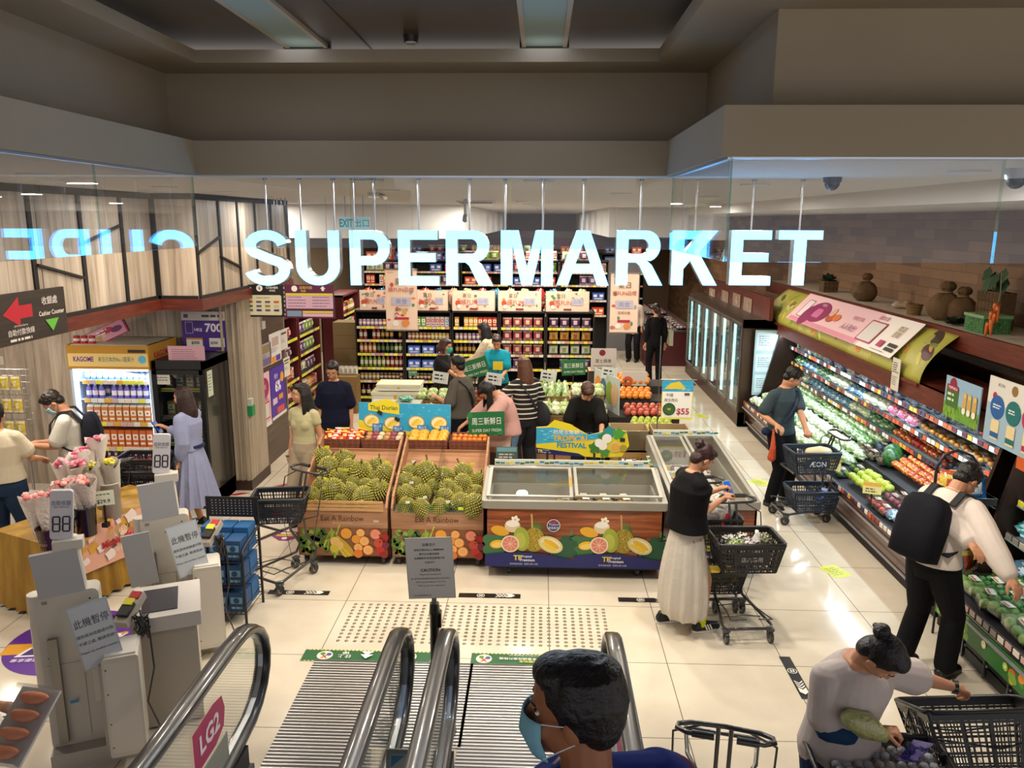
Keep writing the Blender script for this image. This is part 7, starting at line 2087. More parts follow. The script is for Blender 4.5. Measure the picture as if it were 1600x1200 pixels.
# the two fridges
def fridges():
 Y=8.62
 x0,x1=at(107,560,Y=Y).x,at(234,560,Y=Y).x;top=1.93;D_=.66;xc=(x0+x1)/2;W=x1-x0
 t=thing('drinks_fridge','open lit juice fridge with yellow header reading KAGOME','refrigerated display',(xc,Y,0))
 m=MB('plastic')
 m.box(0,D_-.02,top/2,W,.04,top,'c8d8e8')
 m.box(0,D_/2,top-.01,W,D_,.02,'d8d0bc');m.box(0,D_/2,.15,W,D_,.30,'a8a49c');m.build('cabinet',t)
 for s_ in (-1,1):
  m=MB('plastic');m.box(s_*(W/2-.015),D_/2,.9,.03,D_,1.5,'b9c8dc');m.box(s_*(W/2-.014),D_/2,top-.14,.032,D_+.01,.28,'b8862a');m.build('side_wall',t)
 m=MB('print');m.box(0,-.01,top-.14,W,.03,.27,'b8862a');m.M=X4((0,-.0262,top-.17),rx=ST);m.rect(0,0,W*.98,.15,'e0c27a');m.text('KAGOME',-.3*W,.01,.06,'5a2a8a',maxw=.25*W,bold=.03);m.text('來自日本的No.1蔬果汁',.10*W,.01,.06,'1f6a6a',maxw=.44*W,bold=.01);m.disc(.42*W,.01,.045,'5ab0d0');m.rect(.36*W,.105,.2,.035,'2a241c');m.build('header',t)
 o=m=MB('print');m.M=X4((W/2+.003,D_*.45,top-.13),rz=R(90),rx=ST);m.text('KAGOME',0,0,.075,'a8203c',maxw=.4,bold=.03);m.build('side_lettering',t)
 zs_=[.38,.70,1.00,1.28,1.50]
 for j,z in enumerate(zs_):
  m=MB('print');m.box(0,D_/2+.04,z-.01,W-.06,D_-.14,.015,'d0dce4');rr=random.Random(j)
  for i in range(10):m.box(-W/2+.07+(W-.14)*(i+.5)/10,.10,z-.02,(W-.14)/10*.95,.006,.05,rr.choice(['d8d04a','d8a03a','c8a8a0','e0c8b0','d8d8c8']))
  m.build('shelf',t)
 for s_ in (-1,1):
  m=MB('tube');m.box(s_*(W/2-.045),.05,1.0,.02,.02,1.2,'cfe6ff');m.build('light_tube',t)
 m=MB('tube');m.box(0,.05,top-.30,W-.1,.03,.015,'d8ecff');m.build('top_light',t)
 area_lamp('fridge_lamp',(xc,Y+.12,top-.32),15,.06,(.50,.72,1.0),W-.1,rot=(R(12),0,0));bpy.context.scene.objects['fridge_lamp'].rotation_euler=(R(10),0,R(90))
 kinds_=[('jr',g_bottle('b8402a','e0b8a8','e8e8ec',.036,.24),.08),('jb',g_carton('c8602a','e8dccc',.075,.075,.20),.085),('jc',g_carton('6a3a6a','dccfd8',.075,.075,.18,True),.085),('jd',g_bottle('6a5ab0','e8dce4','eef',.033,.17),.075),('je',g_bottle('6a8ab8','e0e8f0','eef',.03,.14),.072)]
 kk2=('jc2',g_carton('c8783a','e8e0d0',.075,.075,.18,True),.085)
 for j,z in enumerate(zs_):
  for r_ in range(2):
   k=kinds_[j] if not (j == 2 and r_ == 0) else kk2
   n=int((W-.14)/k[2])
   for i in range(n):
    if j == 3 and i == n // 3:continue
    kk=kk2 if (j == 2 and i < n/3) else k
    stock.put(kk[0],kk[1],'juice_carton' if kk[0][:2] in ('jb','jc') else 'juice_bottle','juice %s in yellow-topped fridge, shelf %s up, %s row, %s from left' % ('carton' if kk[0][:2] in ('jb','jc') else 'bottle',ORD[j],('front','back')[r_],ORD[i]),'juice',(xc-W/2+.07+k[2]*(i+.5),Y+.16+r_*.12,z),group='juices in the yellow-topped fridge')
 for i in range(3):m=MB('gloss');m.cyl((0,0,0),(0,.0,.09),.035,n=12,col='b8282c');m.cyl((0,0,.03),(0,0,.06),.0355,n=12,col='e8dcd8');tag(m.build('drinks_can',loc=(x0+.06+i*.09,Y+.1,top)),'red can on top of the juice fridge, %s from the wall' % ORD[i],'can')
 x2,x3=at(240,600,Y=8.6).x,at(321,600,Y=8.6).x;W=x3-x2;xc=(x2+x3)/2;top=1.76;D_=.7
 t=thing('black_fridge','tall black glass fronted fridge behind the woman in the pale blue dress','refrigerator',(xc,8.6,0))
 m=MB('plastic');m.box(0,D_-.02,top/2,W,.04,top,'100f10');m.box(0,D_/2,top-.05,W,D_,.1,'141314');m.box(0,D_/2,.1,W,D_,.2,'141314');m.build('cabinet',t)
 for s_ in (-1,1):m=MB('gloss');m.box(s_*(W/2-.02),D_/2,top/2,.04,D_,top-.01,'1c1a1b');m.build('side_wall',t)
 for j in range(4):m=MB('print');m.box(0,D_/2,.45+j*.32,W-.1,D_-.1,.01,'2a2a2a');m.box(0,.06,.45+j*.32,W-.1,.005,.04,'9a9434' if j in (1,3) else '5a5444');m.build('shelf',t)
 m=MB('plastic')
 for s_ in (-1,1):m.box(s_*(W/2-.03),-.015,.93,.05,.03,1.45,'0e0d0e');m.box(0,-.015,.93+s_*.70,W-.02,.03,.05,'0e0d0e')
 o=m.build('door',t);m=MB('glass');m.box(0,-.015,.93,W-.1,.006,1.36);m.build('pane',o);m=MB('print');m.M=X4((-.3*W,-.022,1.55),rx=ST);m.rect(0,0,.17,.12,'b8b4a8');m.lines(-.07,.02,.14,2,.03,.01,'3a3632');m.build('notice',o)
 m=MB('print');m.M=X4((W/2+.003,.12,1.48),rz=R(90),rx=ST);m.rect(0,0,.14,.30,'c4c8b4');m.lines(-.05,.1,.1,6,.035,.012,'4a6a44',5);m.build('side_notice',t)
 for j in range(4):
  for i in range(4):stock.put('bfx%d' % ((i+j) % 3),g_carton(('5a3a2a','3a4a3a','6a5a3a')[(i+j) % 3],'9a9484',.09,.1,.16),'chilled_box','dim chilled box in the black fridge, shelf %s, %s along' % (ORD[j],ORD[i]),'box',(xc-W/2+.11+i*.12,8.6+.2,.456+j*.32),group='boxes inside the black fridge')
fridges()
# wire grid with battery packs
t=thing('wire_grid_rack','white wire grid rack with hanging yellow packets on the left wall','display rack',(-5.95,8.2,1.30))
m=MB('metal')
for i in range(12):m.cyl((-.40+i*.07,0,-.42),(-.40+i*.07,0,.42),.004,n=5,col='c8c4c0')
for i in range(13):m.cyl((-.42,0,-.42+i*.07),(.40,0,-.42+i*.07),.004,n=5,col='c8c4c0')
m.build('grid',t);m=MB('metal');m.cyl((.3,0,-.42),(.3,0,-1.30),.015,n=8,col='b8b4b0');m.build('post',t);m=MB('metal');m.cyl((-.3,0,-.42),(-.3,0,-1.30),.015,n=8,col='b8b4b0');m.build('post',t)
for j in range(3):
 for i in range(6):
  stock.put('bat%d' % (0 if i > 2 else 1+j % 2),g_pouch(('d8b82a','3a3c48','c8c0bc')[0 if i > 2 else 1+j % 2],('e8e0b0','a8b8c0','8a8ab0')[0 if i > 2 else 1+j % 2],.10,.15,.025,3),'hanging_packet','small packet on the wire grid, row %s from top, %s from the left' % (ORD[j],ORD[i]),'packet',(-6.3+i*.125,8.15,1.50-j*.25),group='packets on the wire grid')
m=MB('print');m.box(0,0,.02,.3,.002,.09,'d8d4c8');m.box(0,-.002,0,.25,.002,.02,'d8c83a');tag(m.build('price_strip',loc=(-5.95,8.18,1.80)),'white and yellow price strip above the wire grid','price strip')
# ---------------------------------------------------------------- flower table
FT=V((-4.10,6.68,0));FR=R(66)
t=thing('flower_table','small table under a shiny gold cloth holding flower buckets','table',FT,FR)
m=MB('velvet');LL,WW,HH=1.32,.62,.70;n=150;vs=[];fs=[]
def per(u,off):
 P_=2*(LL+WW);d=u*P_;hx,hy=LL/2+off,WW/2+off
 if d < LL:return (-hx+d/LL*2*hx,-hy)
 d -= LL
 if d < WW:return (hx,-hy+d/WW*2*hy)
 d -= WW
 if d < LL:return (hx-d/LL*2*hx,hy)
 d -= LL;return (-hx,hy-d/WW*2*hy)
for j in range(6):
 for i in range(n):
  k=j/5;x,y=per(i/n,.012+.03*k*(1+math.sin(i*1.35)*.9));vs.append((x,y,HH-k*(HH-.03)))
for j in range(5):
 for i in range(n):fs.append((j*n+i,(j+1)*n+i,(j+1)*n+(i+1) % n,j*n+(i+1) % n))
m.add(vs,fs,'fff',True);m.add(vs[:n],[tuple(range(n))],'fff');m.build('cloth',t)
m=MB('matte');m.box(0,0,.35,LL-.1,WW-.1,.66,'4a3a2a');m.build('table_body',t)
m=MB('print');m.M=X4((.0,-WW/2-.075,.52),rx=ST);w,h=1.0,.40
m.rect(0,0,w,h,'e0a890',th=.006);rr=random.Random(12)
for i in range(34):m.disc(rr.uniform(-.46,.46)*w,rr.uniform(-.44,.44)*h,rr.uniform(.02,.06),rr.choice(['d8706a','e8c8b8','c94a44','6a4a44','e8d8d0','d8a040','b8806a']),n=9,w=lambda t_:1+.2*math.sin(5*t_))
m.text('感謝母愛',0,.09,.07,'c8a03a',bold=.04,maxw=.5);m.text("Mother's Day",.03,0,.085,'b8202c',bold=.045,maxw=.62,a=.06);m.text('母親節快樂',.05,-.085,.05,'e8d8d0',bold=.02);m.text('AEON',-.42,.15,.02,'8a4a3a')
m.build('poster',t)
def ft(x,y):c,s_=math.cos(FR),math.sin(FR);return V((FT.x+x*c-y*s_,FT.y+x*s_+y*c,.705))
def bouquet(key_,px,py,lab,wrap,heads,hh,n,base=None,tilt=(0,0),r=.09,L_=.34):
 p=at(px,py,Z=.705);t=thing('bouquet',lab,'bouquet',(p.x,p.y,.705+(base or 0)),rot=(tilt[0],tilt[1],rr.uniform(0,6)))
 m=MB('film' if key_ else 'matte');m.lathe([(.02,0),(.04,L_*.3),(r,L_),(r*1.15,L_*1.12)],n=12,col=wrap);q=len(m.v);m.v=[(v[0]*(1+.08*math.sin(9*v[2]/L_+i)),v[1],v[2]+(.03*math.sin(i*2.1) if i >= 36 else 0)) for i,v in enumerate(m.v)];m.f=m.f[:-1];m.c=m.c[:-1];m.s=m.s[:-1];m.mi=m.mi[:-1];m.build('wrap',t)
 m=MB('fruit')
 for i in range(n):
  a=rr.uniform(0,6.28);d=rr.uniform(0,r*.85);m.ball((d*math.cos(a),d*math.sin(a),L_*rr.uniform(1.0,1.2)),(hh,hh,hh*.8),rr.choice(heads),9,6,fn=lambda t_,p_:1+.12*math.sin(6*t_+4*p_))
 m.build('flowers',t)
 m=MB('matte');m.M=X4((0,0,L_*.8));leaf_tuft(m,14,.09,['4a5a44','5f7058','3a4a34'],3,1.3);m.build('leaves',t)
def bucket(px,py,r0,r1,h,col,lab,ribs=False,txt=None):
 p=at(px,py,Z=.705);t=thing('flower_bucket',lab,'bucket',p)
 m=MB('gloss' if not ribs else 'matte');m.lathe([(r0,0),(r1,h),(r1*1.06,h),(r1*1.06,h+.012),(r1*.94,h+.012),(r0*.9,.02)],n=36 if ribs else 20,col=col)
 if ribs:m.v=[(v[0]*(1+.02*((i % 36) % 2)),v[1]*(1+.02*((i % 36) % 2)),v[2]) for i,v in enumerate(m.v)]
 if txt:
  m.use('print');m.M=X4((0,-r0*1.12,h*.5),rx=ST)
  for i,s_ in enumerate(txt):m.text(s_,0,.04-i*.035,.022,'c8a08a',maxw=r0*1.3)
 m.build('pail',t);return p
bucket(76,857,.055,.08,.17,'3a1f1a','brown bucket with small lettering at the front of the table',txt=('SUCH','FOR','YOU'))
bucket(106,840,.05,.075,.16,'1f1816','dark bucket just behind the lettered brown bucket');bucket(137,835,.075,.085,.24,'120f0f','tall black bucket in the middle of the table');bucket(176,808,.075,.085,.32,'c4bcb0','tall ribbed off-white bucket at the far end of the table',True)
bucket(120,815,.06,.08,.42,'b8b2a8','pale square-rimmed bucket behind the roses');bucket(163,792,.06,.07,.36,'beb6aa','off-white bucket behind the ribbed one')
for i,(px,py,lab) in enumerate(((62,852,'rose bouquet at the near left of the brown bucket'),(78,856,'rose bouquet in the middle of the brown bucket'),(90,850,'rose bouquet at the right of the brown bucket'),(106,838,'rose bouquet in the dark bucket'),(120,838,'rose bouquet by the black bucket'),(134,832,'rose bouquet in the tall black bucket'),(146,830,'rose bouquet at the right of the tall black bucket'))):
 bouquet(1,px,py,'clear wrapped pink ' +lab,'d4c6be',['d8706c','e8a8a0','d08080'],.027,9,base=.05+.05*(i > 3),tilt=(rr.uniform(-.12,.12),rr.uniform(-.15,.15)))
for i,(px,py,b_,lab) in enumerate(((108,815,.40,'white wrapped pink bouquet nearest the phone-shaped card'),(122,813,.42,'white wrapped pink bouquet in the pale bucket'),(135,808,.44,'white wrapped pink bouquet with upright paper'),(150,792,.42,'pink-topped bouquet in the far bucket'),(165,790,.50,'tall paper-wrapped bouquet with pink lettering'))):
 bouquet(0,px,py,lab,'e6dcd4',['e07a90','e8b0bc','d04a68'],.020,14,base=b_-.12,tilt=(rr.uniform(-.2,.1),rr.uniform(-.3,.3)),L_=.24)
for i,(px,py,lab) in enumerate(((165,810,'left'),(177,808,'middle'),(188,806,'right'))):
 bouquet(0,px,py,'yellow flower bouquet in the ribbed bucket, %s of three' % lab,'c8c0b2',['d8c82a','e0d84a'],.014,14,base=.22,tilt=(0,(i-1)*.2),L_=.27,r=.075)
p=at(166,823,Z=.705);m=MB('print');m.M=X4((0,0,.26),rx=ST,rz=R(25));m.rect(0,0,.17,.13,'d8dcc8',th=.004);m.text('$29.9',.0,-.03,.04,'2a2a22',bold=.02);m.lines(-.07,.035,.13,1,.03,.01,'4a6a4a');m.M=Matrix();m.cyl((0,.005,0),(0,.005,.2),.01,n=8,col='141210');m.box(0,0,.02,.05,.05,.04,'141210');tag(m.build('price_card',loc=p),'price card reading $29.9 clipped on the flower table','price card')
# ---------------------------------------------------------------- self checkouts
def checkout(px,py,lab,sd):
 p=at(px,py,Z=1.74);a=R(24)
 t=thing('self_checkout',lab,'self checkout',(p.x,p.y,0),a)
 g,g2,g3='c4bdb1','b0a99d','d0c9bd'
 m=MB('plastic');m.M=X4((0,0,1.60),ry=0);m.rect  # number display
 m=MB('plastic');m.M=X4((0,0,1.61),rx=ST) @ Matrix.Rotation(R(-6),4,'Z');m.rect(0,0,.12,.30,'cfcdd0',th=.035,r=.02);m.use('print');m.text('自助收銀',0,.075,.03,'3a3450',maxw=.1);m.text('SELF SERVICE',0,.05,.012,'5a5460',maxw=.08)
 for sx in (-1,1):
  for (x,y,w,h) in ((0,.045,.036,.009),(0,0,.036,.009),(0,-.045,.036,.009),(-.018,.022,.009,.04),(.018,.022,.009,.04),(-.018,-.022,.009,.04),(.018,-.022,.009,.04)):m.rect(sx*.026+x,-.055+y,w,h,'241f2a',z=m.lz+.0006)
 m.build('number_display',t)
 m=MB('plastic');m.tube([(.02,.02,1.46),(.03,.02,1.40),(.05,.03,1.25),(.06,.03,1.02)],[.05,.045,.035,.035],10,g3);m.box(.02,0,1.43,.16,.09,.06,g3);m.build('bracket',t)
 m=MB('plastic');m.box(-.05,-.02,1.26,.25,.025,.29,'b0b1b4',rot=(R(6),R(-4),0));m.build('monitor_back',t);m=MB('plastic');m.box(-.20,-.14,.86,.19,.02,.42,'9c9ea2',rot=(R(4),R(-5),0))
 if sd == 5:m.build('lower_screen',t)
 m=MB('plastic');m.M=X4((-.02,-.015,.62),rx=ST);m.rect(0,0,.34,1.02,g,th=.13,r=.035);m.rect(.0,.38,.012,.012,'6a655c');m.rect(.0,.05,.30,.004,'8f897e');m.rect(.05,-.2,.004,.5,'8f897e');m.rect(-.12,.46,.03,.02,'8f897e');m.disc(.12,.45,.006,'3a3632');m.disc(.12,.40,.006,'3a3632');m.disc(-.13,.1,.006,'3a3632');m.M=Matrix();m.cyl((-.19,.05,.52),(-.19,.05,1.12),.05,n=14,col=g3);m.build('column',t)
 m=MB('matte');rr=random.Random(sd)
 for i in range(70):m.box(-.02+rr.uniform(-.15,.15),-.0062,.82+rr.uniform(-.29,.29),.006,.002,.006,'6f6a62')
 m.build('perforation',t)
 m=MB('steel');m.box(-.12,-.03,.50,.05,.03,.7,'a09a90');m.build('cable_channel',t)
 m=MB('plastic');m.box(.16,-.04,.60,.14,.20,.30,g3,rot=(0,0,0));m.build('printer_box',t)
 m=MB('plastic');m.M=X4((.25,-.23,.43),rx=ST);m.rect(0,0,.20,.66,g3,th=.26,r=.02);m.rect(0,0,.17,.60,'d6cfc4',r=.01);[m.disc(-.08,y_,.005,'4a4640') for y_ in (-.26,-.1,.1,.26)];m.M=Matrix();m.box(.25,-.10,.765,.17,.22,.01,'d8d2c8');m.box(.14,-.12,.43,.02,.2,.58,g2);m.build('cash_module',t)
 m=MB('plastic');m.box(.06,.02,.06,.5,.26,.12,g2);m.build('base',t)
 m=MB('plastic');m.box(.50,.36,.76,.42,.50,.10,'c9c4bf');m.box(.50,.36,.37,.36,.44,.70,g2);m.use('gloss');m.box(.46,.36,.813,.22,.34,.008,'3c3a40')
 if sd == 3:m.build('bagging_table',t)
 m=MB('rubber');rr=random.Random(sd+1)
 for k in range(3):
  pts=[(.36+rr.uniform(-.05,.05),.06+rr.uniform(-.05,.05),.80+.12*math.sin(i*1.3+k)*rr.uniform(.4,1)) for i in range(14)];m.tube(pts,.006,5,'141315')
 m.tube([(.40,.06,.80),(.41,.05,.5),(.36,.0,.3),(.42,.05,.05)],.006,5,'141315');m.build('cables',t)
 m=MB('plastic');m.M=X4((.30,.10,.90),rz=-.5,rx=R(25))
 m.box(0,0,0,.09,.24,.05,'a49c90');m.box(0,-.03,.035,.07,.10,.03,'1d1b1e');m.box(0,.02,.052,.06,.05,.01,'d8d02a');m.box(0,.09,.03,.06,.05,.01,'b8202c');m.build('card_reader',t)
 m=MB('print');m.M=X4((.13,-.16,.90),rx=ST-R(8),rz=R(4)) @ Matrix.Rotation(R(10),4,'Z');m.rect(0,0,.22,.40,'b4bcc4',th=.004);m.rect(0,0,.205,.385,'c6ccd2');m.text('此機暫停',0,.09,.055,'1a1a1e',maxw=.19,bold=.02);m.text('請到其他收銀處付款',0,.01,.022,'2a2a2e',maxw=.2);m.text('不便之處, 敬請見諒!',0,-.035,.022,'2a2a2e',maxw=.2);m.text('Please use another counter',0,-.09,.014,'2a2a2e',maxw=.2);m.build('notice',t)
 m=MB('print');m.box(-.04,-.042,.42,.045,.002,.018,'2a86b8');m.build('blue_label',t)
 return t
checkout(92,772,'nearer self checkout with a taped notice, number 88 display above flowers',3);checkout(250,683,'farther self checkout beside the woman in pale blue dress, notice hanging',5)
m=MB('film_clear');m.box(0,0,0,.16,.004,.2,rot=(0,R(-30),0));tag(m.build('plastic_sleeve',loc=(-2.98,4.31,.82)),'crumpled clear plastic sleeve taped to the nearer self checkout','plastic sleeve')
# black rack of blue boxes
p0=at(388,978,Z=0)
t=thing('box_display_rack','black wire rack of blue boxes with a dotted header beside the escalator','display rack',(p0.x-.24,p0.y+.22,0))
m=MB('plastic')
for sx in (-1,1):
 m.cyl((sx*.22,-.2,0),(sx*.22,-.2,.62),.012,n=8,col='151416');m.cyl((sx*.22,.2,0),(sx*.22,.2,.98),.012,n=8,col='151416');m.tube([(sx*.22,-.2,.62),(sx*.22,-.17,.66),(sx*.22,.2,.72)],.012,8,'151416')
m.build('frame',t)
m=MB('print');m.box(0,.2,.89,.44,.012,.18,'131214');m.M=X4((0,.192,.89),rx=ST)
for j in range(6):
 for i in range(11):m.disc(-.17+i*.034,-.06+j*.024,.005,'c8c4c8',n=6,z=.0006)
m.build('header',t)
for j,z in enumerate((.10,.34,.56)):
 m=MB('plastic')
 for i in range(12):m.cyl((-.22+i*.04,-.21,z),(-.22+i*.04,-.21,z+.07),.003,n=4,col='151416');m.cyl((-.22+i*.04,-.21,z),(-.22+i*.04,.2,z),.003,n=4,col='151416')
 for z_ in (z,z+.07):m.tube([(-.22,-.21,z_),(.22,-.21,z_),(.22,.2,z_),(-.22,.2,z_)],.005,5,'151416',True)
 m.build('shelf',t)
 for r_ in range(2):
  for i in range(3):
   stock.put('bl%d' % (r_),g_carton(('1f4a7a','2a5f94')[r_],'7aa8c8',.125,.17,.17),'blue_box','blue packaged box on the black rack, shelf %s, %s row, %s from left' % (ORD[j],('front','back')[r_],ORD[i]),'box',(p0.x-.24-.14+i*.14,p0.y+.22-.10+r_*.19,z+.006+r_*.0),group='blue boxes on the black rack',scale=(1,1,1 if r_ == 0 or j < 2 else 1.25))
# notice post between the escalators
t=thing('notice_post','black queue post between the escalators holding a grey CAUTION notice','notice stand',(-.655,4.62,0))
m=MB('rubber');m.cyl((0,0,0),(0,0,.86),.032,n=16,col='201c18');m.cyl((0,0,.86),(0,0,.93),.036,.03,16,'141210');m.box(.03,0,.82,.03,.05,.1,'141210');m.cyl((0,0,.01),(0,0,.03),.13,n=24,col='1a1816');m.build('post',t)
m=MB('metal');m.box(0,-.01,.95,.03,.01,.07,'c9c5bc');m.build('clip',t)
m=MB('print');m.M=X4((-.02,-.02,1.175),rx=ST) @ Matrix.Rotation(R(3),4,'Z');w,h=.30,.41
m.rect(0,0,w,h,'d0ccc0',th=.006);m.rect(0,0,w*.97,h*.98,'e6e2d8');m.text('溫馨提示',0,.16,.020,'1e1b18');m.text('顧客如需前往LG1層購物時',0,.125,.015,'1e1b18',maxw=.24);m.text('請先到本層收銀處',0,.098,.015,'1e1b18',maxw=.17);m.text('為選購的所有商品辦理付款',0,.07,.015,'1e1b18',maxw=.24);m.text('多謝合作',0,.042,.015,'1e1b18')
m.text('CAUTION',0,-.01,.02,'1e1b18',bold=.01)
for i,s_ in enumerate(('Please settle the payment','for all merchandise selected on this floor','before going shopping on LG1 Floor','Thank you for your cooperation')):m.text(s_,0,-.04-i*.025,.012,'1e1b18',maxw=.25)
m.text('AEON百貨有限公司',-.06,-.18,.012,'1e1b18',maxw=.12);m.build('notice',t)
# low glass screen with a framed notice between the two inner handrails
t=thing('framed_notice','low glass screen with a grey framed notice between the handrails','notice',(-.66,3.5,0))
m=MB('glass_clear');m.box(0,0,.45,.24,.008,.80);m.build('screen',t)
m=MB('plastic');m.M=X4((0,-.03,.55),rx=ST-R(15));m.rect(0,0,.19,.30,'8a8c88',th=.01,r=.01);m.rect(0,0,.15,.25,'a8aca8');m.poly([(-.07,.12),(0,.12),(-.07,.06)],'3a7a9a');m.lines(-.06,.03,.12,6,.022,.007,'4a4c4a',5);m.build('frame',t)
# ---------------------------------------------------------------- vegetable island
t=thing('vegetable_stand','stepped wooden vegetable stand in the middle of the store','stand',(.02,10.35,0))
m=MB('crate_wood');m.box(.35,.0,.38,.98,.50,.76);m.box(.35,.55,.46,.98,.6,.92);m.box(-.95,.5,.40,1.6,.7,.80);m.build('base',t)
def veg_tray(x,y,z,w,items,lab,n=5,rot=0,c='8a6a3a'):
 o=wtray(w,.36,.10,c,'9c7c48').build('wicker_basket',loc=(x,y,z),rot=(R(8),0,0));tag(o,'wicker basket of ' +lab,'basket','wicker baskets on the vegetable stand')
 for r_ in range(2):
  for i in range(n):
   k,mk=items[i % len(items)]
   stock.put(k,mk,'vegetable','%s, %s row, %s from left' % (lab.split(',')[0] if len(lab.split()) < 8 else ' '.join(lab.split()[:7]),('front','back')[r_],ORD[i]),'vegetable',(x-w/2+w*(i+.5)/n,y-.08+r_*.15,z+.06+r_*.03),group=lab,rot=(.15,-.75 if k[:2] == 'lg' else 0,rr.uniform(-.3,.3)+1.3),scale=1.0)
LG=[('lg1',g_lump('8faa68','c8d8a0',.30,.10,.09,71)),('lg2',g_lump('6f9450','b0c890',.30,.10,.09,72))]
WG=[('wg1',g_lump('c8d0a0','e8ecd0',.16,.14,.12,73)),('wg2',g_lump('a8bc78','dce4b8',.16,.14,.12,74))]
GG=[('gg',g_lump('b09a88','d8c8b8',.08,.08,.07,75))]
veg_tray(.15,10.55,.93,.48,LG,'long bagged leaf greens in the upper step');veg_tray(.65,10.55,.93,.42,WG,'pale vegetable packs in the upper step',4);veg_tray(.15,10.12,.77,.48,WG,'bagged sprouts in the lower step',4);veg_tray(.65,10.12,.77,.42,WG[:1],'pale radishes in the lower step',4)
veg_tray(-.35,10.85,.81,.55,GG,'garlic in the far left tray',6,c='8a4a2a');veg_tray(-.95,10.85,.81,.55,[('tom',g_round('b8402a','c8603a',.035))],'tomatoes in the far left tray',6,c='8a4a2a');veg_tray(-1.5,10.7,.81,.45,WG[1:],'light cabbages by the foam boxes',3,c='8a4a2a')
for i in range(9):stock.put('gg',GG[0][1],'garlic','garlic bulb on the top ledge of the stand, %s from left' % ORD[i],'garlic',(-.1+i*.12,10.95,.93),group='garlic bulbs on the top ledge')
# foam boxes and a netted carton left of the stand
for k,(x,y,z,w,d,h,lab) in enumerate(((-1.9,10.4,0,.75,.5,.78,'low'),)):carton((x,y,z),w,d,h,'plain brown carton base under the foam boxes',col='8a7450',top='a08a60')
def foam(x,y,z,w,d,h,lab):m=MB('matte');m.box(0,0,h/2,w,d,h,'dcd8cc',top='e4e0d0');m.box(0,0,h+.02,w+.02,d+.02,.04,'d8d4b8');m.box(0,-d/2-.001,h*.8,.04,.003,h*.4,'d8a02a');tag(m.build('foam_box',loc=(x,y,z)),lab,'foam box')
foam(-2.0,10.75,.785,.66,.3,.16,'white foam box with an orange tape tab, lower one');foam(-1.96,10.8,1.0,.6,.34,.05,'flat white foam lid resting on the foam box')
for k,(x,c) in enumerate(((-2.1,'d8d0c8'),(-1.75,'a88e60'))):carton((x,10.28,.785),.32,.3,.14,'small open carton in front of the foam box, %s' % ('pale one with red edge','brown one lettered NIEG')[k],col=c,top='b0b8a8',txt='NIEG' if k else None,tcol='2a221a')
stock.put('gm',g_lump('2f9a7a','a8d8c8',.2,.14,.07,81),'netted_fruit','green netted packet on the small open carton','packet',(-1.8,10.3,.935))
t=thing('shopping_bags','clear plastic bags bunched over a blue printed bag behind the shopper in grey','bag',(-1.38,9.5,0))
m=MB('film');m.ball((0,0,.88),(.15,.13,.2),'b8b0a8',16,12,fn=lambda t_,p_:1+.15*math.sin(5*t_+3*p_));m.build('clear_bag',t);m=MB('print');m.box(0,0,.42,.32,.24,.60,'1f4a9a');m.build('blue_bag',t);m=MB('plastic');m.box(0,0,.06,.34,.26,.12,'2a2826');m.build('stool',t)
# sloping fruit bins on the right of the island
t=thing('fruit_bin_stand','sloping black fruit stand with oranges and apples before the far aisle','stand',(1.42,10.9,0))
m=MB('matte')
for y0,z0 in ((-1.0,.62),(-.5,.72),(0,.84),(.5,.95)):m.box(0,y0+.25,z0/2,.95,.5,z0,'241f1c')
m.build('steps',t)
m=MB('print');m.M=X4((-.49,-.1,1.0),rz=R(-72),rx=ST);m.rect(0,0,.9,.5,'b8c4c0',th=.01)
for x,c in ((-.3,'d8882a'),(-.1,'3a6a8a'),(.12,'8aa83a'),(.3,'d8b08a')):m.disc(x,0,.12,c,ry=.16)
m.build('side_board',t)
for nm,mk,x0,x1,y0,y1,z,lab in (('orange',[('orr',g_round('e0821c','e8983a',.045))],1.0,1.7,11.45,11.75,.96,'orange heaped on the highest step'),('orange',[('orr',g_round('e0821c','e8983a',.045))],1.05,1.6,10.95,11.2,.85,'orange in the box on the second step'),
        ('apple',[('ap1',g_round('a8322a','c8583a',.042)),('ap2',g_round('c2604a','d89a6a',.042))],1.15,1.75,10.45,10.8,.73,'red apple on the third step'),('pear',[('pe1',g_round('a8b83a','c8cc6a',.045,sz=1.2))],1.2,1.8,9.95,10.3,.63,'green pear on the lowest step')):
 nx=int((x1-x0)/.088)
 for r_ in range(4):
  for i in range(nx):
   k,f=mk[(i+r_) % len(mk)]
   stock.put(k,f,nm,'%s, %s row, %s from left' % (lab,('front','second','third','back')[r_],ORD[i]),nm,(x0+(i+.5+.3*(r_ % 2))*.088,y0+r_*.085,z+.018*r_),group=lab+'s')
m=MB('print');m.M=X4((0,0,.18),rx=ST);m.rect(0,0,.40,.36,'c8c0b8',th=.01);m.disc(-.02,.11,.05,'7a1a34');m.text('富士蘋果',0,-.02,.06,'2a2622',maxw=.3,bold=.01);m.lines(-.15,-.1,.3,2,.04,.012,'5a544e');p=at(943,562,Y=12.3);tag(m.build('apple_carton',loc=(p.x,12.3,p.z-.18)),'white apple carton with black characters behind the green sign','carton')
carton((p.x,12.5,0),.45,.35,p.z-.19,'plain dark carton under the white apple carton',col='3a322a')
m=MB('print');m.M=X4((0,0,.15),rx=ST);m.rect(0,0,.36,.3,'d0ccc4',th=.01);m.disc(-.1,.0,.08,'d8602a');m.disc(-.1,.0,.05,'2a3a6a',ry=.03);p=at(988,570,Y=11.35);tag(m.build('orange_carton',loc=(p.x+.05,11.42,.86)),'white orange carton with a round logo on the fruit stand','carton')
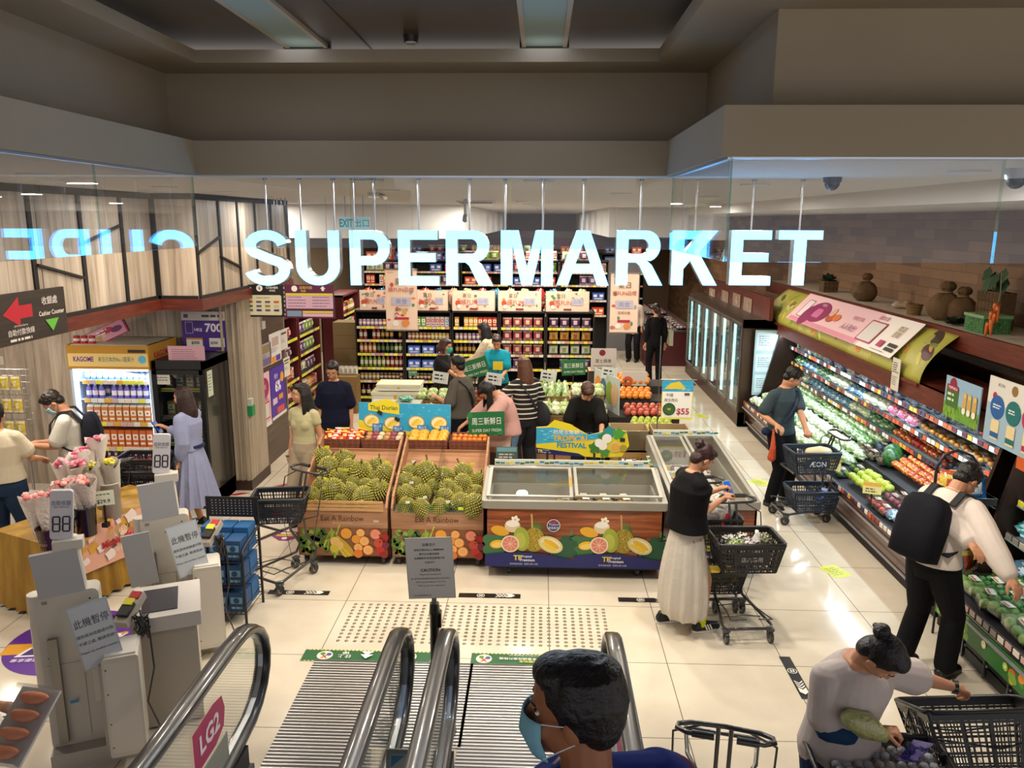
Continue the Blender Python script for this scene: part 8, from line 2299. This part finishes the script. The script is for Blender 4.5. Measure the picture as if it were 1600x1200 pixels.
m=MB('print');m.M=X4((0,0,0),rx=ST);m.rect(0,0,.22,.16,'d8dcd8',th=.003);m.lines(-.08,.03,.16,2,.05,.022,'2a2622',3)
for px,py,Y,lab in ((952,583,10.8,'tilted white price card at the dark fruit stand'),(857,588,10.75,'white price card above the leaf greens'),(688,590,10.6,'white price card above the clear bags'),(772,592,10.5,'white price card in front of the turquoise shirt')):
 p=at(px,py,Y=Y);q=MB('print');q.add(m.v,m.f,'fff',cols=m.c);q.box(0,.01,-.2,.012,.012,.3,'15130f');tag(q.build('price_card',loc=p,rot=(0,R(8),0)),lab,'price card')
# packed meat counters in the far aisle
for k,(x,y,lab) in enumerate(((3.0,19.5,'nearer'),(3.0,22.5,'farther'))):
 t=thing('meat_counter','%s red-based counter of packed meat in the far aisle' % lab,'counter',(x,y,0));m=MB('print');m.box(0,0,.4,1.1,2.4,.8,'4a1418',top='8a8078');m.build('base',t);m=MB('steel');m.box(0,0,.82,1.14,2.44,.04,'6a6460');m.build('top',t)
 for j in range(6):
  for i in range(3):stock.put('mt%d' % (i % 2),g_tray([('b8606a','d8a0a0')[i % 2],'c8c0bc'],.24,.18,r=.04),'meat_tray','packed meat tray on the %s meat counter, row %s, %s across' % (lab,ORD[j],ORD[i]),'meat tray',(x-.35+i*.33,y-1.0+j*.38,.845),group='meat trays on the far counters')
m=MB('matte');m.box(0,0,1.2,.9,.05,2.4,'8a8a90');tag(m.build('partition_board',loc=(2.1,20.5,0)),'pale partition board behind the shop worker','partition')
# ================================================================ TROLLEYS AND BASKETS
def basket(loc,rz,lab,col='20242c',txt=None,W=.46,D=.33,H=.22,rot=None,s=1.0):
 t=thing('shopping_basket',lab,'shopping basket',loc,rz,rot=rot);t.scale=(s,s,s)
 m=MB('plastic');a=.80
 def P(u,v,z):k=a+(1-a)*z/H;return V((u*W/2*k,v*D/2*k,z))
 cs=[(-1,-1),(1,-1),(1,1),(-1,1)]
 for (u0,v0),(u1,v1) in zip(cs,cs[1:]+cs[:1]):
  n=17 if v0 == v1 else 12
  for i in range(n+1):
   k=i/n;u,v=u0+(u1-u0)*k,v0+(v1-v0)*k;m.bar(P(u,v,0),P(u,v,H),.006 if i % 4 else .014,.005,col)
  for j in range(7):z=H*j/7;m.bar(P(u0,v0,z),P(u1,v1,z),.005,.008 if j % 3 else .012,col)
  m.bar(P(u0,v0,H-.02),P(u1,v1,H-.02),.01,.035,col)
  if v0 ==-1 == v1 and txt:m.bar(P(u0*.6,v0*1.01,H*.5),P(u1*.6,v1*1.01,H*.5),.012,.09,col)
 for i in range(9):m.bar(P(-1+i/4,-1,0),P(-1+i/4,1,0),.008,.006,col)
 for i in range(7):m.bar(P(-1,-1+i/3,0),P(1,-1+i/3,0),.008,.006,col)
 m.build('body',t)
 m=MB('plastic');m.tube([P(u*1.02,v*1.02,H) for u,v in ((-.9,-1),(.9,-1),(1,-.85),(1,.85),(.9,1),(-.9,1),(-1,.85),(-1,-.85))],.012,8,col,True);m.build('rim',t)
 for sv in (-1,1):m=MB('metal');m.tube([P(-1.04,0,H),P(-1.05,sv*.8,H*.62),P(0,sv*1.12,H*.5),P(1.05,sv*.8,H*.62),P(1.04,0,H)],.005,6,'3a3c40');m.build('handle',t)
 if txt:m=MB('print');m.M=Matrix.Translation(P(0,-1.09,H*.5)) @ Matrix.Rotation(R(84),4,'X');m.text(txt[0],0,0,txt[1],txt[2],bold=.01,maxw=.24);m.build('lettering',t)
 return t
def trolley(loc,rz,lab,low=True):
 t=thing('shopping_trolley',lab,'shopping trolley',loc,rz);K3='33302e'
 m=MB('rubber')
 m.tube([(-.12,-.26,.16),(-.20,.22,.13),(-.17,.28,.13),(.17,.28,.13),(.20,.22,.13),(.12,-.26,.16)],.013,8,K3)
 for s_ in (-1,1):m.tube([(s_*.12,-.26,.16),(s_*.11,-.30,.24),(s_*.10,-.18,.42),(s_*.10,-.16,.58),(s_*.17,-.02,.60),(s_*.19,.20,.60)],.012,8,K3)
 m.tube([(-.19,.20,.60),(.19,.20,.60)],.012,8,K3);m.tube([(-.10,-.16,.58),(.10,-.16,.58)],.012,8,K3)
 for s_ in (-1,1):m.cyl((s_*.03,-.16,.56),(s_*.03,-.30,.98),.011,n=8,col=K3)
 m.build('frame',t)
 m=MB('rubber')
 for s_ in (-1,1):
  m.tube([(0,-.30,.98),(s_*.16,-.31,.98),(s_*.215,-.34,.985),(s_*.22,-.38,.99),(s_*.17,-.42,1.0),(s_*.05,-.42,1.0)],.012,8,'232122');m.cyl((s_*.05,-.42,1.0),(s_*.15,-.42,1.0),.018,n=10,col='141314')
 m.build('handlebar',t)
 m=MB('rubber')
 for s_ in (-1,1):m=MB('rubber');m.tube([(s_*.12,-.2,.15),(s_*.14,.12,.2),(s_*.17,.30,.22),(s_*.05,.33,.24)],.006,6,K3);m.tube([(s_*.1,-.31,.98),(s_*.24,-.28,.9),(s_*.24,-.2,.62),(s_*.12,-.16,.58)],.006,6,K3);m.bar((s_*.13,-.2,.16),(s_*.24,-.2,.62),.004,.004,K3);m.build('wire_rest',t)
 m=MB('rubber')
 for y in (-.1,.1):m.tube([(-.15,y,.14),(0,y+.03,.17),(.15,y,.14)],.005,6,K3)
 m.build('cross_wires',t)
 for x,y in ((-.12,-.25),(.12,-.25),(-.18,.25),(.18,.25)):caster(t,x,y,.12,'2a2a2c')
 return t
trolley((-2.36,6.80,0),R(152),'empty shopping trolley standing left of the slatted durian stand')
basket((-2.38,6.82,.615),R(8),'empty dark basket on the trolley left of the durian stand',txt=('AEON',.025,'7a1f3a'),s=1.05)
trolley((1.68,6.12,0),R(185),'shopping trolley in front of the woman in the long white skirt')
trolley((1.52,6.62,0),R(185),'second trolley nested behind the one with the lettered basket')
basket((1.66,5.98,.615),R(4),'full basket with white characters beside the woman in white skirt','1c1b1d',('店內專用',.036,'b8b4b0'),s=1.12)
basket((1.50,6.52,.62),R(4),'basket holding a white cloth bag behind the lettered basket','1d1c1e');basket((1.56,6.42,.20),R(4),'low basket with yellow goods on the nested trolley','1d1c1e',s=.9)
trolley((3.0,8.62,0),R(95),'trolley of the man in the grey-green T-shirt')
basket((3.02,8.50,.62),R(5),'dark blue basket with white brand letters held by the man in T-shirt','2a3440',('ÆON',.05,'c8ccd0'),s=1.1);basket((3.06,8.52,.17),R(3),'lower dark blue basket with a blue packet on the man\'s trolley','263040',s=1.1)
p=at(1160,1140,Z=1.0);trolley((p.x,p.y+.34,0),R(-13),'empty trolley with curled handlebar before the escalator landing')
p=at(1372,1172,Z=.92);trolley((p.x,p.y-.1,0),R(-4),'trolley under the wide basket of wrapped packs');basket((p.x,p.y-.05,.64),R(-3),'wide black basket filled with shiny wrapped packs','161517',W=.62,D=.40,H=.26)
for i in range(5):
 for j in range(3):stock.put('wrp%d' % (i % 2),g_tray([('8a8a98','5a3a34')[i % 2],'c8c8d4'],.15,.10,r=.022,lbl=False),'wrapped_pack','shiny wrapped pack in the wide black basket, row %s, %s from left' % (ORD[j],ORD[i]),'wrapped pack',(p.x-.18+i*.10,p.y-.15+j*.11,.83),rot=(.1,.15,1.57),group='wrapped packs in the wide basket')
p=at(1548,1140,Z=.98);trolley((p.x+.02,p.y-.05,0),R(2),'trolley under the tilted basket at the corner');basket((p.x+.02,p.y+.02,.72),0,'large tilted black basket the woman in white T-shirt holds','151416',rot=(R(-26),R(-6),R(-4)),W=.58,D=.46,H=.32)
stock.put('grv',g_lump('5a8a3a','a8c06a',.16,.06,.05,91),'leafy_bunch','small green leafy bunch inside the tilted black basket','vegetable',(p.x-.1,p.y-.05,.72))
# contents of the lettered and blue baskets
for i,(x,y,c,c2) in enumerate(((-.12,0,'c8c4c0','3a3634'),(-.02,.05,'2a2624','d8d0b8'),(.02,-.06,'b8b4b8','5a4a3a'),(-.1,-.08,'8a9a5a','3a4a2a'),(.16,.04,'3a3a2a','8a8a6a'))):
 stock.put('bk%d' % i,g_lump(c,c2,.14,.11,.10,95+i),'packed_food','wrapped food pack in the lettered basket, %s of five' % ORD[i],'food pack',(1.66+x,5.98+y,.77))
stock.put('milk',g_bottle('d8d4cc','c8a8a0','f0ece8',.035,.20),'milk_bottle','small pale bottle standing in the lettered basket','bottle',(1.74,5.96,.72))
m=MB('film');m.ball((0,0,.16),(.19,.13,.18),'cfc9c0',20,14,fn=lambda t_,p_:1+.12*math.sin(4*t_+3*p_)+.05*math.sin(11*t_));m.use('print');m.M=X4((.10,-.15,.12),rz=.4,rx=ST)
for i in range(5):m.disc(.03*math.sin(i*2.3),-.06+i*.035,.026,'c8283a',n=10,w=lambda t_:1+.25*math.sin(5*t_))
tag(m.build('cloth_bag',loc=(1.50,6.52,.68)),'white cloth bag with red flowers in the basket beside the phone user','bag')
stock.put('ylw',g_carton('c8a82a','3a5a2a',.3,.2,.06),'yellow_pack','yellow pack lying in the low basket','pack',(1.56,6.42,.30))
m=MB('fruit');m.limb([(0,0,0),(.12,.0,.01),(.2,0,.0)],[.05,.06,.05],12,'d8c89a');tag(m.build('bread_loaf',loc=(2.98,8.46,.84)),'wrapped pale loaf on top of the blue lettered basket','bread')
stock.put('blp',g_pouch('2a4ab0','c8d0e8',.1,.2,.06,7),'blue_packet','bright blue packet standing in the lower blue basket','packet',(3.12,8.5,.24),rot=(.3,.3,.4))
p=at(222,762,Z=.62);carton((p.x,p.y+.1,0),.42,.34,.58,'yellow carton under the stacked baskets by the black fridge',col='a8843a')
for i in range(2):basket((p.x,p.y+.1,.585+i*.13),R(4),'dark basket stacked by the black fridge, %s one' % ('lower','upper')[i],'1c1c20')
p=at(62,752,Z=.9)+V((.22,.28,0));trolley((p.x,p.y+.2,0),R(60),'trolley between the blouse wearer and the flower table');basket((p.x,p.y+.2,.62),R(60),'dark basket on the trolley of the blouse wearer','1d1f26')
for px,py,tx,lb in ((1362,772,'','yellow-edged picture price card on the deck of blue packs'),(1300,735,'','yellow price card standing among berry trays')):
 p=at(px,py,Z=.66);m=g_tag(tx,'d8cf8a',.17,.12,'d8a03a')();m.use('print');m.M=X4(rx=ST);m.lines(-.06,.05,.12,2,.025,.012,'5a4a2a',3);m.M=Matrix();m.bar((0,.005,0),(0,.005,-.16),.01,.01,'15130f');tag(m.build('price_card',loc=p,rot=(R(-15),0,R(-20))),lb,'price card')
p=at(778,578,Y=11.65);m=g_tag('','d8c02a',.15,.13)();tag(m.build('yellow_card',loc=p),'yellow card in front of the turquoise T-shirt','card')
# ================================================================ EVERYONE
def wl(loc,rz,p):return Matrix.Rotation(-rz,3,'Z') @ (V(p)-V(loc))
def pers(label,loc,rz,wh=None,**kw):
 rz=R(rz);loc=V((loc[0],loc[1],loc[2] if len(loc) > 2 else 0))
 if wh:kw['hands']=tuple(None if h is None else wl(loc,rz,h) for h in wh)
 r=person(label,loc,rz,**kw);r['loc']=loc;r['rz']=rz
 r['W']=Matrix.Translation(loc) @ Matrix.Rotation(rz,4,'Z');return r
def phone(r,k,lab,col='14141a',face='2a5ab0',flip=0):
 h=r['W'] @ r['hand%d' % k];m=MB('gloss');m.box(0,0,0,.072,.008,.15,col);m.box(0,-.0045,0,.066,.001,.14,face)
 tag(m.build('phone',loc=h,rot=(R(-35),0,r['rz']+flip)),lab,'phone')
def backpack(r,lab,col='141620',w=.30,h=.44,d=.15):
 s=r['s'];t=thing('backpack',lab,'backpack',r['loc'],r['rz']);Mx=r['spine'](1.17) @ Matrix.Translation((0,-.13*s-d/2,0))
 m=MB(tint_mat('cloth',col));m.M=Mx;m.loft([(X4((0,.0,z)),a,b,lambda t_:(abs(math.cos(t_)) ** 4+abs(math.sin(t_)) ** 4) **-.25) for z,a,b in ((-.26,.10,.05),(-.24,w/2,d/2),(0,w/2,d/2+.02),(.14,w/2-.01,d/2),(.20,w/2-.05,d/2-.02),(.22,.06,.02))],28);m.build('pack',t)
 for sx in (-1,1):
  m=MB('matte');pts=[]
  for z,y in ((1.33,-.13),(1.41,-.06),(1.42,.03),(1.36,.10),(1.26,.125),(1.14,.09),(1.05,-.02),(1.02,-.12)):pts.append(r['spine'](z) @ V((sx*(.11 if z > 1.1 else .16)*s,(y+(.035 if y > .05 else -.02 if z > 1.3 and y < 0 else 0))*s,.04 if z > 1.38 else 0)))
  for a_,b_ in zip(pts,pts[1:]):m.bar(a_,b_,.05,.014,'101116')
  m.build('strap',t)
def strap(r,lab,col,bagcol=None,sx=1,bag=(.26,.10,.2)):
 s=r['s'];t=thing('shoulder_bag',lab,'bag',r['loc'],r['rz']);m=MB('matte');pts=[]
 for i in range(15):
  a=2*PI*i/14;z=1.20+.22*math.cos(a);pts.append(r['spine'](z) @ V((-sx*.13*s*math.cos(a),.165*s*math.sin(a),0)))
 for a_,b_ in zip(pts,pts[1:]):m.bar(a_,b_,.03,.012,col)
 m.build('strap',t);m=MB(tint_mat('cloth',bagcol or col));m.M=r['spine'](.96) @ X4((sx*.22*s,-.02,-.04));m.ball((0,0,0),(bag[1]/2+.03,bag[0]/2,bag[2]/2),'fff',18,12);m.build('pouch',t)
DK='120d0b'
r=pers('person in a cream T-shirt and loose beige trousers with long dark hair',(-2.55,8.2),160,H=1.59,head=(0,-34,0),top=dict(col='b5ae86',sleeve=.35,hem=.99,loose=.010,name='t_shirt'),bottom=dict(col='a0917a',loose=.026,flare=.03,waist=1.03),hair=('long',DK),glasses=True);phone(r,1,'dark phone in the lowered hand of the cream T-shirt wearer')
pers('person in a navy V-neck dress with glasses, walking behind the cream T-shirt wearer',(-2.50,9.3),183,H=1.66,head=(22,0,0),top=dict(col='10142a',sleeve=.8,hem=.80,loose=.035),bottom=dict(kind='skirt',col='10142a',hem=.42,flare=.06,waist=1.0),hair=('tail',DK),glasses=True)
r=pers('person in a long pale blue belted dress with long brown hair',(-3.74,8.0),82,H=1.58,head=(8,0,0),wh=(None,(-3.98,7.98,1.15)),top=dict(col='8f95b4',sleeve=1.7,hem=.98,loose=.03,sl_loose=.012),bottom=dict(kind='skirt',col='8f95b4',hem=.34,flare=.15,waist=1.03,pleats=14),hair=('long','2a1510'),shoes='0c0c0d');phone(r,1,'phone held at the chest of the blue dress wearer')
m=MB('matte');m.loft([(X4((0,0,z)),.155,.125) for z in (.0,.03)],24,'1a2048');tag(m.build('belt',loc=(-3.74,8.0,.94)),'navy belt around the pale blue dress','belt')
r=pers('person in a white T-shirt with black backpack and mask at the juice fridge',(-4.78,7.62),112,H=1.66,male=True,lean=8,head=(38,8,0),wh=((-5.08,7.40,1.10),(-5.06,7.52,1.10)),top=dict(col='c4bfb4',sleeve=.75,hem=.86,loose=.03),bottom=dict(col='3a3630'),hair=('short','1f140e'),mask='8fb4c0');backpack(r,'black backpack on the white T-shirt wearer by the juice fridge');phone(r,0,'phone in both hands of the masked backpack wearer',flip=1.2)
pers('person seen from behind in a loose cream blouse and blue jeans behind the flower table',(-5.08,6.95),15,H=1.62,build=1.15,top=dict(col='c6b9a0',sleeve=.6,hem=.94,loose=.036),bottom=dict(col='22344e',loose=.02),hair=('bun',DK),hands=((-.1,.35,1.0),(.25,.3,1.0)))
L6=(1.21,6.08);r=pers('person in a black sleeveless top and long white skirt looking at a blue phone',L6,-72,H=1.60,lean=6,head=(36,0,0),wh=((1.50,6.30,1.14),(1.50,6.14,1.12)),top=dict(col='0b0a0c',sleeve=.12,hem=.95,loose=.05,flare=.03),bottom=dict(kind='skirt',col='ccc4b8',hem=.15,flare=.10,waist=1.0,pleats=11,puff=.03,fold=.6),hair=('bun','2c100e'),shoes='0c0c0d',vox=.006,grip=(.7,.5),feet=((-.12,-.10,0,0),(.10,.12,0,0)))
phone(r,0,'phone with a blue screen in the hands of the white skirt wearer','b8c8e0','2f6ad0',R(100));m=MB('metal');w_=r['W'] @ r['wrist1'];m.cyl((0,0,-.012),(0,0,.012),.034,n=16,col='8a8478');tag(m.build('wristwatch',loc=w_,rot=(R(60),R(40),0)),'metal wristwatch of the white skirt wearer','watch')
m=MB('cloth');m.limb([(0,0,.02),(0,0,.12)],[.042,.04],12,'b8c81c');tag(m.build('sock',loc=r['W'] @ V((.10,.12,.02))),'lime green sock above the striped shoe','sock')
r=pers('person in a grey-green striped T-shirt choosing from the produce case',(2.86,9.12),207,H=1.69,male=True,lean=4,head=(30,42,0),wh=((3.04,8.78,1.0),(2.72,8.86,1.04)),top=dict(mat='heather_knit',sleeve=.75,hem=.88,loose=.02),bottom=dict(col='0e0f12',loose=.012),hair=('short','0d0a0a'),feet=((-.10,.02,0,-8),(.14,.05,0,15)),vox=.007,grip=(1.0,.5));strap(r,'dark blue cross-body strap bag of the striped T-shirt wearer','1c2a44',sx=1,bag=(.10,.03,.10))
m=MB('film');m.limb([(0,0,0),(.01,0,-.2),(0,0,-.34)],[.01,.03,.05],10,'c8502a');tag(m.build('orange_bag',loc=(2.70,8.88,.98)),'orange packet hanging from the right hand of the striped T-shirt wearer','packet')
L8=at(1437,1050,Z=0);r=pers('person in a white shirt with black backpack reaching into the near case',(L8.x,L8.y),-62,H=1.68,male=True,build=1.08,lean=29,head=(26,-6,0),wh=(at(1560,900,Z=1.05),at(1588,918,Z=.96)),top=dict(col='dccfc4',sleeve=1.86,hem=.92,loose=.038,sl_loose=.01,collar=True),bottom=dict(col='0c0c0f',loose=.022,flare=.01),hair=('short','100b0a'),glasses=True,vox=.006,feet=((-.12,-.06,0,0),(.12,.10,0,0)));backpack(r,'large black backpack on the white shirt wearer','12131a',.34,.5,.18)
L9=at(1372,1075,Z=1.2);r=pers('person in a white T-shirt with tied dark hair bending over baskets, cabbage under arm',(L9.x-.13,L9.y+.06),192,H=1.60,build=1.14,lean=18,head=(44,32,0),wh=(at(1530,1083,Z=1.03),at(1375,1140,Z=1.06)),top=dict(col='bcb0aa',sleeve=.8,hem=.84,loose=.032,sl_loose=.006),bottom=dict(col='1f2f48'),hair=('bun','0d090a'),vox=.005,grip=(.8,.9),pole=((-.6,-1,-.2),(.9,-.6,-.3)))
e0,w0=r['W'] @ r['el1'],r['W'] @ r['wrist1'];m=MB('film');m.limb([(0,0,0),(.07,0,-.03),(.15,.0,-.08)],[.045,.062,.03],16,'9a9c62');tag(m.build('cabbage',loc=e0+V((.05,-.14,.13))),'wrapped pale green cabbage held under the arm','cabbage')
m=g_pouch('2a2470','8a7ab8',.11,.14,.04,5)();tag(m.build('purple_packet',loc=r['W'] @ r['hand1']+V((.03,-.03,-.10)),rot=(.3,.3,.2)),'purple packet in the fingers above the wide basket','packet');m=MB('cloth');m.limb([(0,0,0),(.09,0,-.02)],[.062,.058],14,'1c3a5c');tag(m.build('blue_pouch',loc=e0*.72+w0*.28+V((-.06,0,-.01))),'blue cloth strap wrapped around the bent forearm','pouch')
m=MB('rubber');w_=r['W'] @ r['wrist0'];m.cyl((-.015,0,0),(.015,0,0),.033,n=16,col='101014');tag(m.build('smart_band',loc=w_,rot=(0,0,R(-20))),'black wristband of the white T-shirt wearer at the tilted basket','wristband')
r=pers('person in a blue jacket with face mask riding down the near escalator',(.115,1.56,.6),20,H=1.77,male=True,build=1.12,head=(4,60,0),top=dict(col='142a78',sleeve=1.9,hem=.84,loose=.045,sl_loose=.015,collar=True,name='jacket'),bottom=dict(col='15161c'),hair=('thin2','120d0c'),skin='96603f',mask='7fb4c4',vox=.005)
m=MB(tint_mat('cloth','5a1438'));s=r['s'];m.M=r['W'];m.limb([r['sh1']+V((.035,0,.02)),r['sh1']+(r['el1']-r['sh1'])*.8+V((.035,0,0))],[.06,.06],14);tag(remesh(m.build('sleeve_panel'),.008),'dark magenta sleeve panel of the blue jacket','sleeve')
pers('person in a charcoal T-shirt and green mask at the far end of the stand',(-1.45,11.55),-112,H=1.60,head=(14,8,0),top=dict(col='1c1a1a',sleeve=.6,loose=.03),bottom=dict(col='1a1a1e'),hair=('bob','3a1c12'),mask='3aa890',wh=(None,(-1.1,11.3,1.0)))
pers('person in a cream patterned blouse with long black hair before the shelves',(-.88,13.0),78,H=1.66,head=(24,0,0),top=dict(mat='cream_print',sleeve=1.6,loose=.03),bottom=dict(col='1a1a1e'),hair=('long',DK),hands=((-.15,.35,1.0),(.15,.35,1.0)))
pers('person in a turquoise T-shirt reading a yellow card',(-.66,12.0),178,H=1.62,head=(30,0,0),top=dict(col='128aa0',sleeve=.7,loose=.035),bottom=dict(col='1a1a24'),hair=('tail','2a130e'),hands=((-.1,.33,1.02),(.12,.33,1.0)))
r=pers('person in a grey T-shirt and dark trousers with a shoulder bag',(-1.0,9.75),62,H=1.64,head=(10,0,0),top=dict(col='57524a',sleeve=.9,loose=.035),bottom=dict(col='10121c'),hair=('short',DK),wh=((-1.3,9.72,1.12),None));strap(r,'dark shoulder bag of the grey T-shirt wearer','17140f')
pers('person in a pale pink top bending with long black hair hanging forward',(-.36,9.1),112,H=1.58,lean=34,head=(30,0,0),top=dict(col='c89a92',sleeve=1.5,loose=.04,sl_loose=.02),bottom=dict(col='5a7490'),hair=('fwd',DK),hands=((-.15,.5,.95),(.15,.55,.92)))
r=pers('person in a black and white striped top with long brown hair',(-.18,9.78),28,H=1.62,head=(8,20,0),top=dict(mat='striped_knit',sleeve=.8,loose=.035),bottom=dict(col='26262c',loose=.03),hair=('long','55301c'),hands=((-.32,.3,1.15),(.25,.25,1.0)));strap(r,'large dark tote bag of the striped top wearer','2a2a30',bag=(.42,.14,.36))
pers('person in a black T-shirt bending over the board reading Tropical Festival',(.56,9.0),172,H=1.60,lean=26,head=(28,20,0),top=dict(col='121010',sleeve=.8,loose=.035),bottom=dict(col='1a1a1e'),hair=('short','3f2516'),hands=((-.2,.45,.95),(.2,.4,.95)))
r=pers('person dressed in black walking away down the far aisle',(2.38,16.2),4,H=1.66,head=(12,10,0),top=dict(col='0c0a0c',sleeve=1.7,hem=.82,loose=.03),bottom=dict(col='0d0c10',loose=.008),hair=('tail','23110f'),face=False);m=MB('cloth');m.box(0,0,0,.08,.30,.30,'a8a692');m.tube([(0,-.1,.15),(-.02,-.06,.42),(-.02,.06,.42),(0,.1,.15)],.008,6,'a8a692');tag(m.build('tote_bag',loc=(2.68,16.2,.98)),'pale green tote bag on the shoulder of the black-clad walker','bag')
pers('shop worker in a white coat at the far counter',(2.25,18.9),160,H=1.64,head=(10,-10,0),top=dict(col='b8a89c',sleeve=1.8,hem=.7,loose=.03),bottom=dict(col='15151a'),hair=('short',DK))
T20=at(38,1130,Z=1.08);pers('person with flower-print sleeves holding a salmon pack, mostly out of view',(T20.x-.62,T20.y-.12),-88,H=1.62,wh=(T20+V((-.13,.07,.03)),T20+V((-.13,-.10,.03))),top=dict(mat='flower_print',sleeve=1.5,loose=.03),bottom=dict(col='1a1a1e'),hair=('bob',DK),vox=.006,grip=(.9,.9))
t=thing('salmon_pack','clear pack of four orange salmon fillets held over the self checkout','salmon pack',T20+V((.0,-.02,0)),rot=(R(35),0,R(-8)))
m=MB('plastic');m.box(0,0,0,.20,.34,.012,'d0ccc8');m.build('tray',t)
for i in range(4):m=MB('fruit');m.ball((0,-.12+i*.08,.022),(.075,.030,.018),'de8058',18,8,fn=lambda t_,p_:1+.06*math.sin(3*t_));m.build('fillet',t)
m=MB('film_clear');m.box(0,0,.03,.20,.34,.04);m.build('film_cover',t)
